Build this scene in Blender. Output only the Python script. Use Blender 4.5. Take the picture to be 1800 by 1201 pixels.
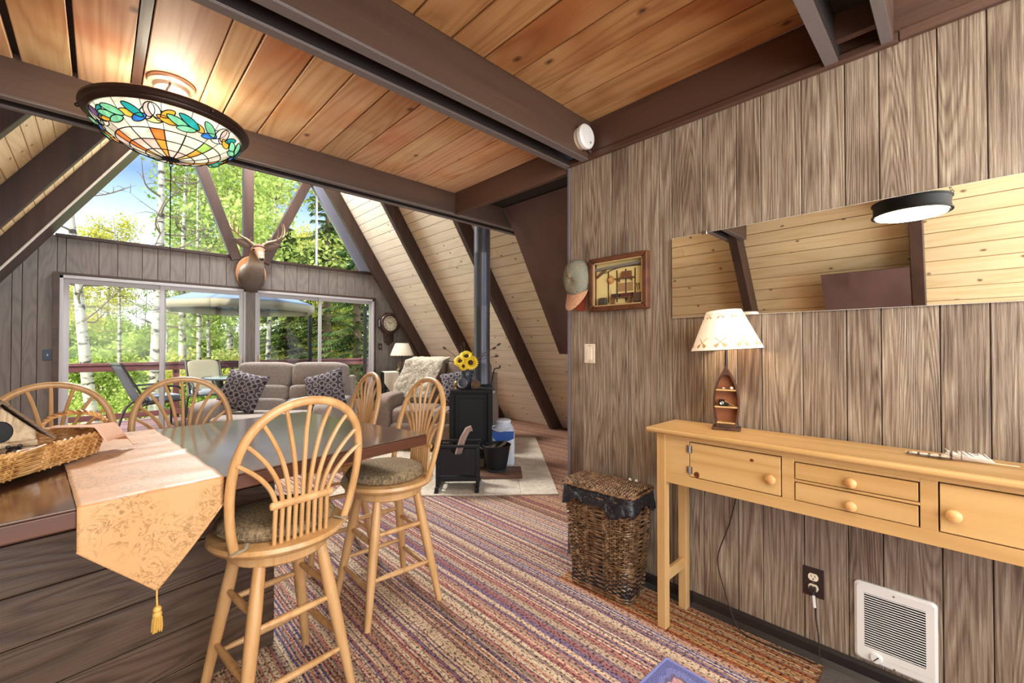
import bpy, bmesh, math, random
from math import sin, cos, pi, radians, sqrt, atan2
from mathutils import Vector, Matrix, noise as mnoise

for o in list(bpy.data.objects):
    bpy.data.objects.remove(o)
S = bpy.context.scene
COL = S.collection
random.seed(7)

# ------------------------------------------------------------------ camera, sky, sun, large lights, exposure
cam_d = bpy.data.cameras.new('camera')
cam_d.sensor_width = 36.0
cam_d.lens = 754.5 / 1800 * 36
cam_d.clip_start = 0.02
cam = bpy.data.objects.new('camera', cam_d)
COL.objects.link(cam)
cam.location = (0, 0, 1.2)
cam.rotation_euler = (radians(90.667), 0, radians(-43.88))
S.camera = cam
S.view_settings.view_transform = 'Standard'
S.view_settings.look = 'None'
S.view_settings.exposure = 0.55
S.view_settings.gamma = 1.0
S.view_settings.use_curve_mapping = False
S.cycles.max_bounces = 8
S.cycles.diffuse_bounces = 6
S.cycles.glossy_bounces = 4
S.cycles.transparent_max_bounces = 12
S.cycles.transmission_bounces = 4
S.cycles.caustics_reflective = False
S.cycles.caustics_refractive = False
S.cycles.sample_clamp_indirect = 6.0
S.cycles.use_denoising = True

W = bpy.data.worlds.new('sky')
S.world = W
W.use_nodes = True
wn = W.node_tree
wn.nodes.clear()
w_out = wn.nodes.new('ShaderNodeOutputWorld')
w_bg = wn.nodes.new('ShaderNodeBackground')
w_tc = wn.nodes.new('ShaderNodeTexCoord')
w_sep = wn.nodes.new('ShaderNodeSeparateXYZ')
w_rmp = wn.nodes.new('ShaderNodeValToRGB')
for e_, (q_, c_) in zip([w_rmp.color_ramp.elements[0], w_rmp.color_ramp.elements[1], w_rmp.color_ramp.elements.new(0.16), w_rmp.color_ramp.elements.new(0.30)],
                        ((0.0, (0.95, 0.98, 1.0, 1)), (0.9, (0.08, 0.13, 0.25, 1)), (0.16, (0.36, 0.46, 0.62, 1)), (0.30, (0.085, 0.135, 0.235, 1)))):
    e_.color = c_
    e_.position = q_
wn.links.new(w_tc.outputs['Generated'], w_sep.inputs[0])
wn.links.new(w_sep.outputs['Z'], w_rmp.inputs[0])
wn.links.new(w_rmp.outputs[0], w_bg.inputs[0])
w_bg.inputs[1].default_value = 3.2
wn.links.new(w_bg.outputs[0], w_out.inputs[0])


def light(name, kind, loc, energy, color=(1, 1, 1), rot=(0, 0, 0), **kw):
    d = bpy.data.lights.new(name, kind)
    d.energy = energy
    d.color = color
    for k, v in kw.items():
        setattr(d, k, v)
    o = bpy.data.objects.new(name, d)
    o.location = loc
    o.rotation_euler = rot
    COL.objects.link(o)
    return o


light('sun', 'SUN', (0, 0, 20), 5.6, (1.0, 0.93, 0.8), (radians(48), 0, radians(-62)), angle=0.01)
# fill light added behind the viewer to brighten the near room
light('rear_fill_light', 'AREA', (0.6, -1.5, 1.75), 68, (0.96, 0.98, 1.0), (radians(84), 0, radians(-8)),
      shape='RECTANGLE', size=3.2, size_y=1.7)
# added fill for the living area, unseen above the loft beam
light('upper_gable_fill', 'AREA', (1.40, 6.35, 4.55), 410, (0.97, 0.98, 1.0), (radians(-42), 0, 0),
      shape='RECTANGLE', size=1.7, size_y=1.1)


# ------------------------------------------------------------------ materials
def lin(c):
    r = []
    for x in c[:3]:
        x = x / 255.0
        r.append(x / 12.92 if x <= 0.04045 else ((x + 0.055) / 1.055) ** 2.4)
    return (r[0], r[1], r[2], 1.0)


class M:
    """small wrapper for building a node material"""

    def __init__(self, name, rough=0.6, metal=0.0, spec=0.5):
        self.mat = bpy.data.materials.new(name)
        self.mat.use_nodes = True
        self.nt = self.mat.node_tree
        self.b = self.nt.nodes['Principled BSDF']
        self.b.inputs['Roughness'].default_value = rough
        self.b.inputs['Metallic'].default_value = metal
        self.b.inputs['Specular IOR Level'].default_value = spec

    def n(self, typ, inp=None, **props):
        nd = self.nt.nodes.new('ShaderNode' + typ)
        for k, v in props.items():
            setattr(nd, k, v)
        for k, v in (inp or {}).items():
            if hasattr(v, 'is_output'):
                self.nt.links.new(v, nd.inputs[k])
            else:
                nd.inputs[k].default_value = v
        return nd

    def math(self, op, a, b=0.0, c=0.0, clamp=False):
        return self.n('Math', {0: a, 1: b, 2: c}, operation=op, use_clamp=clamp).outputs[0]

    def vmul(self, a, v):
        return self.n('VectorMath', {0: a, 1: v}, operation='MULTIPLY').outputs[0]

    def vadd(self, a, v):
        return self.n('VectorMath', {0: a, 1: v}, operation='ADD').outputs[0]

    def ramp(self, fac, stops, interp='LINEAR'):
        r = self.n('ValToRGB', {0: fac})
        cr = r.color_ramp
        cr.interpolation = interp
        while len(cr.elements) < len(stops):
            cr.elements.new(0.5)
        for e, (p, c) in zip(cr.elements, stops):
            e.position = p
            e.color = lin(c) if max(c[:3]) > 1.01 else tuple(c[:3]) + (1.0,)
        return r.outputs[0]

    def mix(self, fac, a, b, mode='MIX'):
        m = self.n('Mix', data_type='RGBA', blend_type=mode)
        for k, v in ((0, fac), (6, a), (7, b)):
            if hasattr(v, 'is_output'):
                self.nt.links.new(v, m.inputs[k])
            else:
                m.inputs[k].default_value = v
        return m.outputs[2]

    def obj(self):
        return self.n('TexCoord').outputs['Object']

    def rnd(self):
        return self.n('ObjectInfo').outputs['Random']

    def noise(self, vec, scale, detail=3.0, rough=0.5, dist=0.0):
        return self.n('TexNoise', {'Vector': vec, 'Scale': scale, 'Detail': detail, 'Roughness': rough,
                                   'Distortion': dist}).outputs[0]

    def color(self, c):
        if hasattr(c, 'is_output'):
            self.nt.links.new(c, self.b.inputs['Base Color'])
        else:
            self.b.inputs['Base Color'].default_value = lin(c) if max(c[:3]) > 1.01 else tuple(c[:3]) + (1.0,)

    def bump(self, h, strength=0.3, dist=0.01):
        bp = self.n('Bump', {'Height': h, 'Strength': strength, 'Distance': dist})
        self.nt.links.new(bp.outputs[0], self.b.inputs['Normal'])

    def rough(self, s):
        self.nt.links.new(s, self.b.inputs['Roughness'])


def plain(name, c, rough=0.6, metal=0.0, var=0.06, scale=25.0, bump=0.0, spec=0.5):
    m = M(name, rough, metal, spec)
    v = m.noise(m.obj(), scale, 4)
    base = lin(c)
    f = m.math('MULTIPLY_ADD', v, 2 * var, 1 - var)
    col = m.n('VectorMath', {0: base[:3], 1: (1, 1, 1)}, operation='MULTIPLY').outputs[0]
    sc = m.n('VectorMath', {0: col, 3: f}, operation='SCALE').outputs[0]
    m.color(sc)
    if bump:
        m.bump(v, bump, 0.005)
    return m.mat


def wood(name, stops, axis=1, ring=5.0, ringk=34.0, fib=0.45, rough=0.5, bump=0.15, knots=None, tint=0.12, along=0.07,
         fscale=110.0, coat=0.0, stain=None, knot_scale=2.6, warm=0.0, streak=0.0):
    """grain along one local axis; every object gets its own offset and tone"""
    m = M(name, rough)
    rnd = m.rnd()
    off = m.n('VectorMath', {0: (37.0, 19.0, 53.0), 3: rnd}, operation='SCALE').outputs[0]
    p = m.vadd(m.obj(), off)
    sc = [1.0, 1.0, 1.0]
    sc[axis] = along
    ps = m.vmul(p, tuple(sc))
    n1 = m.noise(ps, ring, 2.0, 0.5, 0.35)
    rings = m.math('POWER', m.math('MULTIPLY_ADD', m.math('SINE', m.math('MULTIPLY', n1, ringk)), 0.5, 0.5), 0.6)
    sf = [1.0, 1.0, 1.0]
    sf[axis] = 0.02
    fine = m.noise(m.vmul(p, tuple(sf)), fscale, 3.0, 0.6)
    if streak:
        sf[axis] = 0.05
        coarse = m.noise(m.vmul(p, tuple(sf)), 105.0, 4.0, 0.65, 0.3)
        fine = m.math('MULTIPLY_ADD', m.math('SUBTRACT', m.math('MULTIPLY_ADD', coarse, 0.6, m.math('MULTIPLY', fine, 0.4)), 0.5), streak, 0.5)
    fac = m.math('ADD', m.math('MULTIPLY', rings, 1 - fib), m.math('MULTIPLY', fine, fib))
    col = m.ramp(fac, stops)
    if stain:
        sm = m.noise(m.vmul(p, (1, 1, 1)), 1.3, 3.0, 0.55, 0.4)
        sr = m.ramp(sm, [(0.50, (0, 0, 0)), (0.66, (1, 1, 1))])
        col = m.mix(m.math('MULTIPLY', sr, stain[1]), col, lin(stain[0]), 'MULTIPLY')
    if knots:
        sp3 = m.n('SeparateXYZ', {0: p})
        acr = {0: 1, 1: (2 if name in ('pale_pine', 'lamp_tinted_pine') else 0), 2: 1}[axis]
        v2 = m.n('CombineXYZ', {0: sp3.outputs[acr], 1: m.math('MULTIPLY', sp3.outputs[axis], 0.6), 2: 0.0}).outputs[0]
        wv = m.n('VectorMath', {0: m.n('TexNoise', {'Vector': p, 'Scale': 30.0}).outputs['Color'], 1: (0.012, 0.012, 0.0)}, operation='MULTIPLY').outputs[0]
        vo = m.n('TexVoronoi', {'Vector': m.vadd(v2, wv), 'Scale': knot_scale, 'Randomness': 1.0}, voronoi_dimensions='2D')
        kr = m.ramp(vo.outputs['Distance'], [(0.0, (1, 1, 1)), (0.02, (0.75, 0.75, 0.75)), (0.05, (0.0, 0.0, 0.0))])
        col = m.mix(kr, col, lin(knots))
    tone = m.math('MULTIPLY_ADD', m.math('FRACT', m.math('MULTIPLY', rnd, 7.31)), 2 * tint, 1 - tint)
    col = m.n('VectorMath', {0: col, 3: tone}, operation='SCALE').outputs[0]
    if warm:
        hs = m.n('HueSaturation', {'Color': col, 'Hue': m.math('MULTIPLY_ADD', rnd, warm, 0.5 - warm / 2)})
        col = hs.outputs[0]
    m.color(col)
    if bump:
        m.bump(fac, bump, 0.004)
    if coat:
        m.b.inputs['Coat Weight'].default_value = coat
        m.b.inputs['Coat Roughness'].default_value = 0.12
    return m.mat


MT = {}
MT['panel'] = wood('weathered_panel', [(0.12, (74, 56, 44)), (0.38, (116, 98, 82)), (0.62, (148, 131, 112)), (0.9, (186, 172, 152))],
                   axis=2, ring=6, ringk=210, fib=0.78, rough=0.40, bump=0.6, tint=0.06, along=0.05, fscale=180, streak=2.0,
                   stain=((150, 128, 122), 0.7))
MT['gable'] = wood('gable_panel', [(0.0, (90, 82, 78)), (0.4, (120, 112, 106)), (1.0, (150, 142, 132))],
                   axis=2, ring=4, ringk=70, fib=0.75, rough=0.5, bump=0.3, tint=0.05, along=0.2, fscale=150, streak=1.3)
MT['ceil'] = wood('ceiling_pine', [(0.0, (178, 132, 92)), (0.35, (202, 160, 118)), (0.75, (220, 184, 142)), (1.0, (230, 200, 162))],
                  axis=1, ring=4, ringk=100, fib=0.6, rough=0.55, bump=0.06, knots=(96, 52, 30), tint=0.16, along=0.08,
                  stain=((240, 190, 160), 0.8), warm=0.022)
MT['ceil_old'] = wood('stained_pine', [(0.0, (134, 90, 52)), (0.4, (172, 126, 80)), (1.0, (196, 154, 104))],
                      axis=1, ring=4, ringk=100, fib=0.6, rough=0.5, bump=0.06, knots=(70, 34, 18), tint=0.08, along=0.07,
                      stain=((206, 158, 120), 0.8))
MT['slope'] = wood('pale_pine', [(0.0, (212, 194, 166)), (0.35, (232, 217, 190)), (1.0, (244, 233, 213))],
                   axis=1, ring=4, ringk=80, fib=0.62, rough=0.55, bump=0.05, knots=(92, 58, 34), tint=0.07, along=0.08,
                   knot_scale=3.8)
MT['slope_w'] = wood('lamp_tinted_pine', [(0.0, (192, 162, 116)), (0.35, (214, 188, 142)), (1.0, (230, 208, 166))],
                    axis=1, ring=4, ringk=80, fib=0.62, rough=0.55, bump=0.05, knots=(92, 58, 34), tint=0.08, along=0.08, knot_scale=3.8)  # west slope pine with the warm lamplight put into its colour
MT['beam'] = wood('brown_beam', [(0.0, (54, 38, 30)), (0.5, (74, 54, 43)), (1.0, (92, 70, 56))],
                  axis=0, ring=4, ringk=20, fib=0.6, rough=0.45, bump=0.15, tint=0.06)
MT['rafter'] = wood('brown_rafter', [(0.0, (44, 29, 23)), (0.5, (62, 42, 34)), (1.0, (80, 56, 46))],
                    axis=2, ring=4, ringk=20, fib=0.6, rough=0.45, bump=0.15, tint=0.06)
MT['rim'] = wood('brown_joist', [(0.0, (58, 39, 31)), (0.5, (80, 55, 44)), (1.0, (100, 72, 58))],
                 axis=1, ring=4, ringk=24, fib=0.6, rough=0.42, bump=0.12, tint=0.05)
MT['worn'] = plain('worn_grey_paint', (112, 104, 102), 0.5, var=0.15, scale=60, bump=0.2)
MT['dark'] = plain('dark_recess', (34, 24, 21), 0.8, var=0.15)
MT['ply'] = wood('brown_plywood', [(0.0, (78, 56, 52)), (0.5, (92, 68, 64)), (1.0, (106, 80, 74))], axis=2, ring=3, ringk=18,
                 fib=0.5, rough=0.42, bump=0.08, tint=0.02)
MT['tabletop'] = wood('walnut_top', [(0.0, (50, 30, 22)), (0.5, (76, 48, 34)), (1.0, (98, 64, 44))], axis=0, ring=5, ringk=30,
                      fib=0.5, rough=0.22, bump=0.02, tint=0.0, coat=1.0)
MT['tabledge'] = wood('walnut_edge', [(0.0, (66, 36, 22)), (0.5, (90, 52, 32)), (1.0, (110, 66, 42))], axis=0, ring=5,
                      ringk=30, fib=0.5, rough=0.4, bump=0.05, tint=0.0)
MT['board'] = wood('grey_base_board', [(0.0, (52, 38, 28)), (0.4, (78, 59, 44)), (1.0, (108, 86, 66))], axis=0, ring=5,
                   ringk=150, fib=0.6, rough=0.5, bump=0.35, tint=0.10, along=0.10, fscale=150)
MT['oak'] = wood('honey_oak', [(0.0, (170, 124, 74)), (0.5, (196, 152, 100)), (1.0, (212, 172, 122))], axis=2, ring=9, ringk=22,
                 fib=0.6, rough=0.34, bump=0.04, tint=0.04, along=0.1)
MT['pine'] = wood('yellow_pine', [(0.0, (174, 134, 80)), (0.4, (192, 153, 98)), (1.0, (203, 166, 112))], axis=1, ring=6,
                  ringk=26, fib=0.35, rough=0.38, bump=0.03, tint=0.03, along=0.05)
MT['pine_v'] = wood('yellow_pine_upright', [(0.0, (178, 137, 82)), (0.4, (196, 156, 102)), (1.0, (208, 170, 116))], axis=2,
                    ring=6, ringk=26, fib=0.35, rough=0.38, bump=0.03, tint=0.03, along=0.05)
MT['pine_knot'] = wood('knotty_pine', [(0.0, (176, 135, 80)), (0.4, (194, 155, 98)), (1.0, (205, 168, 112))], axis=1, ring=6,
                       ringk=26, fib=0.35, rough=0.38, bump=0.03, tint=0.02, along=0.05)
MT['knot'] = plain('knot_brown', (98, 46, 22), 0.5)
MT['knob'] = wood('knob_wood', [(0.0, (176, 122, 66)), (0.5, (204, 152, 92)), (1.0, (222, 176, 116))], axis=0, ring=14, ringk=30,
                  fib=0.4, rough=0.35, bump=0.03, tint=0.03, along=0.3)
MT['white'] = plain('white_enamel', (226, 224, 218), 0.35, var=0.02)
MT['alu'] = plain('white_aluminium', (196, 194, 196), 0.4, var=0.03)
MT['ivory'] = plain('ivory_plastic', (228, 214, 188), 0.4, var=0.02)
MT['black'] = plain('black_iron', (18, 17, 18), 0.6, var=0.2, spec=0.3)
MT['blackwood'] = plain('black_paint', (22, 21, 22), 0.55, var=0.12, spec=0.3)
MT['chrome'] = plain('bright_steel', (190, 190, 190), 0.25, 1.0, var=0.04)
MT['bronze'] = plain('dark_bronze', (46, 30, 24), 0.35, 0.3, var=0.1)
MT['brownplastic'] = plain('brown_plastic', (44, 30, 24), 0.45, var=0.06)
MT['greytrim'] = plain('grey_trim', (112, 104, 110), 0.4, var=0.06)
MT['bluegrey'] = plain('blue_grey_trim', (126, 128, 144), 0.5, var=0.05)
MT['baseboard'] = plain('brown_rubber_base', (36, 30, 29), 0.4, var=0.12)


def carpet():
    m = M('striped_carpet', 0.95, spec=0.1)
    p = m.obj()
    sep = m.n('SeparateXYZ', {0: p})
    wob = m.noise(m.vmul(p, (1, 0.6, 1)), 9.0, 2)
    x = m.math('MULTIPLY_ADD', wob, 0.010, sep.outputs[0])
    i1 = m.math('FLOOR', m.math('DIVIDE', x, 0.0078))
    i2 = m.math('FLOOR', m.math('DIVIDE', x, 0.031))
    r1 = m.n('TexWhiteNoise', {'W': i1}, noise_dimensions='1D').outputs[0]
    r2 = m.n('TexWhiteNoise', {'W': i2}, noise_dimensions='1D').outputs[0]
    r = m.math('FRACT', m.math('ADD', m.math('MULTIPLY', r1, 0.62), m.math('MULTIPLY', r2, 0.62)))
    A = [(0.0, (104, 100, 142)), (0.09, (214, 192, 162)), (0.2, (158, 104, 100)), (0.3, (186, 160, 136)), (0.4, (128, 106, 124)),
         (0.48, (208, 182, 154)), (0.58, (192, 134, 116)), (0.67, (150, 128, 118)), (0.76, (224, 206, 176)), (0.84, (160, 112, 116)),
         (0.92, (204, 168, 140))]
    B = [(0.0, (176, 98, 48)), (0.14, (206, 174, 124)), (0.28, (150, 86, 56)), (0.42, (190, 146, 100)), (0.56, (162, 124, 102)),
         (0.68, (204, 170, 120)), (0.8, (176, 96, 56)), (0.9, (142, 110, 94))]
    D = [(0.0, (150, 96, 72)), (0.2, (178, 132, 100)), (0.4, (132, 92, 74)), (0.55, (192, 150, 116)), (0.7, (156, 110, 88)),
         (0.85, (120, 86, 74))]
    ca = m.ramp(r, A, 'CONSTANT')
    cb = m.ramp(r, B, 'CONSTANT')
    cd = m.ramp(r, D, 'CONSTANT')
    near_wall = m.math('MULTIPLY', m.math('GREATER_THAN', x, 1.735), m.math('LESS_THAN', sep.outputs[1], 1.45))
    far = m.math('MULTIPLY', m.math('GREATER_THAN', x, 2.3), m.math('GREATER_THAN', sep.outputs[1], 1.45))
    left = m.math('LESS_THAN', x, 0.42)
    c = m.mix(near_wall, ca, cb)
    c = m.mix(m.math('MULTIPLY', left, 0.6), c, cb)
    c = m.mix(m.math('MULTIPLY', far, 0.85), c, cd)
    fl = m.noise(m.vmul(p, (1.0, 0.55, 1.0)), 125.0, 2.0, 0.75)
    flr = m.ramp(fl, [(0.41, (0.16, 0.15, 0.17)), (0.48, (0.92, 0.92, 0.92)), (0.72, (1.0, 1.0, 1.0))])
    c = m.mix(1.0, c, flr, 'MULTIPLY')
    m.color(c)
    m.bump(fl, 0.9, 0.006)
    return m.mat


MT['carpet'] = carpet()


def fabric(name, c1, c2, scale=180.0, rough=0.9, bump=0.35, spec=0.15, aniso=(1, 1, 1), sheen=0.0):
    m = M(name, rough, spec=spec)
    p = m.vmul(m.obj(), aniso)
    a = m.noise(p, scale, 2, 0.6)
    b = m.noise(p, 3.0, 3)
    f = m.math('ADD', m.math('MULTIPLY', a, 0.7), m.math('MULTIPLY', b, 0.3))
    m.color(m.ramp(f, [(0.3, c1), (0.7, c2)]))
    m.bump(a, bump, 0.003)
    if sheen:
        m.b.inputs['Sheen Weight'].default_value = sheen
    return m.mat


MT['tweed'] = fabric('tweed_cushion', (64, 58, 50), (176, 150, 112), 120, aniso=(1, 1, 0.3))
MT['sofa'] = fabric('taupe_microfibre', (136, 124, 116), (172, 160, 150), 60, bump=0.15, sheen=0.15)
MT['sofa_b'] = fabric('brown_microfibre', (116, 98, 86), (152, 132, 118), 60, bump=0.15, sheen=0.15)
MT['throw'] = fabric('knit_throw', (120, 106, 86), (232, 222, 200), 55, bump=0.9)
MT['linen'] = fabric('cream_linen', (214, 206, 186), (232, 226, 208), 160, bump=0.1)
MT['napkin'] = fabric('peach_napkin', (222, 176, 148), (236, 194, 166), 160, bump=0.08)
MT['sling'] = fabric('grey_sling', (70, 70, 78), (104, 104, 112), 160)
MT['canvas'] = fabric('blue_grey_canvas', (100, 116, 142), (122, 138, 162), 120, bump=0.05)
MT['canvas_under'] = fabric('tan_canvas', (146, 138, 120), (166, 158, 138), 120, bump=0.05)
MT['hatcloth'] = fabric('washed_sage_cloth', (108, 108, 92), (142, 140, 122), 220, bump=0.15)
MT['brim'] = fabric('faded_brown_brim', (150, 106, 78), (196, 150, 116), 90, bump=0.15)
MT['matgrey'] = fabric('grey_doormat', (62, 56, 54), (98, 88, 82), 200, bump=0.8)


def damask():
    m = M('peach_damask', 0.45, spec=0.35)
    p = m.obj()
    n = m.noise(p, 30.0, 3.0, 0.55, 1.8)
    line = m.math('ABSOLUTE', m.math('SUBTRACT', n, 0.5))
    k = m.ramp(line, [(0.0, (1, 1, 1)), (0.02, (0.6, 0.6, 0.6)), (0.045, (0, 0, 0))])
    big = m.ramp(m.noise(p, 9.0, 1.0), [(0.40, (0, 0, 0)), (0.50, (1, 1, 1))])
    f = m.math('MULTIPLY', k, m.math('MULTIPLY', big, 0.75))
    m.color(m.mix(f, lin((204, 154, 104)), lin((118, 96, 52))))
    m.bump(m.noise(p, 300, 2), 0.1, 0.002)
    m.b.inputs['Sheen Weight'].default_value = 0.1
    return m.mat


MT['damask'] = damask()


def pillowmat():
    m = M('ring_pattern_pillow', 0.85, spec=0.15)
    p = m.vmul(m.obj(), (1, 0.05, 1))
    vo = m.n('TexVoronoi', {'Vector': p, 'Scale': 15.0, 'Randomness': 0.22})
    d = vo.outputs['Distance']
    c = m.ramp(d, [(0.0, (48, 44, 50)), (0.22, (52, 47, 53)), (0.28, (92, 82, 86)), (0.37, (84, 76, 80)), (0.41, (166, 158, 152)),
                   (0.46, (158, 150, 146)), (0.50, (78, 72, 80)), (0.8, (70, 64, 74))])
    m.color(c)
    m.bump(m.noise(m.obj(), 220, 2), 0.2, 0.002)
    return m.mat


MT['pillow'] = pillowmat()


def wickermat(name, c1, c2, c3, rough=0.45):
    m = M(name, rough)
    p = m.obj()
    a = m.noise(p, 34.0, 2)
    m.color(m.ramp(a, [(0.28, c1), (0.48, c2), (0.75, c3)]))
    m.bump(m.noise(p, 200, 2), 0.3, 0.002)
    return m.mat


MT['wicker_dark'] = wickermat('brown_wicker', (66, 44, 28), (108, 80, 56), (160, 128, 96), 0.28)
MT['wicker_light'] = wickermat('honey_wicker', (148, 100, 48), (206, 156, 92), (232, 192, 132))


def bagmat():
    m = M('black_bin_liner', 0.28)
    n = m.noise(m.obj(), 14.0, 5, 0.6, 0.6)
    m.color(m.ramp(n, [(0.3, (18, 18, 22)), (0.7, (40, 40, 46))]))
    m.bump(n, 0.9, 0.03)
    return m.mat


MT['bag'] = bagmat()


def marble():
    m = M('cream_marble_tile', 0.35)
    p = m.vadd(m.obj(), m.n('VectorMath', {0: (31.0, 17.0, 5.0), 3: m.rnd()}, operation='SCALE').outputs[0])
    n = m.noise(p, 9.0, 4, 0.6, 1.2)
    v = m.math('ABSOLUTE', m.math('SUBTRACT', n, 0.5))
    k = m.ramp(v, [(0.0, (1, 1, 1)), (0.012, (0.6, 0.6, 0.6)), (0.035, (0, 0, 0))])
    c = m.ramp(m.noise(p, 4, 3), [(0.3, (196, 180, 158)), (0.7, (222, 210, 190))])
    m.color(m.mix(m.math('MULTIPLY', k, 0.55), c, lin((146, 116, 92))))
    return m.mat


MT['marble'] = marble()


def emit(name, c, strength, base=None):
    m = M(name, 0.5)
    m.color(base or c)
    m.b.inputs['Emission Color'].default_value = lin(c)
    m.b.inputs['Emission Strength'].default_value = strength
    return m.mat


def artglass(name, c, strength):
    """opal glass lit from the bulb behind it"""
    m = M(name, 0.25)
    p = m.vadd(m.obj(), m.n('VectorMath', {0: (11.0, 7.0, 3.0), 3: m.rnd()}, operation='SCALE').outputs[0])
    n = m.noise(p, 14.0, 3, 0.5, 1.0)
    base = lin(c)
    lo = tuple(x * 0.62 for x in base[:3])
    hi = tuple(min(1, x * 1.25 + 0.02) for x in base[:3])
    col = m.ramp(n, [(0.3, lo), (0.7, hi)])
    m.color(col)
    m.nt.links.new(col, m.b.inputs['Emission Color'])
    m.b.inputs['Emission Strength'].default_value = strength
    return m.mat


AG = {}
for k_, c_, s_ in (('opal', (250, 234, 206), 0.55), ('amber', (226, 158, 48), 0.7), ('orange', (222, 120, 46), 0.7),
                   ('green', (120, 200, 150), 0.6), ('lime', (160, 200, 90), 0.6), ('teal', (14, 146, 140), 0.6),
                   ('blue', (44, 120, 200), 0.6), ('purple', (120, 78, 130), 0.6), ('pink', (246, 208, 190), 0.55),
                   ('yellow', (240, 222, 130), 0.7)):
    AG[k_] = artglass('art_glass_' + k_, c_, s_)


def glassmat():
    m = bpy.data.materials.new('window_glass')
    m.use_nodes = True
    nt = m.node_tree
    nt.nodes.clear()
    out = nt.nodes.new('ShaderNodeOutputMaterial')
    mx = nt.nodes.new('ShaderNodeMixShader')
    tr = nt.nodes.new('ShaderNodeBsdfTransparent')
    tr.inputs[0].default_value = (0.95, 0.97, 0.96, 1)
    gl = nt.nodes.new('ShaderNodeBsdfGlossy')
    gl.inputs['Roughness'].default_value = 0.02
    fr = nt.nodes.new('ShaderNodeFresnel')
    fr.inputs[0].default_value = 1.2
    nt.links.new(fr.outputs[0], mx.inputs[0])
    nt.links.new(tr.outputs[0], mx.inputs[1])
    nt.links.new(gl.outputs[0], mx.inputs[2])
    nt.links.new(mx.outputs[0], out.inputs[0])
    return m


MT['glass'] = glassmat()
mm = M('mirror_silver', 0.01, 1.0)
mm.color((0.93, 0.94, 0.92))
MT['mirror'] = mm.mat


def leafmat(name, c1, c2, c3):
    m = bpy.data.materials.new(name)
    m.use_nodes = True
    nt = m.node_tree
    w = M.__new__(M)
    w.mat, w.nt = m, nt
    w.b = nt.nodes['Principled BSDF']
    n = w.noise(w.obj(), 2.2, 5, 0.7)
    r = w.math('MULTIPLY_ADD', w.rnd(), 0.24, w.math('SUBTRACT', n, 0.12))
    col = w.ramp(r, [(0.34, c1), (0.5, c2), (0.66, c3)])
    nt.nodes.remove(w.b)
    out = [x for x in nt.nodes if x.type == 'OUTPUT_MATERIAL'][0]
    d = nt.nodes.new('ShaderNodeBsdfDiffuse')
    t = nt.nodes.new('ShaderNodeBsdfTranslucent')
    mx = nt.nodes.new('ShaderNodeMixShader')
    mx.inputs[0].default_value = 0.42
    nt.links.new(col, d.inputs[0])
    nt.links.new(col, t.inputs[0])
    nt.links.new(d.outputs[0], mx.inputs[1])
    nt.links.new(t.outputs[0], mx.inputs[2])
    nt.links.new(mx.outputs[0], out.inputs[0])
    return m


MT['leaf'] = leafmat('aspen_leaf', (112, 132, 62), (158, 176, 92), (204, 212, 140))
MT['leaf_y'] = leafmat('autumn_leaf', (150, 150, 62), (192, 186, 92), (222, 214, 134))
MT['needle'] = leafmat('fir_needle', (34, 56, 34), (62, 86, 50), (120, 134, 76))
MT['grass'] = leafmat('meadow_grass', (130, 150, 86), (176, 188, 118), (210, 212, 160))


def bark():
    m = M('aspen_bark', 0.8)
    p = m.obj()
    n = m.noise(m.vmul(p, (1, 1, 2.6)), 3.2, 4, 0.6, 0.3)
    k = m.ramp(n, [(0.0, (48, 42, 38)), (0.40, (60, 52, 46)), (0.46, (158, 152, 142)), (1.0, (192, 188, 178))])
    m.color(k)
    m.bump(n, 0.4, 0.03)
    return m.mat


MT['bark'] = bark()
MT['barkbrown'] = plain('brown_bark', (112, 92, 74), 0.9, var=0.25, scale=12, bump=0.5)
MT['twig'] = plain('grey_twig', (104, 88, 74), 0.9, var=0.2)
MT['deck'] = wood('red_deck', [(0.0, (92, 62, 66)), (0.5, (124, 92, 96)), (1.0, (156, 126, 128))], axis=0, ring=4, ringk=24, fib=0.6,
                  rough=0.6, bump=0.2, tint=0.08)
MT['rail'] = wood('maroon_rail', [(0.0, (84, 44, 46)), (0.5, (108, 62, 62)), (1.0, (134, 84, 82))], axis=0, ring=4, ringk=24,
                  fib=0.6, rough=0.55, bump=0.2, tint=0.08)
MT['earth'] = plain('forest_floor', (150, 148, 92), 1.0, var=0.3, scale=3.0)


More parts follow.
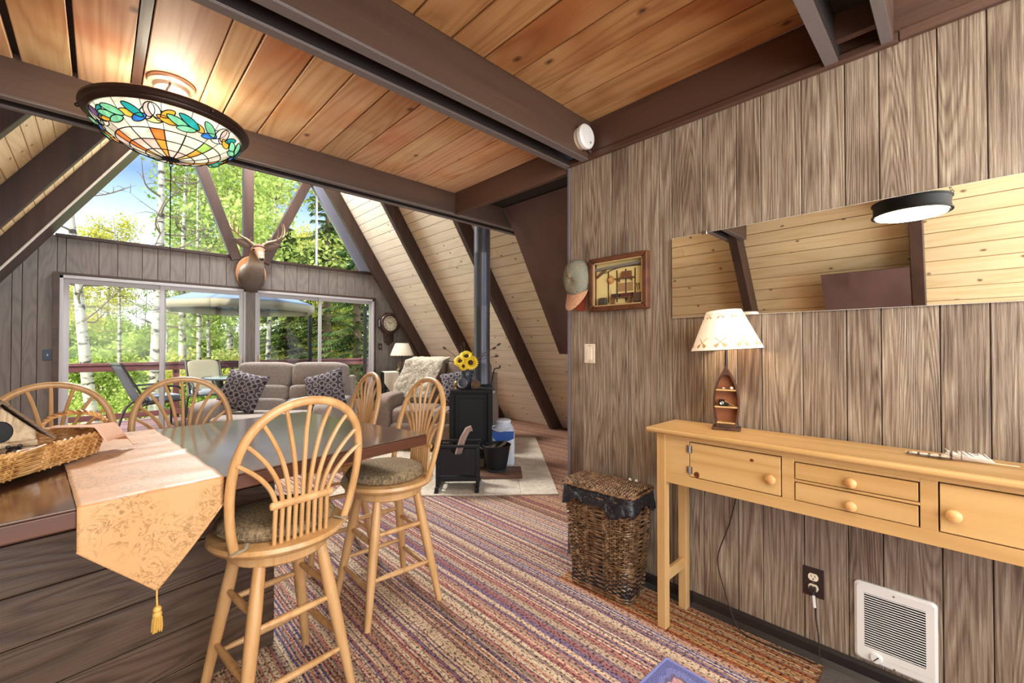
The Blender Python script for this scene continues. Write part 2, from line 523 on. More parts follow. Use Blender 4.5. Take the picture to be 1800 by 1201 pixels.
# ------------------------------------------------------------------ geometry helpers
class MB:
    def __init__(self):
        self.v, self.f = [], []

    def add(self, verts, faces):
        b = len(self.v)
        self.v += [tuple(p) for p in verts]
        self.f += [tuple(b + i for i in q) for q in faces]
        return self

    def box(self, x0, x1, y0, y1, z0, z1):
        return self.add([(x0, y0, z0), (x1, y0, z0), (x1, y1, z0), (x0, y1, z0), (x0, y0, z1), (x1, y0, z1), (x1, y1, z1), (x0, y1, z1)],
                        [(0, 3, 2, 1), (4, 5, 6, 7), (0, 1, 5, 4), (1, 2, 6, 5), (2, 3, 7, 6), (3, 0, 4, 7)])

    def obox(self, c, ex, ey, ez, hx, hy, hz):
        c, ex, ey, ez = Vector(c), Vector(ex).normalized(), Vector(ey).normalized(), Vector(ez).normalized()
        vs = []
        for sz in (-1, 1):
            for sx, sy in ((-1, -1), (1, -1), (1, 1), (-1, 1)):
                vs.append(c + ex * hx * sx + ey * hy * sy + ez * hz * sz)
        return self.add(vs, [(0, 3, 2, 1), (4, 5, 6, 7), (0, 1, 5, 4), (1, 2, 6, 5), (2, 3, 7, 6), (3, 0, 4, 7)])

    def bar(self, a, b, w, h, up=(0, 0, 1)):
        a, b = Vector(a), Vector(b)
        d = (b - a)
        L = d.length
        d.normalize()
        s = d.cross(Vector(up))
        if s.length < 1e-4:
            s = d.cross(Vector((0, 1, 0)))
        s.normalize()
        u = s.cross(d)
        return self.obox((a + b) / 2, d, s, u, L / 2, w / 2, h / 2)

    def prism(self, poly, fn, t0, t1):
        """poly: 2D points; fn(a, b, t) -> 3D; extruded from t0 to t1"""
        n = len(poly)
        vs = [fn(a, b, t0) for a, b in poly] + [fn(a, b, t1) for a, b in poly]
        fs = [tuple(reversed(range(n))), tuple(range(n, 2 * n))]
        fs += [(i, (i + 1) % n, n + (i + 1) % n, n + i) for i in range(n)]
        return self.add(vs, fs)

    def tube(self, pts, r, n=8, cap=True, flat=1.0, closed=False, ref=None):
        pts = [Vector(p) for p in pts]
        N = len(pts)
        if not hasattr(r, '__len__'):
            r = [r] * N
        vs, fs = [], []
        prev = None
        for i, p in enumerate(pts):
            if closed:
                t = pts[(i + 1) % N] - pts[i - 1]
            else:
                t = pts[min(i + 1, N - 1)] - pts[max(i - 1, 0)]
            if t.length < 1e-9:
                t = Vector((0, 0, 1))
            t.normalize()
            if prev is None:
                a = Vector(ref) if ref else (Vector((0, 0, 1)) if abs(t.z) < 0.9 else Vector((1, 0, 0)))
                s = t.cross(a).normalized()
            else:
                s = prev - t * prev.dot(t)
                if s.length < 1e-6:
                    s = t.orthogonal()
                s.normalize()
            prev = s
            q = t.cross(s)
            for k in range(n):
                an = 2 * pi * k / n
                vs.append(p + s * (cos(an) * r[i]) + q * (sin(an) * r[i] * flat))
        M_ = N if closed else N - 1
        for i in range(M_):
            j = (i + 1) % N
            for k in range(n):
                k2 = (k + 1) % n
                fs.append((i * n + k, i * n + k2, j * n + k2, j * n + k))
        if cap and not closed:
            fs.append(tuple(reversed(range(n))))
            fs.append(tuple(range((N - 1) * n, N * n)))
        return self.add(vs, fs)

    def lathe(self, prof, n=24, c=(0, 0, 0), axis=(0, 0, 1), a0=0.0, a1=2 * pi, sx=1.0, sy=1.0):
        ax = Vector(axis).normalized()
        s = ax.orthogonal().normalized() if abs(ax.z) < 0.99 else Vector((1, 0, 0))
        q = ax.cross(s)
        c = Vector(c)
        full = abs(a1 - a0 - 2 * pi) < 1e-6
        m = n if full else n + 1
        vs, fs = [], []
        for r, z in prof:
            for k in range(m):
                an = a0 + (a1 - a0) * k / n
                vs.append(c + ax * z + s * (r * cos(an) * sx) + q * (r * sin(an) * sy))
        for i in range(len(prof) - 1):
            for k in range(n):
                k2 = (k + 1) % m
                fs.append((i * m + k, i * m + k2, (i + 1) * m + k2, (i + 1) * m + k))
        if full:
            if prof[0][0] > 1e-5:
                fs.append(tuple(reversed(range(n))))
            if prof[-1][0] > 1e-5:
                fs.append(tuple(range((len(prof) - 1) * n, len(prof) * n)))
        return self.add(vs, fs)

    def ell(self, c, r, nu=14, nv=9, rot=None):
        c = Vector(c)
        vs, fs = [], []
        for j in range(nv + 1):
            th = pi * j / nv
            for i in range(nu):
                ph = 2 * pi * i / nu
                p = Vector((r[0] * sin(th) * cos(ph), r[1] * sin(th) * sin(ph), r[2] * cos(th)))
                if rot:
                    p = rot @ p
                vs.append(c + p)
        for j in range(nv):
            for i in range(nu):
                i2 = (i + 1) % nu
                fs.append((j * nu + i, (j + 1) * nu + i, (j + 1) * nu + i2, j * nu + i2))
        return self.add(vs, fs)

    def grid(self, nu, nv, fn, thick=0.0, back=None):
        vs = [fn(i / nu, j / nv) for j in range(nv + 1) for i in range(nu + 1)]
        fs = [(j * (nu + 1) + i, j * (nu + 1) + i + 1, (j + 1) * (nu + 1) + i + 1, (j + 1) * (nu + 1) + i)
              for j in range(nv) for i in range(nu)]
        return self.add(vs, fs)

    def build(self, name, mat, parent=None, loc=(0, 0, 0), rot=(0, 0, 0), smooth=True, angle=0.7, bevel=0.0, seg=2, merge=False):
        me = bpy.data.meshes.new(name)
        me.from_pydata(self.v, [], self.f)
        if merge or True:
            bm = bmesh.new()
            bm.from_mesh(me)
            if merge:
                bmesh.ops.remove_doubles(bm, verts=bm.verts, dist=1e-5)
            bmesh.ops.recalc_face_normals(bm, faces=bm.faces)
            bm.to_mesh(me)
            bm.free()
        me.materials.append(MT[mat] if isinstance(mat, str) else mat)
        if smooth:
            me.shade_smooth()
            me.set_sharp_from_angle(angle=angle)
        o = bpy.data.objects.new(name, me)
        COL.objects.link(o)
        o.location = loc
        o.rotation_euler = rot
        if parent:
            o.parent = parent
        if bevel:
            b = o.modifiers.new('bevel', 'BEVEL')
            b.width = bevel
            b.segments = seg
            b.limit_method = 'ANGLE'
            b.angle_limit = 0.6
            b.harden_normals = False
        return o


def tag(o, label=None, cat=None, group=None, kind=None):
    if label:
        o['label'] = label
    if cat:
        o['category'] = cat
    if group:
        o['group'] = group
    if kind:
        o['kind'] = kind
    return o


def thing(name, label, cat, loc=(0, 0, 0), rz=0.0, group=None):
    o = bpy.data.objects.new(name, None)
    COL.objects.link(o)
    o.location = loc
    o.rotation_euler = (0, 0, rz)
    return tag(o, label, cat, group)


def struct(o):
    o['kind'] = 'structure'
    return o


def root(name):
    o = bpy.data.objects.new(name, None)
    COL.objects.link(o)
    o['kind'] = 'structure'
    return o


def copy_tree(o, parent=None):
    kids = [k for k in o.children]
    c = o.copy()
    COL.objects.link(c)
    c.parent = parent
    for k in kids:
        copy_tree(k, c)
    return c


def solid(o, t, off=0.0):
    s = o.modifiers.new('solid', 'SOLIDIFY')
    s.thickness = t
    s.offset = off
    return o


def subd(o, n=1):
    s = o.modifiers.new('sub', 'SUBSURF')
    s.levels = n
    s.render_levels = n
    return o


def spline(pts, n):
    """Catmull-Rom through pts, n steps per span"""
    P = [Vector(p) for p in pts]
    P = [P[0] * 2 - P[1]] + P + [P[-1] * 2 - P[-2]]
    out = []
    for i in range(1, len(P) - 2):
        for k in range(n):
            t = k / n
            a, b, c, d = P[i - 1], P[i], P[i + 1], P[i + 2]
            out.append(0.5 * ((2 * b) + (c - a) * t + (2 * a - 5 * b + 4 * c - d) * t * t + (3 * b - a - 3 * c + d) * t ** 3))
    out.append(P[-2])
    return out


# ------------------------------------------------------------------ dimensions
XR, SL, A_IN, A_PL = 1.42, 1.55, 5.13, 5.46      # ridge x, slope, rafter inner plane, plank plane
XRL = 1.36
G = 6.93                                          # gable plane
WX = 2.0                                          # partition face


def xr(z, a=A_IN):
    return XR + (a - z) / SL


def xl(z, a=A_IN):
    return XRL - (a - z) / SL


# ------------------------------------------------------------------ floor
fl = struct(MB().box(-2.4, 5.2, -2.2, G, -0.04, 0.0).build('floor', 'carpet', smooth=False))

# ------------------------------------------------------------------ partition wall with grooved boards
wall = root('wall_right')
MB().box(WX + 0.012, WX + 0.1, -2.2, 1.585, 0.0, 2.28).build('core', 'brownplastic', wall, smooth=False)
ys = [1.585, 1.498, 1.300, 1.202, 1.027, 0.961, 0.813, 0.667, 0.571, 0.426, 0.288, 0.190, 0.042, -0.069, -0.17, -0.31, -0.43, -0.57,
      -0.66, -0.8, -0.95, -1.1, -1.25, -1.4, -1.6, -1.8, -2.0, -2.2]
for a, b in zip(ys[:-1], ys[1:]):
    g = 0.0012
    cy = (a + b) / 2
    MB().box(0, 0.02, b + g - cy, a - g - cy, 0.0, 2.27).build('plank', 'panel', wall, (WX, cy, 0), smooth=False, bevel=0.002, seg=1)
ct = MB().box(WX - 0.004, WX + 0.104, 1.585, 1.603, 0.0, 2.27).build('corner_trim', 'greytrim', wall, smooth=False, bevel=0.003)
bb = MB()
bb.prism([(0.0, 0.0), (0.0, 0.062), (-0.006, 0.064), (-0.012, 0.05), (-0.014, 0.02), (-0.03, 0.0)], lambda a, b, t: (WX + a, t, b), -2.2, 1.585)
struct(bb.build('baseboard_right', 'baseboard', smooth=False))
tr = root('trim_1')
for y0, y1, dz in ((0.135, 1.60, 0.0), (-2.2, 0.131, 0.004)):
    MB().prism([(-0.018, 2.255 + dz), (-0.022, 2.262 + dz), (-0.022, 2.285 + dz), (-0.012, 2.297 + dz), (0.0, 2.297 + dz), (0.0, 2.255 + dz)],
               lambda a, b, t: (WX + a, t, b), y0, y1).build('moulding', 'rim', tr, smooth=False)

# ------------------------------------------------------------------ joists and beams
rim = root('joist')
MB().box(WX, WX + 0.04, 0.345, 1.44, 2.27, 2.475).build('board', 'rim', rim, smooth=False, bevel=0.003)
MB().box(WX + 0.002, WX + 0.042, 1.615, 2.725, 2.235, 2.415).build('board', 'rim', rim, smooth=False, bevel=0.004)
MB().box(WX, WX + 0.04, -2.2, 0.15, 2.27, 2.475).build('board', 'rim', rim, smooth=False, bevel=0.003)


def beam(y0, y1, y2, y3, z0, z1, x0, x1):
    r = root('beam')
    MB().box(x0, x1, y0, y1, z0, z1).build('board', 'beam', r, smooth=False, bevel=0.006)
    MB().box(x0, x1, y2, y3, z0, z1).build('board', 'beam', r, smooth=False, bevel=0.006)
    MB().box(x0, x1, y1, y2, z0 + 0.13, z1).build('spacer', 'dark', r, smooth=False)
    for ya, yb in ((y0, y1), (y2, y3)):
        MB().box(x0, x1, ya + 0.002, yb - 0.002, z0 - 0.0025, z0 + 0.001).build('worn_edge', 'worn', r, smooth=False)
    for ya, yb in ((y1, y1 + 0.002), (y2 - 0.002, y2)):
        MB().box(x0, x1, ya, yb, z0 + 0.006, z1 - 0.02).build('recess_shade', 'dark', r, smooth=False)  # dark sheets inside the gap; like the spacer, shade put into the colour
    return r


beam(0.147, 0.182, 0.30, 0.345, 2.265, 2.5, -0.62, WX)
beam(1.438, 1.488, 1.573, 1.615, 2.258, 2.5, -0.62, WX + 0.01)
beam(2.725, 2.767, 2.842, 2.87, 2.238, 2.5, -0.62, 3.3)

# loft ceiling boards
ce = root('ceiling')


def ceil_board(x0, x1, y0, y1, z, mat, name='plank', t=0.02):
    cx, cy = (x0 + x1) / 2, (y0 + y1) / 2
    return MB().box(x0 - cx + 0.0016, x1 - cx - 0.0016, y0 - cy, y1 - cy, 0, t).build(name, mat, ce, (cx, cy, z), smooth=False, bevel=0.0025, seg=1)


sx = [(-0.62, -0.44), (-0.43, -0.268), (-0.247, -0.094), (-0.08, 0.093), (0.132, 0.345), (0.347, 0.448), (0.452, 0.628), (0.632, 0.797),
      (0.801, 0.970), (0.974, 1.139), (1.143, 1.312), (1.316, 1.479), (1.483, 1.660), (1.664, 1.818), (1.822, 2.0)]
for a, b in sx:
    ceil_board(a, b, 1.615, 2.725, 2.40 + random.uniform(0, 0.002), 'ceil')
MB().box(-0.62, WX, 1.615, 2.725, 2.424, 2.44).build('decking', 'dark', ce, smooth=False)
MB().box(0.096, 0.129, 1.615, 2.725, 2.404, 2.43).build('batten', 'rim', ce, smooth=False)
sy = [-0.62, -0.42, -0.24, -0.06, 0.12, 0.31, 0.495, 0.68, 0.859, 1.038, 1.213, 1.392, 1.57, 1.753, 1.918, 2.0]
for a, b in zip(sy[:-1], sy[1:]):
    ceil_board(a + 0.002, b - 0.002, 0.345, 1.438, 2.47 + random.uniform(0, 0.003), 'ceil_old')
MB().box(-0.62, WX + 0.05, 0.345, 1.438, 2.494, 2.51).build('decking', 'dark', ce, smooth=False)
ceil_board(-0.62, 1.2, -2.2, 0.147, 2.45, 'slope', 'ceiling_panel')
ceil_board(1.205, WX, -2.2, 0.147, 2.45, 'slope', 'ceiling_panel')
ceil_board(-0.62, 0.9, 0.185, 0.298, 2.42, 'ceil_old', 'ceiling_panel')
ceil_board(0.905, WX + 0.1, 0.185, 0.298, 2.42, 'ceil_old', 'ceiling_panel')
MB().box(WX, WX + 0.04, 0.15, 0.345, 2.27, 2.475).build('board', 'rim', rim, smooth=False)
MB().box(1.90, 1.93, 0.185, 0.298, 2.30, 2.42).build('blocking', 'rim', ce, smooth=False)
MB().box(-0.9, 2.2, -2.2, 2.9, 2.512, 2.54).build('loft_floor', 'dark', ce, smooth=False)
# dark alcove ceiling between the partition and the slope
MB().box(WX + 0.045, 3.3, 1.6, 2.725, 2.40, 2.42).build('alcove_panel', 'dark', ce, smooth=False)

# ------------------------------------------------------------------ sloping board walls and rafters
nz = Vector((SL, 0, 1)).normalized()       # normal of the right slope, outward
Lz = 0.1035


def slope(side, name, z0, z1, y0, y1):
    r = root(name)
    k = 0
    z = z0
    while z < z1:
        za, zb = z + 0.0024, z + Lz - 0.0024
        zm = (za + zb) / 2
        f = (lambda q: xr(q, A_PL)) if side > 0 else (lambda q: xl(q, A_PL))
        ez = Vector((f(zb) - f(za), 0, zb - za))
        hl = ez.length / 2
        n = Vector((nz.x * side, 0, nz.z))
        cuts = [y0, y1]
        if k % 3 == 1:
            cuts = [y0, y0 + (y1 - y0) * (0.35 + 0.3 * random.random()), y1]
        for ya, yb in zip(cuts[:-1], cuts[1:]):
            c = Vector((f(zm), (ya + yb) / 2, zm)) + n * 0.011
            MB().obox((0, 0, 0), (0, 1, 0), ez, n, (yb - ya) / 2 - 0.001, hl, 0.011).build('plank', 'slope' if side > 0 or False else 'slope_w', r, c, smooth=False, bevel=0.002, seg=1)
        z += Lz
        k += 1
    # outer sheathing
    f = (lambda q: xr(q, A_PL)) if side > 0 else (lambda q: xl(q, A_PL))
    n = Vector((nz.x * side, 0, nz.z))
    pa = Vector((f(-0.1), 0, -0.1)) + n * 0.03
    pb = Vector((f(A_PL) , 0, A_PL)) + n * 0.03
    MB().add([(pa.x, y0, pa.z), (pa.x, y1, pa.z), (pb.x, y1, pb.z), (pb.x, y0, pb.z),
              (pa.x + n.x * .03, y0, pa.z), (pa.x + n.x * .03, y1, pa.z), (pb.x, y1, pb.z + .05), (pb.x, y0, pb.z + .05)],
             [(0, 1, 2, 3), (4, 7, 6, 5), (0, 4, 5, 1), (2, 6, 7, 3), (1, 5, 6, 2), (0, 3, 7, 4)]).build('sheathing', 'dark', r, smooth=False)
    return r


slope(1, 'wall_east', 0.0, 4.35, 1.0, G)
slope(-1, 'wall_west', 0.55, 4.35, -1.6, G)


def rafter(side, ynear, t, zlo=0.0):
    fi = (lambda q: xr(q)) if side > 0 else (lambda q: xl(q))
    fo = (lambda q: xr(q, A_PL)) if side > 0 else (lambda q: xl(q, A_PL))
    xc = XR if side > 0 else XRL
    zt = A_IN
    pts = [(fi(zlo), zlo), (fo(zlo), zlo), (xc, A_PL), (xc, zt)]
    o = MB().prism(pts, lambda a, b, tt: (a, tt, b), ynear, ynear + t).build('rafter', 'rafter', smooth=False, bevel=0.004)
    return struct(o)


for y in (2.77, 4.06, 5.30):
    rafter(1, y, 0.072)
rafter(1, 6.55, 0.08)
jt = root('trim_4')
za_, zb_ = 2.46, 4.6
MB().prism([(xr(za_), za_), (xr(za_, A_PL), za_), (xr(zb_, A_PL), zb_), (xr(zb_), zb_)], lambda a, b, t: (a, t, b), G - 0.04, G + 0.04).build('window_trim', 'bluegrey', jt, smooth=False)
for y in (0.184, 1.49, 2.77, 3.70, 5.20):
    rafter(-1, y, 0.08, 0.2)
rafter(-1, 6.42, 0.50, 0.2)
# bare conduit along the left gable rafter
cb = MB().tube([(xl(1.1) - 0.004, 6.408, 1.1), (xl(3.4) - 0.004, 6.408, 3.4)], 0.011, 8)
tag(cb.build('cable', 'white'), 'white cable run straight along the left gable rafter', 'cable')

# brown plywood sheets
shp = MB()
shp.add([(2.50, 2.69, 2.392), (3.31, 2.76, 1.125), (3.31, 1.607, 1.125), (2.50, 1.607, 2.392),
         (2.52, 2.69, 2.398), (3.33, 2.76, 1.131), (3.33, 1.607, 1.131), (2.52, 1.607, 2.398)],
        [(0, 1, 2, 3), (4, 7, 6, 5), (0, 4, 5, 1), (1, 5, 6, 2), (2, 6, 7, 3), (3, 7, 4, 0)])
tag(shp.build('plywood_sheet', 'ply', smooth=False), 'brown painted plywood sheet leaning beside the end of the grey wall', 'panel')
sh2 = MB()
z0, z1 = 1.30, 1.85
d = Vector((-SL, 0, 1)).normalized() * -0.022
sh2.add([(xl(z0) + 0.003, 0.27, z0), (xl(z1) + 0.003, 0.27, z1), (xl(z1) + 0.003, 0.86, z1), (xl(z0) + 0.003, 0.86, z0)] +
        [(xl(z0) + 0.02, 0.27, z0 - 0.008), (xl(z1) + 0.02, 0.27, z1 - 0.008), (xl(z1) + 0.02, 0.86, z1 - 0.008), (xl(z0) + 0.02, 0.86, z0 - 0.008)],
        [(0, 3, 2, 1), (4, 5, 6, 7), (0, 1, 5, 4), (1, 2, 6, 5), (2, 3, 7, 6), (3, 0, 4, 7)])
tag(sh2.build('plywood_sheet', 'ply', smooth=False), 'small brown plywood sheet on the left slope, seen only in the mirror', 'panel')

# ------------------------------------------------------------------ gable wall
gw = root('wall_gable')


def gboard(x0, x1, z0, z1, ztop=None):
    """vertical board; ztop=(left, right) heights for a raked top"""
    zl_, zr_ = ztop or (z1, z1)
    cx = (x0 + x1) / 2
    MB().prism([(x0 + 0.002 - cx, z0), (x1 - 0.002 - cx, z0), (x1 - 0.002 - cx, zr_), (x0 + 0.002 - cx, zl_)],
               lambda a, b, t: (a, t, b), 0.0, 0.03).build('plank', 'gable', gw, (cx, G - 0.0, 0), smooth=False, bevel=0.003, seg=1)


def rake(x):
    return (A_PL - SL * (x - XR)) if x > 1.4 else (A_PL - SL * (XRL - x))


LT = 2.45
gx = [-2.1, -1.9, -1.7, -1.5, -1.3, -1.14, -0.97, -0.8, -0.671, -0.6, -0.489, -0.345]
for a, b in zip(gx[:-1], gx[1:]):
    gboard(a, b, 0, 0, (max(0.02, min(2.44, rake(a))), max(0.03, min(2.44, rake(b)))))
gl = [-0.345, -0.277, -0.011, 0.15, 0.372, 0.52, 0.641, 0.80, 0.948, 1.053, 1.245, 1.40, 1.60, 1.80, 1.98, 2.149, 2.32, 2.474, 2.62, 2.76, 2.898,
      3.05, 3.22, 3.40]
for a, b in zip(gl[:-1], gl[1:]):
    gboard(a, b, 2.025, 2.42)
gr = [3.40, 3.53, 3.66, 3.82, 3.98, 4.14, 4.30, 4.5, 4.7, 4.92]
for a, b in zip(gr[:-1], gr[1:]):
    gboard(a, b, 0, 0, (max(0.02, min(2.44, rake(a))), max(0.03, min(2.44, rake(b)))))
MB().box(-0.36, 3.42, G + 0.032, G + 0.06, 2.0, 2.42).build('core', 'dark', gw, smooth=False)
MB().box(-2.2, -0.36, G + 0.032, G + 0.06, -0.1, 2.42).build('core', 'dark', gw, smooth=False)
MB().box(3.42, 5.0, G + 0.032, G + 0.06, -0.1, 2.42).build('core', 'dark', gw, smooth=False)
struct(MB().box(-0.36, 3.42, G - 0.02, G + 0.06, 2.418, 2.458).build('trim_2', 'rafter', smooth=False, bevel=0.003))
# dark casing around both sliding doors
dc = root('trim_3')
MB().box(-0.372, -0.323, G - 0.025, G + 0.05, 0, 2.03).build('casing', 'beam', dc, smooth=False)
MB().box(3.38, 3.41, G - 0.025, G + 0.05, 0, 2.03).build('casing', 'beam', dc, smooth=False)
MB().box(-0.372, 3.41, G - 0.02, G + 0.05, 2.005, 2.03).build('casing', 'beam', dc, smooth=False)
MB().box(1.478, 1.585, G - 0.03, G + 0.08, 0, 2.05).build('post', 'gable', dc, smooth=False, bevel=0.003)


def sliding_door(name, x0, x1, xm, shift):
    d_ = root(name)
    t = 0.036
    y = G
    # outer frame
    MB().box(x0, x0 + 0.03, y - 0.02, y + 0.07, 0.0, 2.0).build('door_frame', 'alu', d_, smooth=False, bevel=0.002)
    MB().box(x1 - 0.03, x1, y - 0.02, y + 0.07, 0.0, 2.0).build('door_frame', 'alu', d_, smooth=False, bevel=0.002)
    MB().box(x0, x1, y - 0.02, y + 0.07, 1.965, 2.0).build('door_frame', 'alu', d_, smooth=False, bevel=0.002)
    MB().box(x0, x1, y - 0.02, y + 0.07, 0.0, 0.03).build('door_frame', 'alu', d_, smooth=False, bevel=0.002)
    for k, (a, b, yo) in enumerate(((x0 + 0.03, xm + 0.03, 0.035), (xm - 0.03, x1 - 0.03, 0.0))):
        w = 0.045
        s = MB()
        s.box(a, a + w, y + yo, y + yo + 0.03, 0.03, 1.965)
        s.box(b - w, b, y + yo, y + yo + 0.03, 0.03, 1.965)
        s.box(a + w, b - w, y + yo, y + yo + 0.03, 1.915, 1.965)
        s.box(a + w, b - w, y + yo, y + yo + 0.03, 0.03, 0.12)
        s.build('sash', 'alu', d_, smooth=False, bevel=0.002)
        MB().box(a + w, b - w, y + yo + 0.013, y + yo + 0.017, 0.12, 1.915).build('pane', 'glass', d_, smooth=False)
    return d_


d1 = sliding_door('door_1', -0.323, 1.478, 0.575, 0)
d2 = sliding_door('door_2', 1.590, 3.38, 2.50, 0)
for d_, x in ((d1, 1.42), (d2, 1.648)):
    MB().box(x - 0.012, x + 0.012, G - 0.03, G, 0.78, 1.08).build('door_handle', 'ivory', d_, smooth=False, bevel=0.003)
    MB().tube([(x + 0.004, G - 0.03, 0.83), (x + 0.004, G - 0.055, 0.86), (x + 0.004, G - 0.055, 1.0), (x + 0.004, G - 0.03, 1.03)], 0.006, 8
              ).build('door_handle', 'chrome', d_)

# glazed triangle above
wi = root('window_1')
xa, xb = XRL - (A_IN - LT) / SL, XR + (A_IN - LT) / SL
MB().prism([(xa, LT), (xb, LT), ((XR + XRL) / 2, A_IN)], lambda a, b, t: (a, t, b), G + 0.02, G + 0.026).build('pane', 'glass', wi, smooth=False)


def brace(p0, p1, w, y0=G - 0.05, y1=G + 0.05):
    a, b = Vector((p0[0], p0[1])), Vector((p1[0], p1[1]))
    dd = (b - a).normalized()
    s = Vector((-dd.y, dd.x)) * w / 2
    q = [a - s, a + s, b + s, b - s]
    return MB().prism([(c.x, c.y) for c in q], lambda a_, b_, t: (a_, t, b_), y0, y1).build('brace', 'rafter', wi, smooth=False, bevel=0.004)


brace((1.497, 2.45), (1.497, 5.0), 0.125)
brace((1.36, 2.40), (0.70, 4.30), 0.13)
brace((1.70, 2.40), (2.42, 4.02), 0.13)
MB().box(2.43, 2.45, G - 0.0, G + 0.05, 2.45, 3.6).build('glazing_bar', 'alu', wi, smooth=False)


# ------------------------------------------------------------------ things on the partition wall
mr = thing('wall_mirror', 'long frameless mirror hung across the grey board wall', 'mirror', (WX - 0.008, 0.0, 0))
MB().box(-0.004, 0.004, -0.62, 0.954, 1.336, 1.720).build('backing', 'white', mr, smooth=False)
MB().add([(-0.0045, -0.619, 1.337), (-0.0045, 0.953, 1.337), (-0.0045, 0.953, 1.719), (-0.0045, -0.619, 1.719)], [(0, 1, 2, 3)]
         ).build('glass', 'mirror', mr, smooth=False)
for yy in (0.80, -0.3):
    MB().box(-0.009, 0.0, yy - 0.012, yy + 0.012, 1.712, 1.728).build('clip', 'chrome', mr, smooth=False, bevel=0.002)

# light switch below the cap
sw = thing('light_switch', 'ivory rocker light switch on the wall below the baseball cap', 'switch', (WX, 1.443, 1.16))
MB().box(-0.006, 0, -0.036, 0.036, -0.054, 0.054).build('plate', 'ivory', sw, smooth=False, bevel=0.003)
MB().prism([(-0.006, -0.034), (-0.013, -0.034), (-0.008, 0.034), (-0.006, 0.034)], lambda a, b, t: (a, t, b), -0.017, 0.017).build('rocker', 'ivory', sw, smooth=False, bevel=0.001)
for q in (-0.045, 0.045):
    MB().lathe([(0.0, 0.0015), (0.003, 0.001), (0.0035, 0.0)], 10, (-0.006, 0, q), (-1, 0, 0)).build('screw', 'chrome', sw)

# shadow box with a miniature cabin interior
SB = (1.07, 1.42, 1.392, 1.682)
sb = thing('shadow_box', 'walnut framed shadow box with a miniature cabin scene inside', 'picture frame', (WX, 0, 0))
y0, y1, z0, z1 = SB
fw = 0.026
dp = 0.045
for poly, nm in (([(y0, z0), (y1, z0), (y1 - fw, z0 + fw), (y0 + fw, z0 + fw)], 'frame_side'), ([(y0, z1), (y1, z1), (y1 - fw, z1 - fw), (y0 + fw, z1 - fw)], 'frame_side'),
                 ([(y0, z0), (y0, z1), (y0 + fw, z1 - fw), (y0 + fw, z0 + fw)], 'frame_side'), ([(y1, z0), (y1, z1), (y1 - fw, z1 - fw), (y1 - fw, z0 + fw)], 'frame_side')):
    MB().prism(poly, lambda a, b, t: (t, a, b), -dp, 0).build(nm, 'tabledge', sb, smooth=False, bevel=0.006)
fi = MB()
for a0, a1, b0, b1 in ((y0 + fw, y1 - fw, z0 + fw, z0 + fw + 0.006), (y0 + fw, y1 - fw, z1 - fw - 0.006, z1 - fw), (y0 + fw, y0 + fw + 0.006, z0 + fw, z1 - fw),
                       (y1 - fw - 0.006, y1 - fw, z0 + fw, z1 - fw)):
    fi.box(-dp + 0.006, -dp + 0.014, a0, a1, b0, b1)
fi.build('gilt_fillet', plain('gilt', (206, 180, 130), 0.35, 0.4), sb, smooth=False)
MB().box(-0.004, -0.001, y0 + 0.01, y1 - 0.01, z0 + 0.01, z1 - 0.01).build('backing', plain('yellow_plaster', (226, 206, 140), 0.8), sb, smooth=False)
mw = plain('mini_wood', (104, 72, 46), 0.7)
md = plain('mini_dark', (58, 46, 38), 0.7)


def yy_(f):
    return y1 - fw - f * (y1 - y0 - 2 * fw)


def zz_(f):
    return z0 + fw + f * (z1 - z0 - 2 * fw)


for f in (0.26, 0.44, 0.62, 0.80):
    MB().box(-0.007, -0.003, yy_(f) - 0.0025, yy_(f) + 0.0025, zz_(0.08), zz_(0.80)).build('mini_post', md, sb, smooth=False)
MB().bar((-0.012, yy_(0.0), zz_(0.86)), (-0.012, yy_(1.0), zz_(0.90)), 0.018, 0.014).build('mini_beam', plain('mini_grey', (120, 112, 104), 0.7), sb, smooth=False)
MB().bar((-0.012, yy_(0.02), zz_(0.68)), (-0.012, yy_(0.22), zz_(0.84)), 0.008, 0.012).build('mini_brace', mw, sb, smooth=False)
MB().tube(spline([(-0.01, yy_(0.18), zz_(0.76)), (-0.01, yy_(0.5), zz_(0.85)), (-0.01, yy_(1.0), zz_(0.84))], 6), 0.002, 6).build('mini_rod', md, sb)
hb = MB()
hb.lathe([(0.0, 0.016), (0.008, 0.015), (0.011, 0.006), (0.013, 0.003), (0.024, 0.001), (0.025, 0.0)], 18, (-0.004, yy_(0.30), zz_(0.60)), (-1, 0, 0))
hb.build('mini_straw_hat', plain('straw', (186, 140, 84), 0.7), sb)
MB().box(-0.03, -0.003, yy_(0.80), yy_(0.43), zz_(0.585), zz_(0.605)).build('mini_shelf', mw, sb, smooth=False)
MB().box(-0.026, -0.006, yy_(0.74), yy_(0.57), zz_(0.605), zz_(0.74)).build('mini_crate', plain('mini_red_brown', (112, 70, 44), 0.7), sb, smooth=False, bevel=0.001)
for f in (0.49, 0.74):
    MB().prism([(0, 0), (-0.02, 0), (0, -0.018)], lambda a, b, t: (-0.003 + a, t, zz_(0.585) + b), yy_(f) - 0.002, yy_(f) + 0.002).build('mini_bracket', mw, sb, smooth=False)
MB().box(-0.006, -0.003, yy_(0.76), yy_(0.44), zz_(0.31), zz_(0.50)).build('mini_picture', plain('mini_sepia', (160, 126, 84), 0.7, var=0.4, scale=160), sb, smooth=False, bevel=0.001)
MB().box(-0.03, -0.003, yy_(0.78), yy_(0.34), zz_(0.16), zz_(0.18)).build('mini_bench', mw, sb, smooth=False)
for f in (0.38, 0.72):
    MB().box(-0.028, -0.005, yy_(f) - 0.004, yy_(f) + 0.004, zz_(0.04), zz_(0.16)).build('mini_bench_leg', mw, sb, smooth=False)
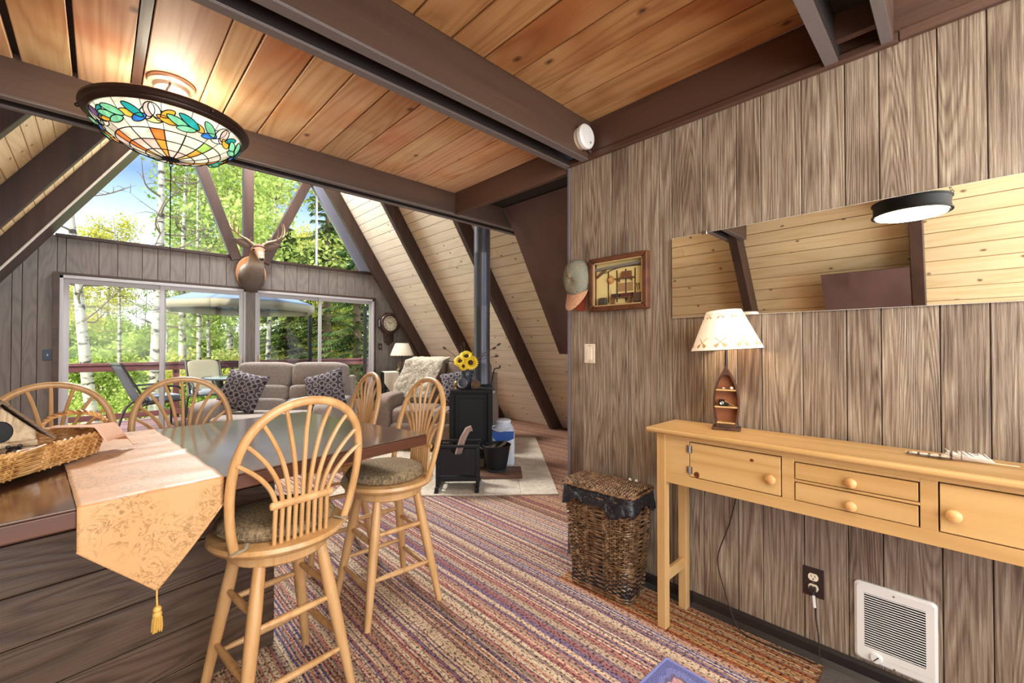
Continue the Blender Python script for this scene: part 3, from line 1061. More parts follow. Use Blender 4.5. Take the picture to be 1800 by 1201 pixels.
MB().box(-0.026, -0.006, yy_(0.5), yy_(0.36), zz_(0.18), zz_(0.26)).build('mini_box', md, sb, smooth=False)
cn = MB()
cn.prism([(yy_(0.53), zz_(0.26)), (yy_(0.57), zz_(0.18)), (yy_(0.74), zz_(0.18)), (yy_(0.78), zz_(0.26))], lambda a, b, t: (t, a, b), -0.024, -0.008)
cn.build('mini_canoe', plain('mini_maroon', (84, 40, 34), 0.6), sb, smooth=False)
MB().box(-0.03, -0.004, yy_(0.98), yy_(0.80), zz_(0.05), zz_(0.25)).build('mini_creel', plain('mini_wicker', (82, 60, 42), 0.8, var=0.4, scale=300), sb, smooth=False, bevel=0.004)
MB().box(-0.026, -0.004, yy_(0.24), yy_(0.08), zz_(0.03), zz_(0.20)).build('mini_waders', plain('mini_olive', (70, 62, 50), 0.8, var=0.3, scale=200), sb, smooth=False, bevel=0.006)
nt = MB()
nt.lathe([(0.0, 0.003), (0.013, 0.002), (0.014, 0.0)], 14, (-0.004, yy_(0.30), zz_(0.34)), (-1, 0, 0), sx=1.0, sy=1.0)
nt.build('mini_landing_net', plain('mini_straw', (206, 186, 130), 0.8), sb)
MB().box(-0.006, -0.003, yy_(0.98), yy_(0.92), zz_(0.33), zz_(0.55)).build('mini_towel', plain('mini_plum', (92, 62, 60), 0.8), sb, smooth=False)
for f in (0.84, 0.88):
    MB().tube([(-0.005, yy_(f), zz_(0.30)), (-0.005, yy_(f - 0.01), zz_(0.46))], [0.002, 0.004], 6).build('mini_fish', mw, sb)

# baseball cap on a wooden hook
hk = thing('wall_hook', 'small red wooden wall hook holding the baseball cap', 'hook', (WX, 1.505, 1.43))
MB().box(-0.014, 0, -0.032, 0.032, -0.026, 0.05).build('backplate', plain('red_stain', (140, 58, 34), 0.45), hk, smooth=False, bevel=0.004)
MB().tube([(-0.008, 0, 0.03), (-0.04, 0, 0.04), (-0.05, 0, 0.055)], 0.006, 8).build('peg', plain('red_stain_peg', (132, 54, 32), 0.45), hk)
cp = thing('baseball_cap', 'faded sage baseball cap with tan brim on a hook', 'cap', (WX - 0.012, 1.505, 1.55), 0)
cr = MB()
# dome axis points out of the wall; brim hangs down


def crown(u, v):
    a = 2 * pi * u
    r = sin(v * pi / 2)
    y = 0.082 * r * cos(a)
    z = 0.112 * r * sin(a) + 0.035
    x = -0.085 * (1 - v ** 2.6) * (1.0 + 0.12 * sin(a)) - 0.008
    return (x, y, z)


cr.grid(36, 10, crown)
co = cr.build('crown', 'hatcloth', cp, merge=True)
brm = MB()


def brimf(u, v):
    t = (u - 0.5) * 2
    y = 0.076 * t * (1 - 0.12 * v)
    zz = -0.058 - 0.092 * v * sqrt(max(0.0, 1 - (0.93 * t) ** 2)) + 0.030 * t * t
    x = -0.068 - 0.034 * v * (1 - 0.5 * t * t) + 0.052 * t * t
    return (x, y, zz)


brm.grid(18, 8, brimf)
solid(brm.build('brim', 'brim', cp), 0.004)
MB().ell((-0.096, 0, 0.042), (0.006, 0.008, 0.008), 10, 6).build('button', 'brim', cp)
for k in range(6):
    a = k * pi / 3 + 0.26
    pts = [Vector(crown(a / (2 * pi) % 1.0, v)) + Vector((-0.0012, 0, 0)) for v in (0.05, 0.25, 0.45, 0.65, 0.85, 0.98)]
    MB().tube(pts, 0.0012, 5).build('seam', 'brim', cp)
lg = MB()
lg.grid(14, 6, lambda u, v: tuple(Vector(crown(0.75 + (u - 0.5) * 0.17, 0.62 + 0.26 * v)) + Vector((-0.003, 0, 0))))
lgm = M('round_emblem', 0.7)
lgn = lgm.n('TexVoronoi', {'Vector': lgm.obj(), 'Scale': 60.0})
lgm.color(lgm.ramp(lgn.outputs['Distance'], [(0.25, (74, 76, 78)), (0.42, (150, 150, 140)), (0.6, (196, 196, 184))]))
lg.build('embroidered_emblem', lgm.mat, cp)
for k, u in ((0, 0.17), (1, 0.33)):
    p = Vector(crown(u + 0.5, 0.6))
    MB().ell(p + Vector((-0.001, 0, 0)), (0.002, 0.004, 0.004), 8, 5).build('eyelet', 'bronze', cp)

# wall outlet and heater below the console
ol = thing('wall_outlet', 'brown duplex wall outlet with ivory sockets under the console table', 'outlet', (WX, 0.396, 0.289))
MB().box(-0.005, 0, -0.034, 0.034, -0.055, 0.055).build('plate', 'brownplastic', ol, smooth=False, bevel=0.002)
for q in (0.02, -0.02):
    s = MB().prism([(0.0168 * cos(t) , max(-0.0135, min(0.0135, 0.0168 * sin(t)))) for t in [2 * pi * i / 20 for i in range(20)]],
                   lambda a, b, t: (t, a, b), -0.0075, -0.004).build('socket', 'ivory', ol, (0, 0, q), smooth=False)
    sl = MB()
    for dy in (-0.006, 0.006):
        sl.box(-0.0079, -0.0070, dy - 0.001, dy + 0.001, 0.0, 0.008)
    sl.box(-0.0079, -0.0070, -0.002, 0.002, -0.009, -0.004)
    sl.build('slot', 'black', s, smooth=False)
MB().lathe([(0, 0.0015), (0.003, 0.001), (0.0032, 0)], 10, (-0.005, 0, 0), (-1, 0, 0)).build('screw', 'chrome', ol)

ht = thing('wall_heater', 'white louvred electric wall heater set into the dark wall boards', 'heater', (WX, 0.1625, 0.214))
hw, hh = 0.1085, 0.139


def rrect(w, h, r, n=6):
    p = []
    for cx, cy, a0 in ((w - r, h - r, 0), (-w + r, h - r, pi / 2), (-w + r, -h + r, pi), (w - r, -h + r, 1.5 * pi)):
        for i in range(n + 1):
            a = a0 + pi / 2 * i / n
            p.append((cx + r * cos(a), cy + r * sin(a)))
    return p


gy, gz0, gz1 = 0.080, -0.086, 0.104
hm = MB()
outer = rrect(hw, hh, 0.016)
hsh = MB()
ro, ri = rrect(hw, hh, 0.016), rrect(hw - 0.008, hh - 0.008, 0.012)
n_ = len(ro)
vs = [(0, a, b) for a, b in ro] + [(-0.008, a, b) for a, b in ro] + [(-0.014, a, b) for a, b in ri]
fs = []
for i in range(n_):
    j = (i + 1) % n_
    fs += [(i, j, n_ + j, n_ + i), (n_ + i, n_ + j, 2 * n_ + j, 2 * n_ + i)]
hsh.add(vs, fs)
# front face with the louvre opening
hsh.box(-0.0141, -0.012, -hw + 0.008, -gy, gz0, gz1)
hsh.box(-0.0141, -0.012, gy, hw - 0.008, gz0, gz1)
for zz0, zz1, sgn in ((gz1, hh - 0.008, 1), (-hh + 0.008, gz0, -1)):
    cut = hw - 0.020
    e1_ = hh - 0.020
    poly = [(-hw + 0.008, gz1), (hw - 0.008, gz1), (hw - 0.008, e1_), (hw - 0.0115, e1_ + 0.0085), (cut, hh - 0.008), (-cut, hh - 0.008), (-hw + 0.0115, e1_ + 0.0085), (-hw + 0.008, e1_)]
    if sgn < 0:
        poly = [(a_, -b_ if b_ != gz1 else gz0) for a_, b_ in poly]
    hsh.prism(poly, lambda a, b, t: (t, a, b), -0.0141, -0.012)
hsh.build('housing', 'white', ht, angle=0.5)
MB().box(-0.005, -0.003, -gy, gy, gz0, gz1).build('interior', 'black', ht, smooth=False)
ns = 23
for k in range(ns):
    z = gz0 + (gz1 - gz0) * (k + 0.5) / ns
    MB().obox((-0.0115, 0, z), (0, 1, 0), (1, 0, -0.5), (0.5, 0, 1), gy, 0.004, 0.0013).build('louvre_slat', 'white', ht, smooth=False)
for q in (-0.03, 0.035):
    MB().box(-0.0152, -0.0148, q - 0.0007, q + 0.0007, 0.03, gz1).build('wire', 'chrome', ht, smooth=False)
kb = MB().lathe([(0.0, 0.012), (0.014, 0.012), (0.016, 0.009), (0.0175, 0.0)], 24, (-0.014, 0.047, -0.113), (-1, 0, 0)).build('knob', 'white', ht)
MB().obox((-0.027, 0.047, -0.113), (0, 0.6, -0.8), (1, 0, 0), (0, 0.8, 0.6), 0.011, 0.001, 0.0012).build('pointer', 'black', kb, smooth=False)
MB().box(-0.0146, -0.0141, -0.095, 0.02, -0.1115, -0.1105).build('groove', 'alu', ht, smooth=False)
for q in (0.12, -0.13):
    MB().lathe([(0, 0.0015), (0.003, 0.001), (0.0035, 0)], 10, (-0.0141, 0, q), (-1, 0, 0)).build('screw', 'chrome', ht)

# ------------------------------------------------------------------ console table
cx0, cx1 = 1.735, 1.972          # front and rear face of the apron
cy0, cy1 = -0.43, 0.905
ct = thing('console_table', 'long narrow yellow pine console table against the grey wall', 'console table', (0, 0, 0))
tp = MB()
prof = [(cx0 - 0.030, 0.847), (cx0 - 0.022, 0.855), (WX - 0.018, 0.855), (WX - 0.018, 0.833), (cx0 - 0.022, 0.833), (cx0 - 0.030, 0.840)]
tp.prism([(cx0 - 0.034, cy0 - 0.035), (WX - 0.02, cy0 - 0.035), (WX - 0.02, cy1 + 0.035), (cx0 - 0.034, cy1 + 0.035)],
         lambda a, b, t: (a, b, t), 0.833, 0.855)
tp.build('top', 'pine', ct, smooth=True, bevel=0.009, seg=3)
ap = MB()
ap.box(cx0 + 0.004, cx0 + 0.022, cy0 + 0.035, cy1 - 0.035, 0.812, 0.833)           # upper rail
ap.box(cx0 + 0.004, cx0 + 0.022, cy0 + 0.035, cy1 - 0.035, 0.625, 0.668)           # lower rail
ap.box(cx0 + 0.004, cx0 + 0.022, 0.766, cy1 - 0.035, 0.668, 0.812)
ap.box(cx0 + 0.004, cx0 + 0.022, cy0 + 0.035, -0.286, 0.668, 0.812)
ap.box(cx0 + 0.004, cx0 + 0.022, 0.398, 0.436, 0.668, 0.812)
ap.box(cx0 + 0.004, cx0 + 0.022, 0.044, 0.082, 0.668, 0.812)
ap.box(cx0 + 0.004, cx0 + 0.022, 0.082, 0.398, 0.733, 0.741)
ap.box(cx0 + 0.004, cx0 + 0.022, 0.082, 0.398, 0.802, 0.812)
ap.build('face_frame', 'pine', ct, smooth=False, bevel=0.0012, seg=1)
MB().box(cx0 + 0.026, cx1, cy0 + 0.04, cy1 - 0.04, 0.63, 0.832).build('carcass', 'dark', ct, smooth=False)
for ya, yb in ((cy1 - 0.022, cy1 - 0.004), (cy0 + 0.004, cy0 + 0.022)):
    MB().box(cx0 + 0.03, cx1 - 0.03, ya, yb, 0.625, 0.833).build('end_panel', 'pine_v', ct, smooth=False)
for x0 in (cx0, cx1 - 0.038):
    for ya in (cy1 - 0.038, cy0):
        MB().box(-0.019, 0.019, -0.019, 0.019, 0, 0.833).build('leg', 'pine_v', ct, (x0 + 0.019, ya + 0.019, 0), smooth=False, bevel=0.003)
for ya in (cy1 - 0.027, cy0 + 0.011):
    MB().box(cx0 + 0.038, cx1 - 0.038, ya, ya + 0.016, 0.185, 0.235).build('stretcher', 'pine', ct, smooth=False, bevel=0.002)


def knob(parent, y, z, r=0.0155):
    return MB().lathe([(0.0, 0.026), (r * 0.6, 0.025), (r, 0.019), (r * 1.0, 0.013), (r * 0.55, 0.006), (r * 0.5, 0.0)], 20, (cx0 + 0.003, y, z), (-1, 0, 0)
                      ).build('knob', 'knob', parent)


def cab_door(y0, y1, ky, hinge, hs=1):
    d = MB().box(cx0 + 0.003, cx0 + 0.020, y0, y1, 0.6715, 0.8085).build('door', 'pine_knot', ct, smooth=False, bevel=0.001, seg=1)
    knob(d, ky, 0.7265, 0.0175)
    if hinge:
        for z in (0.782, 0.697):
            h = MB()
            yq = y1 if hs > 0 else y0
            y1_, y1 = y1, yq
            h.box(cx0 - 0.0005, cx0 + 0.0035, y1 + 0.001, y1 + 0.011, z - 0.014, z + 0.014)
            h.box(cx0 - 0.0005, cx0 + 0.0035, y1 - 0.011, y1 - 0.002, z - 0.014, z + 0.014)
            h.tube([(cx0 - 0.003, y1 - 0.0005, z - 0.016), (cx0 - 0.003, y1 - 0.0005, z + 0.016)], 0.003, 8)
            for dy in (0.006, -0.0065):
                for dz in (-0.009, 0.009):
                    h.ell((cx0 - 0.001, y1 + dy, z + dz), (0.0012, 0.0018, 0.0018), 6, 4)
            h.build('hinge', 'chrome', d)
            y1 = y1_
    return d


dA = cab_door(0.4395, 0.7625, 0.468, True)
dB = cab_door(-0.2825, 0.0405, 0.0125, True, -1)
kn = MB().prism([(0.011 * cos(t) * (1 + 0.2 * cos(t)), 0.012 * sin(t)) for t in [2 * pi * i / 16 for i in range(16)]],
                lambda a, b, t: (t, 0.733 + a, 0.683 + b), cx0 + 0.0024, cx0 + 0.003)
kn.build('knot', 'knot', dA, smooth=False)
MB().prism([(0.007 * cos(t), 0.0055 * sin(t)) for t in [2 * pi * i / 14 for i in range(14)]], lambda a, b, t: (t, 0.532 + a, 0.780 + b), cx0 + 0.0024, cx0 + 0.003
           ).build('knot', 'knot', dA, smooth=False)
for z0_, z1_, kz in ((0.7440, 0.7985, 0.7655), (0.6710, 0.7300, 0.692)):
    d = MB().box(cx0 + 0.001, cx0 + 0.020, 0.0855, 0.3945, z0_, z1_).build('drawer', 'pine', ct, smooth=False, bevel=0.001, seg=1)
    knob(d, 0.2405, kz)

# feather on the console top
fe = thing('feather', 'barred white feather lying on the console table top', 'feather', (1.87, 0.0, 0.857), radians(-90))
fb = MB()
L_ = 0.235


def fe_w(t):
    return 0.0155 * (sin(pi * min(1, t * 1.05)) ** 0.6) * (0.55 + 0.45 * t) if t < 0.95 else 0.003


nb = 200
for k in range(nb):
    t = 0.02 + 0.80 * k / nb
    x = -L_ / 2 + L_ * t
    for s in (-1, 1):
        w = 0.026 * (sin(pi * (0.06 + 0.90 * t)) ** 0.7) * (1.15 if t > 0.45 else 0.9) * random.uniform(0.85, 1.1)
        ln = w * (1.3 if t > 0.5 else 1.0)
        up = random.uniform(0.001, 0.004) + (random.uniform(0.004, 0.022) if t > 0.48 else random.uniform(0.0, 0.004))
        a = Vector((x, 0, 0.003))
        b = Vector((x - ln * 0.9, s * w, up))
        dd = Vector((0.0026 if t < 0.5 else 0.0013, 0, 0.0004))
        fb.add([a - dd, a + dd, b + dd * 0.5, b - dd * 0.5], [(0, 1, 2, 3)])
fm = M('barred_feather', 0.8)
fx = fm.n('SeparateXYZ', {0: fm.obj()}).outputs[0]
wv = fm.math('SINE', fm.math('MULTIPLY', fx, 260.0))
bars = fm.ramp(wv, [(0.45, (236, 230, 222)), (0.75, (196, 176, 158)), (0.95, (74, 66, 62))])
fm.color(fm.mix(fm.math('GREATER_THAN', fx, 0.005), bars, lin((240, 236, 230))))
fb.build('vane', fm.mat, fe, smooth=False)['kind'] = 'stuff'
MB().tube([(-L_ / 2, 0, 0.003), (0, 0, 0.005), (L_ / 2, 0, 0.004)], [0.0006, 0.0014, 0.0016], 6).build('quill', plain('quill', (226, 206, 170), 0.5), fe)

# ------------------------------------------------------------------ boat lamp
bl = thing('table_lamp', 'boat shaped shelf lamp with crossed paddle shade on the console table', 'lamp', (1.885, 0.672, 0.855), radians(-74))
LO = bl
dw = wood('lamp_dark_wood', [(0.0, (44, 26, 18)), (0.6, (74, 46, 32)), (1.0, (96, 62, 44))], axis=2, ring=6, ringk=30, fib=0.5, rough=0.4, bump=0.05, tint=0.0)
inn = wood('lamp_inner_wood', [(0.0, (126, 68, 36)), (0.6, (156, 92, 52)), (1.0, (178, 112, 68))], axis=0, ring=6, ringk=30, fib=0.5, rough=0.5, bump=0.05, tint=0.0)
# local x across, y towards back (+), z up ; front faces -y
MB().box(-0.053, 0.053, -0.036, 0.036, 0.0, 0.012).build('base', dw, bl, smooth=False, bevel=0.002)
MB().box(-0.036, 0.036, -0.03, 0.03, 0.012, 0.026).build('plinth', dw, bl, smooth=False, bevel=0.001)
HT = 0.265
hp = spline([(-0.040, 0.024), (-0.047, 0.07), (-0.0495, 0.11), (-0.045, 0.16), (-0.031, 0.21), (-0.012, 0.25), (0.0, HT)], 6) if False else None
zs = [0.024, 0.06, 0.10, 0.135, 0.165, 0.195, 0.22, 0.24, HT]
wsd = [0.039, 0.0455, 0.0495, 0.0485, 0.044, 0.0345, 0.0235, 0.0135, 0.001]
pl_ = spline([(w, 0, z) for w, z in zip(wsd, zs)], 4)
hullb = MB()
vs, fs = [], []
th = 0.0065
for i, p in enumerate(pl_):
    w, z = p.x, p.z
    wi_ = max(0.0, w - th)
    vs += [(w, -0.028, z), (w, 0.03, z), (wi_, 0.03, z), (wi_, -0.028, z), (-w, -0.028, z), (-w, 0.03, z), (-wi_, 0.03, z), (-wi_, -0.028, z)]
for i in range(len(pl_) - 1):
    for o_ in (0, 4):
        for k in range(4):
            fs.append((8 * i + o_ + k, 8 * i + o_ + (k + 1) % 4, 8 * (i + 1) + o_ + (k + 1) % 4, 8 * (i + 1) + o_ + k))
hullb.add(vs, fs)
hullb.build('hull', dw, bl, angle=0.6)
# back panel and solid bow block
bk = [(p.x - 0.003, p.z) for p in pl_] + [(-p.x + 0.003, p.z) for p in reversed(pl_[:-1])]
MB().prism(bk, lambda a, b, t: (a, t, b), 0.018, 0.026).build('back_panel', inn, bl, smooth=False)
bw = [(p.x - 0.002, p.z) for p in pl_ if p.z > 0.218]
bwp = bw + [(-a, b) for a, b in reversed(bw[:-1])] + [(-0.012, 0.226), (0, 0.229), (0.012, 0.226)]
MB().prism(bwp, lambda a, b, t: (a, t, b), -0.0285, 0.02).build('bow_block', dw, bl, smooth=False)
for z, w in ((0.165, 0.0375), (0.095, 0.0425), (0.030, 0.034)):
    MB().box(-w, w, -0.027, 0.02, z - 0.003, z + 0.003).build('shelf', 'pine', bl, smooth=False, bevel=0.001)
MB().tube([(0, 0, 0.255), (0, 0, 0.36)], 0.0055, 12).build('pole', 'bronze', bl)
MB().lathe([(0.011, 0.0), (0.012, 0.01), (0.009, 0.03), (0.006, 0.034)], 14, (0, 0, 0.355)).build('bulb_socket', 'bronze', bl)
MB().ell((0, 0, 0.412), (0.022, 0.022, 0.03), 14, 9).build('bulb', emit('bulb_glow', (255, 226, 180), 6.0), bl)
sh = M('lit_paper_shade', 0.8)
sh.color((246, 232, 208))
sh.b.inputs['Emission Color'].default_value = lin((255, 226, 190))
sh.b.inputs['Emission Strength'].default_value = 0.32
SZ0, SZ1, SR0, SR1 = 0.332, 0.496, 0.137, 0.066
s_ = MB().lathe([(SR0, SZ0), (SR1, SZ1)], 64, (0, 0, 0))
s_.f = s_.f[:-2]
so = s_.build('shade', sh.mat, bl)
so.rotation_euler = (0, radians(-3.5), 0)
so.location = (0.022, 0, 0)
tm = MB()
tm.tube([(SR0 * cos(t), SR0 * sin(t), SZ0) for t in [2 * pi * i / 64 for i in range(64)]], 0.0016, 6, closed=True)
tm.build('hem', plain('shade_hem', (92, 72, 58), 0.6), so)
tm = MB()
tm.tube([(SR1 * cos(t), SR1 * sin(t), SZ1) for t in [2 * pi * i / 64 for i in range(64)]], 0.0013, 6, closed=True)
tm.build('hem', plain('shade_hem_top', (150, 124, 98), 0.6), so)
sp_ = MB()
for k in range(3):
    a = k * 2 * pi / 3
    sp_.tube([(0, 0, SZ1 - 0.01), (SR1 * cos(a), SR1 * sin(a), SZ1 - 0.002)], 0.0012, 5)
sp_.build('spider', 'bronze', so)
padm = plain('printed_paddle', (214, 168, 116), 0.8, var=0.05)


def cone_pt(a, s):
    """a: angle, s: slant fraction 0 bottom .. 1 top"""
    r = SR0 + (SR1 - SR0) * s + 0.0008
    return (r * cos(a), r * sin(a), SZ0 + (SZ1 - SZ0) * s)


def paddles(a, s, size):
    m = MB()
    slant = sqrt((SR0 - SR1) ** 2 + (SZ1 - SZ0) ** 2)
    for sg in (-1, 1):
        dirx, diry = sg * 0.72, 0.69
        pts = [(-1.0, 0.22), (-0.95, 0.26), (-0.45, 0.17), (-0.35, 0.06), (0.92, 0.05), (0.95, 0.09), (1.0, 0.09)]
        loop = [(l, w) for l, w in pts] + [(l, -w) for l, w in reversed(pts)]
        n = len(pts)
        vs = []
        for l, w in loop:
            px = (dirx * l - diry * w) * size
            py = (diry * l + dirx * w) * size
            ss = s + py / slant
            r = SR0 + (SR1 - SR0) * ss
            vs.append(cone_pt(a + px / r, ss))
        fs = [(i, i + 1, 2 * n - 2 - i, 2 * n - 1 - i) for i in range(n - 1)]
        m.add(vs, fs)
    return m


for k in range(10):
    paddles(2 * pi * (k + 0.35) / 10, 0.20, 0.029).build('paddle_print', padm, so, smooth=False)
for k in range(10):
    paddles(2 * pi * (k + 0.35) / 10, 0.86, 0.0165).build('paddle_print', padm, so, smooth=False)
lp = light('lamp_bulb_light', 'POINT', (1.885, 0.672, 1.265), 2.4, (1.0, 0.78, 0.52), shadow_soft_size=0.03)

# little things on the lamp shelves
RL = Matrix.Translation((1.885, 0.672, 0.855)) @ Matrix.Rotation(radians(-74), 4, 'Z')


def on_lamp(x, y, z):
    return tuple(RL @ Vector((x, y, z)))


cmr = thing('toy_camera', 'tiny antique camera figurine on the middle lamp shelf', 'figurine', on_lamp(-0.016, -0.010, 0.098), radians(-74))
MB().box(-0.012, 0.010, -0.008, 0.012, 0.0, 0.026).build('body', 'black', cmr, smooth=False, bevel=0.002)
MB().lathe([(0.0085, 0.0), (0.0075, 0.008), (0.006, 0.009), (0.0, 0.007)], 14, (0.0, -0.008, 0.013), (0, -1, 0)).build('lens', 'chrome', cmr)
MB().box(0.010, 0.026, -0.006, 0.008, 0.0, 0.014).build('bellows', 'black', cmr, smooth=False, bevel=0.002)
MB().tube([(0.004, -0.004, 0.024), (0.046, -0.002, 0.003)], 0.0011, 5).build('tripod_leg', plain('brass_rod', (190, 150, 96), 0.4), cmr)
sh1 = tag(MB().ell((0, 0, 0.006), (0.011, 0.007, 0.0065), 12, 8).build('seashell', plain('shell_white', (236, 228, 212), 0.4, var=0.1, scale=90), loc=on_lamp(0.021, -0.012, 0.168)),
          'small white seashell on the top lamp shelf', 'shell')
sh2_ = tag(MB().ell((0, 0, 0.004), (0.012, 0.006, 0.004), 12, 8).build('pebble', plain('pebble_grey', (186, 172, 156), 0.5, var=0.1, scale=90), loc=on_lamp(-0.010, -0.010, 0.168)),
           'flat grey pebble beside the seashell on the lamp', 'pebble')

# lamp cord down to the outlet
cd = MB()
ds = [(1.985, 0.66, 0.80), (1.985, 0.655, 0.62), (1.985, 0.672, 0.54), (1.983, 0.700, 0.42), (1.98, 0.742, 0.29), (1.978, 0.742, 0.22), (1.965, 0.712, 0.14),
      (1.952, 0.68, 0.062), (1.94, 0.64, 0.012), (1.935, 0.58, 0.005), (1.945, 0.48, 0.005), (1.955, 0.43, 0.005), (1.952, 0.385, 0.006), (1.962, 0.373, 0.02),
      (1.972, 0.376, 0.10), (1.978, 0.386, 0.17), (1.977, 0.385, 0.215), (1.978, 0.391, 0.245), (1.982, 0.396, 0.266)]
tp_ = spline(ds, 5)
pc = thing('power_cord', 'thin brown power cord looping from the console to the outlet', 'cord', (1.985, 0.66, 0.0))
off = Vector((1.985, 0.66, 0.0))
cd.tube([p - off for p in tp_], 0.0026, 6)
cd.build('wire', 'brownplastic', pc)
pg = MB()
pg.box(1.974, 1.9915, 0.385, 0.407, 0.258, 0.276)
po = pg.build('plug', 'brownplastic', pc, tuple(-off), smooth=False, bevel=0.003)
tg = MB().bar(Vector((1.972, 0.387, 0.205)) - off, Vector((1.975, 0.391, 0.248)) - off, 0.009, 0.002, (1, 0, 0))
tg.build('paper_label', 'white', pc, smooth=False)

# ------------------------------------------------------------------ wicker hamper with a bin liner
hp_ = thing('wicker_hamper', 'tall brown wicker hamper lined with a black bag beside the console', 'hamper', (1.846, 1.228, 0.0), radians(3))
HB = (0.088, 0.155)   # half size at the floor (x, y)
HTp = (0.118, 0.192)
HZ = 0.485


def hamp(s, z):
    """s along the perimeter 0..1 ; returns xy on the rounded outline at height z"""
    t = z / HZ
    hx = HB[0] + (HTp[0] - HB[0]) * t
    hy = HB[1] + (HTp[1] - HB[1]) * t
    a = 2 * pi * s
    ex = 0.22
    c_, s__ = cos(a), sin(a)
    return (hx * math.copysign(abs(c_) ** ex, c_), hy * math.copysign(abs(s__) ** ex, s__))


# arc-length parametrisation of the outline
SS = [i / 720 for i in range(721)]
PP = [Vector(hamp(s, HZ / 2)) for s in SS]
cum = [0.0]
for i in range(720):
    cum.append(cum[-1] + (PP[i + 1] - PP[i]).length)


def s_at(f):
    L = (f % 1.0) * cum[-1]
    lo, hi = 0, 720
    while hi - lo > 1:
        m_ = (lo + hi) // 2
        if cum[m_] <= L:
            lo = m_
        else:
            hi = m_
    return SS[lo] + (SS[hi] - SS[lo]) * ((L - cum[lo]) / max(1e-9, cum[hi] - cum[lo]))


NS = 44          # stakes
wv = MB()
rows = 46
for k in range(rows):
    z = 0.018 + (HZ - 0.03) * k / (rows - 1)
    pts = []
    band = k in (14, 15, 31, 32)
    for i in range(NS * 2):
        f = i / (NS * 2)
        s = s_at(f)
        x, y = hamp(s, z)
        nrm = Vector((x / HB[0] ** 1, y / HB[1] ** 1)).normalized()
        amp = 0.0045 * (1 if ((i // 1) % 4 < 2) ^ (k % 2 == 0) else -1)
        if band:
            amp = 0.005
        nx, ny = (1, 0) if abs(abs(x) - abs(hamp(0, z)[0])) < 0.006 else (0, 1)
        pts.append((x + math.copysign(nx, x) * amp, y + math.copysign(ny, y) * amp, z + (0.002 * sin(i * 1.3 + k))))
    wv.tube(pts, 0.0045, 5, closed=True)
wo = wv.build('weave', 'wicker_dark', hp_)
wo['kind'] = 'stuff'
st = MB()
for i in range(NS):
    s = s_at((i + 0.25) / NS)
    a, b = hamp(s, 0.0), hamp(s, HZ)
    st.tube([(a[0], a[1], 0.005), (b[0], b[1], HZ)], 0.004, 5)
so_ = st.build('stakes', 'wicker_dark', hp_)
so_['kind'] = 'stuff'
for z, r in ((0.010, 0.009), (0.024, 0.007)):
    q = MB()
    pts = []
    for i in range(120):
        x, y = hamp(s_at(i / 120), z)
        pts.append((x * 1.03, y * 1.02, z + 0.003 * sin(i * 0.9)))
    q.tube(pts, r, 6, closed=True)
    q.build('foot_border', 'wicker_dark', hp_)
inl = MB()
inl.prism([hamp(i / 40, HZ / 2) for i in range(40)], lambda a, b, t: (a * 0.93, b * 0.95, t), 0.012, HZ - 0.01)
inl.build('inner_liner', 'bag', hp_, smooth=False)
# bag folded over the rim
bg = MB()


def bagf(u, v):
    s = s_at(u)
    x, y = hamp(s, HZ)
    out = 1.035 + 0.075 * v + 0.02 * sin(u * 61) * v + 0.015 * sin(u * 143 + 1) * v
    drop = (0.075 + 0.018 * sin(u * 23 + 0.6) + 0.012 * sin(u * 57)) * v
    return (x * out + 0.006 * mnoise.noise(Vector((u * 30, v * 3, 1))), y * (1 + (out - 1) * 0.62), HZ + 0.014 - drop + 0.006 * mnoise.noise(Vector((u * 40, v * 5, 7))))


bg.grid(160, 8, bagf)
solid(bg.build('bin_liner', 'bag', hp_, merge=True), 0.002)
# woven lid
ld = MB()
nl = 24
for k in range(nl):
    yk = -0.196 + 0.392 * (k + 0.5) / nl
    pts = []
    for i in range(19):
        xx = -0.120 + 0.240 * i / 18
        zz = HZ + 0.024 + 0.012 * (1 - (xx / 0.120) ** 2) + 0.0028 * (1 if (i + k) % 2 else -1)
        pts.append((xx, yk, zz))
    ld.tube(pts, 0.0056, 5)
for k in range(10):
    xk = -0.1 + 0.2 * k / 9
    ld.tube([(xk, -0.194, HZ + 0.024 + 0.012 * (1 - (xk / 0.112) ** 2)), (xk, 0.194, HZ + 0.024 + 0.012 * (1 - (xk / 0.112) ** 2))], 0.0032, 5)
lo_ = MB()
lid = thing('lid', None, None)
lid.parent = hp_
ldo = ld.build('lid_weave', 'wicker_dark', lid)
ldo['kind'] = 'stuff'
q = MB()
pts = []
for i in range(120):
    x, y = hamp(s_at(i / 120), HZ)
    pts.append((x * 1.04, y * 1.03, HZ + 0.022 + 0.002 * sin(i * 1.7)))
q.tube(pts, 0.0068, 6, closed=True)
q.build('lid_border', 'wicker_dark', lid)
for k in range(2):
    MB().ell((0.112, -0.10 + 0.035 * k, HZ + 0.034), (0.004, 0.008, 0.009), 8, 6).build('white_tie', 'white', hp_)

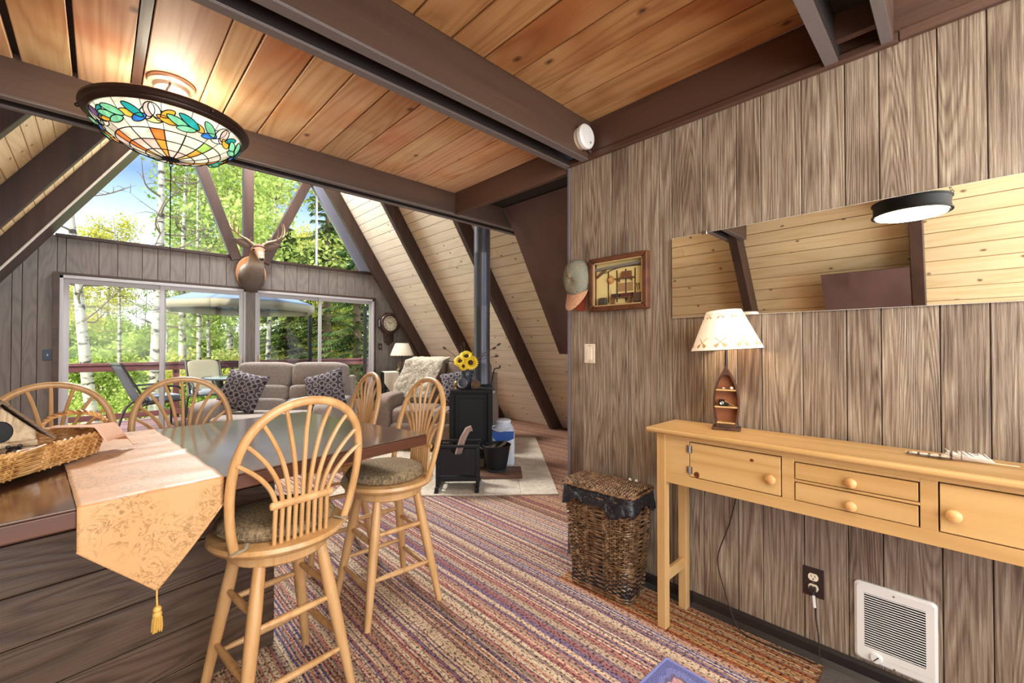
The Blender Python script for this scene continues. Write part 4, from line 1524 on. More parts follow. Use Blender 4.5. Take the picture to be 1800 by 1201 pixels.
# ------------------------------------------------------------------ smoke detector on the beam, its stub of pipe
sd = thing('smoke_detector', 'round white smoke detector on the front of the dark beam', 'smoke detector', (1.905, 1.438, 2.345))
MB().lathe([(0.058, 0.0), (0.058, 0.022), (0.050, 0.022)], 32, (0, 0, 0), (0, -1, 0)).build('base', 'ivory', sd)
MB().lathe([(0.062, 0.022), (0.066, 0.026), (0.066, 0.045), (0.060, 0.052), (0.054, 0.053), (0.053, 0.055), (0.0, 0.0565)], 36, (0, 0, 0), (0, -1, 0)).build('cover', 'white', sd)
MB().lathe([(0.0, 0.0585), (0.005, 0.058), (0.006, 0.0555)], 12, (0.02, 0, -0.032), (0, -1, 0)).build('test_button', 'greytrim', sd)
cdp = MB().tube([(1.955, 1.425, 2.305), (2.0, 1.425, 2.285)], 0.008, 10)
tag(cdp.build('pipe_stub', 'beam'), 'short brown pipe stub beside the smoke detector', 'pipe')

# ------------------------------------------------------------------ drum pendant (seen in the mirror)
dp_ = thing('drum_pendant', 'black drum pendant light hanging on chains, seen in the mirror', 'pendant lamp', (0.50, 0.19, 1.985))
dr = MB()
dr.lathe([(0.175, 0.012), (0.182, 0.006), (0.182, 0.0), (0.170, 0.0), (0.166, 0.014), (0.166, 0.066), (0.170, 0.08), (0.182, 0.08), (0.182, 0.074), (0.175, 0.068), (0.172, 0.04), (0.175, 0.012)], 48)
dr.f = [q for q in dr.f if len(q) == 4]
dr.build('drum', 'blackwood', dp_)
MB().lathe([(0.0, 0.012), (0.166, 0.012), (0.166, 0.016), (0.0, 0.016)], 48).build('diffuser', emit('pendant_diffuser', (255, 236, 206), 5.0), dp_)
for k in range(3):
    a = k * 2 * pi / 3 + 0.6
    c1 = Vector((0.172 * cos(a), 0.172 * sin(a), 0.08))
    rg = MB()
    rg.tube([c1 + Vector((0.009 * cos(t) * cos(a), 0.009 * cos(t) * sin(a), 0.009 + 0.009 * sin(t))) for t in [2 * pi * i / 12 for i in range(12)]], 0.0018, 5, closed=True)
    rg.build('ring', 'black', dp_)
    ch = MB()
    top = Vector((0.03 * cos(a), 0.03 * sin(a), 0.46))
    c1 = c1 + Vector((0, 0, 0.018))
    nlk = 22
    for i in range(nlk):
        p = c1.lerp(top, (i + 0.5) / nlk)
        d_ = (top - c1).normalized()
        o1 = d_.orthogonal() if i % 2 else d_.cross(d_.orthogonal())
        o1.normalize()
        ch.tube([p + d_ * (0.012 * cos(t)) + o1 * (0.006 * sin(t)) for t in [2 * pi * j / 8 for j in range(8)]], 0.0015, 4, closed=True)
    ch.build('chain', 'black', dp_)
MB().lathe([(0.07, 0.465), (0.065, 0.45), (0.02, 0.445), (0.0, 0.445)], 24).build('canopy', 'blackwood', dp_)
light('pendant_light', 'AREA', (0.50, 0.19, 1.98), 7, (1.0, 0.86, 0.66), (0, 0, 0), shape='DISK', size=0.32)
light('pendant_uplight', 'POINT', (0.50, 0.19, 2.12), 3.2, (1.0, 0.82, 0.58), shadow_soft_size=0.08)

# ------------------------------------------------------------------ rugs
rg1 = thing('woven_rug', 'blue and pink woven rug with its corner on the striped carpet', 'rug', (1.572, 0.782, 0.0), radians(-2))
rb = MB()
rb.box(-0.55, 0.0, -0.85, 0.0, 0.0, 0.009)
rm = M('blue_pink_rug', 0.95, spec=0.1)
p = rm.obj()
sep = rm.n('SeparateXYZ', {0: p})
ax = rm.math('ABSOLUTE', rm.math('ADD', sep.outputs[0], 0.275))
ay = rm.math('ABSOLUTE', rm.math('ADD', sep.outputs[1], 0.425))
edge = rm.math('MAXIMUM', rm.math('SUBTRACT', ax, 0.275), rm.math('SUBTRACT', ay, 0.425))
fl_ = rm.math('MULTIPLY', rm.math('FLOOR', rm.math('DIVIDE', edge, 0.008)), 0.008)
chk = rm.noise(rm.vmul(p, (1, 1, 1)), 26, 1)
e2 = rm.math('MULTIPLY_ADD', chk, 0.05, edge)
rc = rm.ramp(rm.math('MULTIPLY', e2, -5.0), [(0.0, (108, 110, 158)), (0.05, (124, 126, 176)), (0.16, (112, 104, 128)), (0.22, (196, 150, 146)), (0.34, (110, 88, 110)), (0.45, (170, 128, 134)), (0.7, (112, 104, 138))], 'CONSTANT')
fn = rm.noise(p, 220, 2)
rm.color(rm.mix(0.5, rc, rm.ramp(fn, [(0.35, (60, 60, 70)), (0.6, (255, 255, 255))]), 'MULTIPLY'))
rm.bump(fn, 0.6, 0.003)
rb.build('pile', rm.mat, rg1, smooth=False, bevel=0.003)
for (a, b) in (((0.0, -0.85), (0.0, 0.0)), ((-0.55, 0.0), (0.0, 0.0))):
    MB().tube([(a[0], a[1], 0.006), (b[0], b[1], 0.006)], 0.0065, 8).build('binding', plain('blue_binding', (118, 122, 172), 0.9, bump=0.3, scale=200), rg1)
dm = MB().box(1.835, 1.96, -0.38, 0.356, 0.0, 0.012)
tag(dm.build('doormat', 'matgrey', smooth=False, bevel=0.004), 'dark grey doormat along the wall below the heater', 'mat')


# ------------------------------------------------------------------ dining table
TZ = 0.82
TA = radians(9)
TX, TY = 1.032, 1.608                     # near corner at the free end
TL, TW = 1.95, 1.06                       # length and width
dt = thing('dining_table', 'dark walnut counter height dining table on a board clad base', 'table', (TX, TY, 0), TA)
# local: -x along the table to its far end, +y across
tpm = MB().box(-TL, 0, 0, TW, TZ - 0.004, TZ)
MB().box(-TL + 0.001, -0.001, 0.001, TW - 0.001, TZ - 0.006, TZ).build('tabletop', 'tabletop', dt, smooth=False, bevel=0.002)
MB().box(-TL, 0, 0, TW, TZ - 0.047, TZ - 0.0065).build('tabletop_edge', 'tabledge', dt, smooth=False, bevel=0.003)
# base block, clad in horizontal boards
BX0, BX1, BY0, BY1 = -1.46, -0.455, 0.40, 0.68
bs = MB().box(BX0 + 0.016, BX1 - 0.016, BY0 + 0.016, BY1 - 0.016, 0.0, TZ - 0.048).build('base', 'dark', dt, smooth=False)
zb = [0.0, 0.075, 0.215, 0.36, 0.505, 0.65, TZ - 0.048]
for a, b in zip(zb[:-1], zb[1:]):
    zc = (a + b) / 2
    for (x0, x1, y0_, y1_) in ((BX0, BX1, BY0, BY0 + 0.016), (BX0, BX1, BY1 - 0.016, BY1)):
        MB().box(x0, x1, y0_, y1_, a + 0.0015 - zc, b - 0.0015 - zc).build('board', 'board', bs, (0, 0, zc), smooth=False, bevel=0.002, seg=1)
    for x0 in (BX1 - 0.016, BX0):
        MB().box(x0, x0 + 0.016, BY0 + 0.016, BY1 - 0.016, a + 0.0015 - zc, b - 0.0015 - zc).build('board', 'board', bs, (0, 0, zc), smooth=False, bevel=0.002, seg=1)

# ------------------------------------------------------------------ bar stools
def bow_pts(base_w, n=5):
    P = [(-0.172, 0.0), (-0.186, 0.06), (-0.196, 0.13), (-0.200, 0.21), (-0.194, 0.285), (-0.172, 0.355), (-0.128, 0.412), (-0.068, 0.446), (0.0, 0.457)]
    P = P + [(-x, h) for x, h in reversed(P[:-1])]
    return spline([(x, 0, h) for x, h in P], n)


LEAN = 0.21
SZ = 0.585


def back_xyz(x, h, y0=-0.112):
    return Vector((x, y0 - LEAN * h - 0.10 * h * h, SZ - 0.012 + h))


def make_stool():
    t = thing('bar_stool', 'x', 'stool')
    se = MB().lathe([(0.0, 0.545), (0.170, 0.545), (0.203, 0.556), (0.213, 0.570), (0.209, 0.582), (0.196, 0.586), (0.0, 0.584)], 48)
    se.build('seat', 'oak', t)
    MB().lathe([(0.0, 0.505), (0.150, 0.505), (0.158, 0.512), (0.158, 0.536), (0.150, 0.5448), (0.0, 0.5448)], 40).build('swivel_ring', 'oak', t)
    lg = {}
    for sx_ in (-1, 1):
        for sy_ in (-1, 1):
            a, b = Vector((0.176 * sx_, 0.176 * sy_, 0.0)), Vector((0.098 * sx_, 0.098 * sy_, 0.508))
            n = 9
            pts = [a.lerp(b, i / (n - 1)) for i in range(n)]
            rr = [0.0135, 0.0155, 0.0175, 0.019, 0.0205, 0.0215, 0.0215, 0.020, 0.018]
            MB().tube(pts, rr, 14).build('leg', 'oak', t)
            lg[(sx_, sy_)] = (a, b)

    def at(k, z):
        a, b = lg[k]
        return a.lerp(b, z / 0.508)

    for (k1, k2, z_) in (((-1, -1), (1, -1), 0.145), ((-1, 1), (1, 1), 0.145), ((-1, -1), (-1, 1), 0.185), ((1, -1), (1, 1), 0.185),
                         ((-1, -1), (1, -1), 0.325), ((-1, 1), (1, 1), 0.325), ((-1, -1), (-1, 1), 0.365), ((1, -1), (1, 1), 0.365)):
        a, b = at(k1, z_), at(k2, z_)
        n = 9
        MB().tube([a.lerp(b, i / (n - 1)) for i in range(n)], [0.006 + 0.0062 * sin(pi * i / (n - 1)) ** 0.8 for i in range(n)], 10).build('stretcher', 'oak', t)
    bp = [back_xyz(p.x, p.z) for p in bow_pts(0.15)]
    MB().tube(bp, 0.0125, 12, flat=1.12).build('back_bow', 'oak', t)
    # spindles: parallel below the cross rail, fanning to the bow above it
    full = bow_pts(0.15, 12)
    ang = [-1.05, -0.80, -0.53, -0.265, 0.0, 0.265, 0.53, 0.80, 1.05]
    for k in range(9):
        xb = (k - 4) * 0.0205
        an = ang[k]
        # point on bow in direction 'an' from a focus at (0, 0.18)
        best = min(full, key=lambda p: abs(atan2(p.x, p.z - 0.175) - an) + (10 if p.z < 0.1 else 0))
        xt, htp = best.x, best.z
        dh_ = htp - 0.135
        q1 = (xb + (xt - xb) * 0.06, 0.135 + 0.52 * dh_)
        bz = [((1 - t) ** 2 * xb + 2 * t * (1 - t) * q1[0] + t * t * xt, (1 - t) ** 2 * 0.135 + 2 * t * (1 - t) * q1[1] + t * t * htp) for t in (0.2, 0.4, 0.6, 0.8, 1.0)]
        ctrl = [(xb, 0.004), (xb, 0.07), (xb, 0.135)] + bz
        pts = [back_xyz(p.x, p.z, -0.165 + 0.053 * min(1, p.z / 0.36)) for p in spline([(c[0], 0, c[1]) for c in ctrl], 4)]
        n = len(pts)
        MB().tube(pts, [0.0052 + 0.0022 * sin(pi * (0.15 + 0.7 * i / (n - 1))) for i in range(n)], 8).build('spindle', 'oak', t)
    c = back_xyz(0, 0.137, -0.147)
    cr_ = MB()
    cr_.tube([c + Vector((x, -0.001 - 0.0 * abs(x), 0)) for x in (-0.100, -0.096, -0.05, 0, 0.05, 0.096, 0.100)], [0.007, 0.012, 0.0125, 0.0125, 0.0125, 0.012, 0.007], 12, flat=0.72,
             ref=(0, 1, 0))
    cr_.build('cross_rail', 'oak', t)
    cu = MB()

    def cush(u, v):
        a = 2 * pi * u
        r = 0.186 * (1 - 0.0 * sin(a))
        sq = (abs(cos(a)) ** 3 + abs(sin(a)) ** 3) ** (-1 / 3.0)
        r *= 0.92 * sq if False else 1.0
        if v < 0.5:
            rr = r * (v / 0.5)
            zz = 0.588
        else:
            w = (1 - v) / 0.5
            rr = r * w ** 0.55 if w < 1 else r
            zz = 0.588
        return rr, zz, a

    prof = [(0.0, 0.587), (0.165, 0.587), (0.178, 0.592), (0.184, 0.602), (0.183, 0.614), (0.176, 0.624), (0.16, 0.631), (0.12, 0.635), (0.06, 0.636), (0.0, 0.636)]
    cu.lathe(prof, 40, (0, 0.012, 0), sx=1.0, sy=0.95)
    cu.build('cushion', 'tweed', t)
    wl = MB()
    wl.tube([(0.184 * cos(a), 0.012 + 0.184 * 0.95 * sin(a), 0.605) for a in [2 * pi * i / 48 for i in range(48)]], 0.0035, 6, closed=True)
    wl.build('cushion_piping', 'tweed', t)
    for s in (-1, 1):
        tie = MB()
        tie.tube(spline([(s * 0.14, -0.115, 0.597), (s * 0.155, -0.14, 0.592), (s * 0.172, -0.137, 0.588), (s * 0.187, -0.12, 0.578)], 4), 0.006, 6, flat=0.3)
        tie.build('cushion_tie', 'canvas_under', t)
    return t


stool = make_stool()
ST = [(0.457, 1.645, 6.5, 'foreground oak spindle back bar stool beside the table runner tassel'),
      (1.003, 1.900, 88.0, 'oak spindle back bar stool at the table end corner nearest the hamper'),
      (0.985, 2.515, 86.0, 'oak spindle back bar stool at the table end, between sofa and stove'),
      (-0.128, 2.545, 186.0, 'oak spindle back bar stool across the table behind the wicker basket'),
      (0.318, 2.560, 182.0, 'oak spindle back bar stool across the table in front of the patio chair')]
for i, (x, y, r, lb) in enumerate(ST):
    o = stool if i == 0 else copy_tree(stool)
    o.location = (x, y, 0)
    o.rotation_euler = (0, 0, radians(r))
    tag(o, lb, 'stool', 'oak bar stools round the dining table')
    if i == 1:
        lab = MB()
        lab.obox((0.152, -0.135, 0.592), (0.66, 0.75, 0), (0.75, -0.66, 0), (0, 0, 1), 0.02, 0.002, 0.006)
        lab.build('care_label', 'white', o, smooth=False)

# ------------------------------------------------------------------ table runner
rn = thing('table_runner', 'peach damask table runner with a pointed end over the table', 'table runner')
EZ = TZ + 0.003
ex = Vector((cos(TA), sin(TA), 0))
ey = Vector((-sin(TA), cos(TA), 0))
NE = Vector((TX, TY, 0))


def run_pt(u, v):
    """u across 0 left .. 1 right, v: -1 tip of the drop .. 0 edge .. 1 far side"""
    xl_ = -1.081 + 0.302 * u               # local x on the table edge
    if v >= 0:
        lx = xl_ - 0.0 + (0.155 * v - 0.07 * v) * 1.0
        ly = v * (TW - 0.004)
        rip = 0.0035 * (0.5 + 0.5 * sin(ly * 41 + u * 3.0 + 1.4 * sin(ly * 13))) * (1 if 0.03 < v < 0.98 else 0.2)
        crease = 0.006 * math.exp(-((ly - 0.40 - 0.05 * u) / 0.012) ** 2) + 0.005 * math.exp(-((ly - 0.62 - 0.08 * u) / 0.010) ** 2)
        p = NE + ex * lx + ey * ly
        return (p.x, p.y, EZ + rip + crease)
    w = -v
    dl, dr, dt_ = 0.105, 0.08, 0.262
    if u < 0.5:
        dmax = dl + (dt_ - dl) * (u / 0.5)
    else:
        dmax = dr + (dt_ - dr) * ((1 - u) / 0.5)
    d_ = w * dmax
    bend = min(d_, 0.012)
    outw = 0.006 + 0.004 * sin(u * 9 + 1) * min(1, d_ / 0.1)
    p = NE + ex * xl_ + ey * (-outw if d_ > 0.004 else -outw * d_ / 0.004)
    return (p.x, p.y, EZ - d_ + 0.001)


rm_ = MB()
rm_.grid(30, 90, lambda u, v: run_pt(u, -1 + 2 * v * 1.0) if v <= 0.5 else run_pt(u, (v - 0.5) * 2))
solid(rm_.build('cloth', 'damask', rn, merge=True), 0.0016)
hem = MB()
hem.tube([Vector(run_pt(u / 30, -1.0)) for u in range(31)], 0.0022, 6)
hem.build('hem', 'damask', rn)
tipv = Vector(run_pt(0.5, -1.0))
ts = thing('tassel', None, None)
ts.parent = rn
gold = plain('gold_thread', (214, 170, 84), 0.5, var=0.15, scale=90)
tl = MB()
tl.tube([tipv, tipv + Vector((0.0, 0, -0.02)), tipv + Vector((0.001, 0, -0.042))], 0.0022, 6)
tl.build('tassel_cord', gold, ts)
MB().ell(tipv + Vector((0.001, 0, -0.050)), (0.0095, 0.0095, 0.0095), 14, 9).build('tassel_bead', gold, ts)
fr = MB()
for k in range(46):
    a = 2.399 * k
    r = 0.009 * sqrt((k + 0.5) / 46)
    t0 = tipv + Vector((0.001 + 0.5 * r * cos(a), 0.5 * r * sin(a), -0.058))
    t1 = tipv + Vector((0.001 + 1.35 * r * cos(a), 1.35 * r * sin(a), -0.104 - 0.004 * sin(k)))
    fr.tube([t0, t0.lerp(t1, 0.4) + Vector((0.35 * r * cos(a), 0.35 * r * sin(a), 0)), t1], 0.0013, 4)
f_o = fr.build('tassel_fringe', gold, ts)
f_o['kind'] = 'stuff'
MB().lathe([(0.0085, 0.0), (0.0105, -0.004), (0.0105, -0.010), (0.0095, -0.012)], 14, tipv + Vector((0.001, 0, -0.056))).build('tassel_band', gold, ts)

# ------------------------------------------------------------------ wicker tray basket with its contents
BA = radians(56)
bk_ = thing('wicker_basket', 'long honey wicker tray basket with twisted handles on the table', 'basket', (-0.235, 1.885, TZ + 0.015), BA)
bL, bW, bH = 0.30, 0.105, 0.072        # half length, half width, height
wk = MB()


def bask(f, z, grow=1.0):
    """rounded rectangle outline, flaring upward"""
    fl_ = 1 + 0.16 * z / bH
    a = 2 * pi * f
    e_ = 0.3
    c_, s__ = cos(a), sin(a)
    return (bL * (1 + 0.06 * z / bH) * grow * math.copysign(abs(c_) ** e_, c_), bW * fl_ * grow * math.copysign(abs(s__) ** e_, s__))


SB_ = [i / 900 for i in range(901)]
PB = [Vector(bask(s, 0.03)) for s in SB_]
cumb = [0.0]
for i in range(900):
    cumb.append(cumb[-1] + (PB[i + 1] - PB[i]).length)


def sb_at(f):
    L = (f % 1.0) * cumb[-1]
    lo, hi = 0, 900
    while hi - lo > 1:
        m_ = (lo + hi) // 2
        if cumb[m_] <= L:
            lo = m_
        else:
            hi = m_
    return SB_[lo] + (SB_[hi] - SB_[lo]) * ((L - cumb[lo]) / max(1e-9, cumb[hi] - cumb[lo]))


NB_ = 96
for k in range(11):
    z = 0.006 + (bH - 0.012) * k / 10
    pts = []
    for i in range(NB_ * 2):
        x, y = bask(sb_at(i / (NB_ * 2)), z)
        n_v = Vector((x / bL ** 2 * (abs(x) / bL) ** 6, y / bW ** 2 * (abs(y) / bW) ** 6))
        n_v = n_v.normalized() if n_v.length > 0 else Vector((1, 0))
        amp = 0.0026 * (1 if ((i % 8) < 4) ^ (k % 2 == 0) else -1)
        pts.append((x + n_v.x * amp, y + n_v.y * amp, z))
    wk.tube(pts, 0.0026, 5, closed=True)
wko = wk.build('weave', 'wicker_light', bk_)
wko['kind'] = 'stuff'
sk = MB()
for i in range(48):
    s = sb_at((i + 0.5) / 48)
    a, b = bask(s, 0.0), bask(s, bH)
    sk.tube([(a[0], a[1], 0.0), (b[0], b[1], bH)], 0.0026, 5)
sk.build('stakes', 'wicker_light', bk_)['kind'] = 'stuff'
MB().prism([bask(i / 60, 0) for i in range(60)], lambda a, b, t: (a * 0.98, b * 0.98, t), 0.001, 0.006).build('bottom', 'wicker_light', bk_, smooth=False)
for ph in (0, pi):
    rmb = MB()
    pts = []
    for i in range(240):
        f = i / 240
        x, y = bask(sb_at(f), bH)
        a = f * 2 * pi * 34 + ph
        nx = Vector((x / bL, y / bW)).normalized()
        pts.append((x + nx.x * 0.004 * cos(a), y + nx.y * 0.004 * cos(a), bH + 0.002 + 0.004 * sin(a)))
    rmb.tube(pts, 0.0042, 5, closed=True)
    rmb.build('rim_strand', 'wicker_light', bk_)
for sgn in (-1, 1):
    for ph in (0, 2 * pi / 3, 4 * pi / 3):
        hd = MB()
        pts = []
        for i in range(61):
            f = i / 60
            a = pi * f
            p = Vector((sgn * (bL * 1.04 + 0.012 * sin(a)), bW * 0.95 * cos(a), bH + 0.062 * sin(a) ** 0.75))
            tw = f * 2 * pi * 5 + ph
            p += Vector((sgn * 0.0048 * cos(tw), 0, 0.0048 * sin(tw)))
            pts.append(p)
        hd.tube(pts, 0.0046, 6)
        hd.build('handle_strand', 'wicker_light', bk_)
BM = Matrix.Translation((-0.235, 1.885, TZ + 0.015)) @ Matrix.Rotation(BA, 4, 'Z')


def in_b(x, y, z):
    return tuple(BM @ Vector((x, y, z)))


# napkin draped over the basket end
nk = MB()


def napf(u, v):
    x = 0.225 + 0.17 * u
    y = -0.155 + 0.215 * v
    # draped over rim corner
    zr = bH + 0.021
    over = max(0.0, x - 0.318) * 1.0
    oy = max(0.0, -0.122 - y)
    z = zr + 0.004 * sin(u * 4 + v * 3) - over * 0.85 - oy * 1.5
    return (x - over * 0.15, y, max(z, 0.006))


nk.grid(22, 24, napf)
nkm = MB()
nko = thing('napkin', 'folded peach napkin with printed twigs draped over the basket end', 'napkin', in_b(0, 0, 0), BA)
solid(nk.build('cloth', 'napkin', nko, merge=True), 0.002)
tw_ = MB()
for dx, ln in ((0.0, 0.055), (0.008, 0.048)):
    pts = []
    for i in range(9):
        t = i / 8
        q = Vector(napf(0.34 + 0.16 * t + dx * 1.5, 0.50 - 0.20 * t + dx))
        pts.append(q + Vector((0, 0, 0.0016)))
    tw_.tube(pts, [0.0004, 0.0012, 0.0014, 0.0012, 0.001, 0.001, 0.0009, 0.0007, 0.0003], 5, flat=0.4)
tw_.build('twig_print', plain('print_olive', (96, 86, 44), 0.8), nko)

# birch bark birdhouse
bh = thing('birdhouse', 'rustic bark birdhouse with dark round hole in the wicker basket', 'birdhouse', in_b(0.055, 0.012, 0.036), radians(14))
bh.scale = (1.12, 1.12, 1.3)
bkm = M('peeling_bark', 0.85)
n_ = bkm.noise(bkm.vmul(bkm.obj(), (1, 1, 0.35)), 26, 4, 0.6, 0.6)
bkm.color(bkm.ramp(n_, [(0.3, (74, 54, 40)), (0.45, (142, 116, 88)), (0.6, (196, 174, 140)), (0.75, (120, 92, 66))]))
bkm.bump(n_, 0.6, 0.006)
wv_, dv_, hv = 0.062, 0.055, 0.062
MB().prism([(-wv_, -0.020), (wv_, -0.020), (wv_, hv), (0, hv + 0.058), (-wv_, hv)], lambda a, b, t: (a, t, b), -dv_, dv_).build('house_body', bkm.mat, bh, smooth=False, bevel=0.003)
MB().lathe([(0.0, 0.002), (0.022, 0.002), (0.024, 0.0)], 24, (-0.002, -dv_, 0.066), (0, -1, 0)).build('entrance_hole', 'black', bh)
for sg in (-1, 1):
    for k in range(7):
        t = (k + 0.5) / 7
        a = Vector((0, 0, hv + 0.070)).lerp(Vector((sg * 0.092, 0, hv - 0.022)), t)
        dd = (Vector((sg * 0.092, 0, hv - 0.022)) - Vector((0, 0, hv + 0.070))).normalized()
        for j in range(3):
            y0_ = -0.078 + 0.052 * j + random.uniform(-0.004, 0.004)
            MB().obox(a + Vector((0, y0_ + 0.026, 0.002)), dd + Vector((0, 0, 0.10)), (0, 1, 0), dd.cross(Vector((0, 1, 0))), 0.0115, 0.0245, 0.003).build(
                'shingle', 'barkbrown', bh, smooth=False, bevel=0.001, seg=1)
MB().tube([(-0.06, -dv_ - 0.008, 0.006), (0.06, -dv_ - 0.008, 0.010)], 0.008, 8).build('log_sill', bkm.mat, bh)
MB().tube([(-0.058, -dv_ - 0.006, 0.038), (0.062, -dv_ - 0.006, 0.036)], 0.007, 8).build('perch_log', bkm.mat, bh)

br = thing('bear_figurine', 'small black bear figurine beside the birdhouse hole', 'figurine', in_b(0.000, -0.078, 0.010), radians(10))
bm_ = MB()
bm_.ell((0, 0, 0.026), (0.020, 0.018, 0.026), 16, 10)
bm_.ell((0, -0.004, 0.060), (0.0155, 0.0155, 0.015), 14, 9)
bm_.ell((0, -0.018, 0.056), (0.007, 0.008, 0.006), 10, 7)
for s in (-1, 1):
    bm_.ell((s * 0.011, -0.001, 0.074), (0.005, 0.003, 0.005), 8, 6)
    bm_.ell((s * 0.016, -0.014, 0.034), (0.006, 0.007, 0.013), 10, 7)
    bm_.ell((s * 0.013, -0.016, 0.008), (0.008, 0.013, 0.008), 10, 7)
bm_.build('body', plain('bear_black', (24, 22, 22), 0.45), br)
MB().ell((0, -0.024, 0.057), (0.0035, 0.003, 0.003), 8, 6).build('muzzle', plain('bear_tan', (176, 136, 96), 0.5), br)

# ------------------------------------------------------------------ stained glass ceiling lamp
LX, LY = 0.228, 2.478
lm = thing('stained_glass_lamp', 'stained glass bowl ceiling lamp with bronze rim above the table', 'ceiling lamp', (LX, LY, 0))
pale = plain('washed_bronze', (196, 168, 142), 0.3, 0.4, var=0.06)
MB().lathe([(0.0, 2.352), (0.045, 2.355), (0.062, 2.362), (0.070, 2.378), (0.085, 2.384), (0.088, 2.390), (0.088, 2.399)], 36).build('canopy', pale, lm)
RZ = 2.212
for k in range(3):
    a = k * 2 * pi / 3 + 0.35
    MB().tube(spline([(0.062 * cos(a), 0.062 * sin(a), 2.37), (0.10 * cos(a), 0.10 * sin(a), 2.335), (0.17 * cos(a), 0.17 * sin(a), 2.29), (0.24 * cos(a), 0.24 * sin(a), 2.235), (0.272 * cos(a), 0.272 * sin(a), RZ)], 4),
              0.005, 8).build('arm', 'rim', lm)
MB().lathe([(0.268, RZ + 0.010), (0.292, RZ + 0.014), (0.303, RZ + 0.006), (0.305, RZ - 0.006), (0.298, RZ - 0.016), (0.290, RZ - 0.018), (0.286, RZ - 0.028), (0.276, RZ - 0.034), (0.268, RZ - 0.030), (0.266, RZ - 0.01), (0.268, RZ + 0.010)], 72
           ).build('rim', 'bronze', lm)
for k in range(3):
    a = k * 2 * pi / 3 + 0.9
    MB().ell((0.306 * cos(a), 0.306 * sin(a), RZ - 0.010), (0.009, 0.009, 0.009), 10, 7).build('rim_screw', 'bronze', lm)
# bowl: part of a sphere, radius by sagitta
RB, HB_ = 0.270, 0.135
RS = (RB * RB + HB_ * HB_) / (2 * HB_)
ZC = RZ - 0.026 - HB_ + RS
PH0 = math.asin(RB / RS)


def bowl(ph, a, dr_=0.0):
    """ph: polar angle from the nadir"""
    r = RS + dr_
    return (r * sin(ph) * cos(a), r * sin(ph) * sin(a), ZC - r * cos(ph))


SEC = 16
came = MB()


def pane(a0, a1, p0, p1, mat, nm='glass_pane'):
    m = MB()
    g = 0.0016
    m.grid(4, 4, lambda u, v: bowl(p0 + (p1 - p0) * v, a0 + (a1 - a0) * u))
    o = m.build(nm, mat, lm)
    return o


rings = [0.06, 0.20, 0.36, 0.50, 0.62]
rings = [r * PH0 for r in (0.10, 0.28, 0.46, 0.63, 0.80)]
spoke_cols = {0: ('amber', 'amber', 'orange'), 3: ('lime', 'amber', 'lime'), 6: ('orange', 'amber', 'amber'), 9: ('amber', 'orange', 'amber'), 12: ('amber', 'orange', 'orange'), 15: ('yellow', 'lime', 'amber')}
# narrow coloured spokes between wide opal fields
edges = []
for k in range(6):
    c = 2 * pi * k / 6 + 0.18
    edges.append((c - 0.13, c + 0.13, k))
allp = []
for k in range(6):
    a0, a1, _ = edges[k]
    b0 = edges[(k + 1) % 6][0] + (2 * pi if k == 5 else 0)
    mid = (a1 + b0) / 2
    allp.append((a0, a1, 'spoke', k))
    allp.append((a1, mid, 'field', k))
    allp.append((mid, b0, 'field', k))
spk = [('amber', 'amber', 'orange'), ('amber', 'orange', 'amber'), ('yellow', 'lime', 'lime'), ('amber', 'orange', 'orange'), ('amber', 'amber', 'orange'), ('yellow', 'amber', 'lime')]
for a0, a1, kd, k in allp:
    for j in range(3):
        p0, p1 = rings[j], rings[j + 1]
        if kd == 'spoke':
            pane(a0, a1, p0, p1, AG[spk[k][j]])
        else:
            pane(a0, a1, p0, p1, AG['opal' if (j + k) % 4 else 'pink'])
    pane(a0, a1, rings[3], PH0, AG['opal'])
    came.tube([bowl(rings[0] + (rings[3] - rings[0]) * t / 8, a0, 0.0008) for t in range(9)], 0.0024, 5)
    came.tube([bowl(rings[3] + (PH0 - rings[3]) * t / 6, a0, 0.0004) for t in range(7)], 0.0012, 5)
for j in range(4):
    came.tube([bowl(rings[j], 2 * pi * i / 72, 0.0008) for i in range(72)], 0.0023, 5, closed=True)
# flower border: petals and leaves as proud pieces of glass
PLIFT = [0]


def petal(ac, pc_, la, lb, rot, mat, lift=None):
    """almond piece centred at (ac, pc_) ; la, lb half sizes in metres"""
    PLIFT[0] = (PLIFT[0] + 1) % 13
    lift = -(0.002 + 0.0016 * PLIFT[0]) if False else 0.002 + 0.0016 * PLIFT[0]
    m = MB()
    pts = []
    N_ = 16
    for i in range(N_):
        t = 2 * pi * i / N_
        x = 1.25 * la * cos(t)
        y = 1.25 * lb * sin(t) * (abs(sin(t)) ** 0.25)
        xx = x * cos(rot) - y * sin(rot)
        yy = x * sin(rot) + y * cos(rot)
        ph = pc_ + yy / RS
        aa = ac + xx / (RS * sin(pc_))
        pts.append((ph, aa))
    ctr = bowl(pc_, ac, lift)
    vs = [bowl(p, a, lift) for p, a in pts] + [ctr]
    m.add(vs, [(i, (i + 1) % N_, N_) for i in range(N_)])
    o = m.build('petal_pane' if mat in ('opal', 'pink', 'purple', 'yellow') else 'leaf_pane', AG[mat], lm)
    came.tube([bowl(p, a, lift + 0.0006) for p, a in pts], 0.0021, 5, closed=True)
    return o


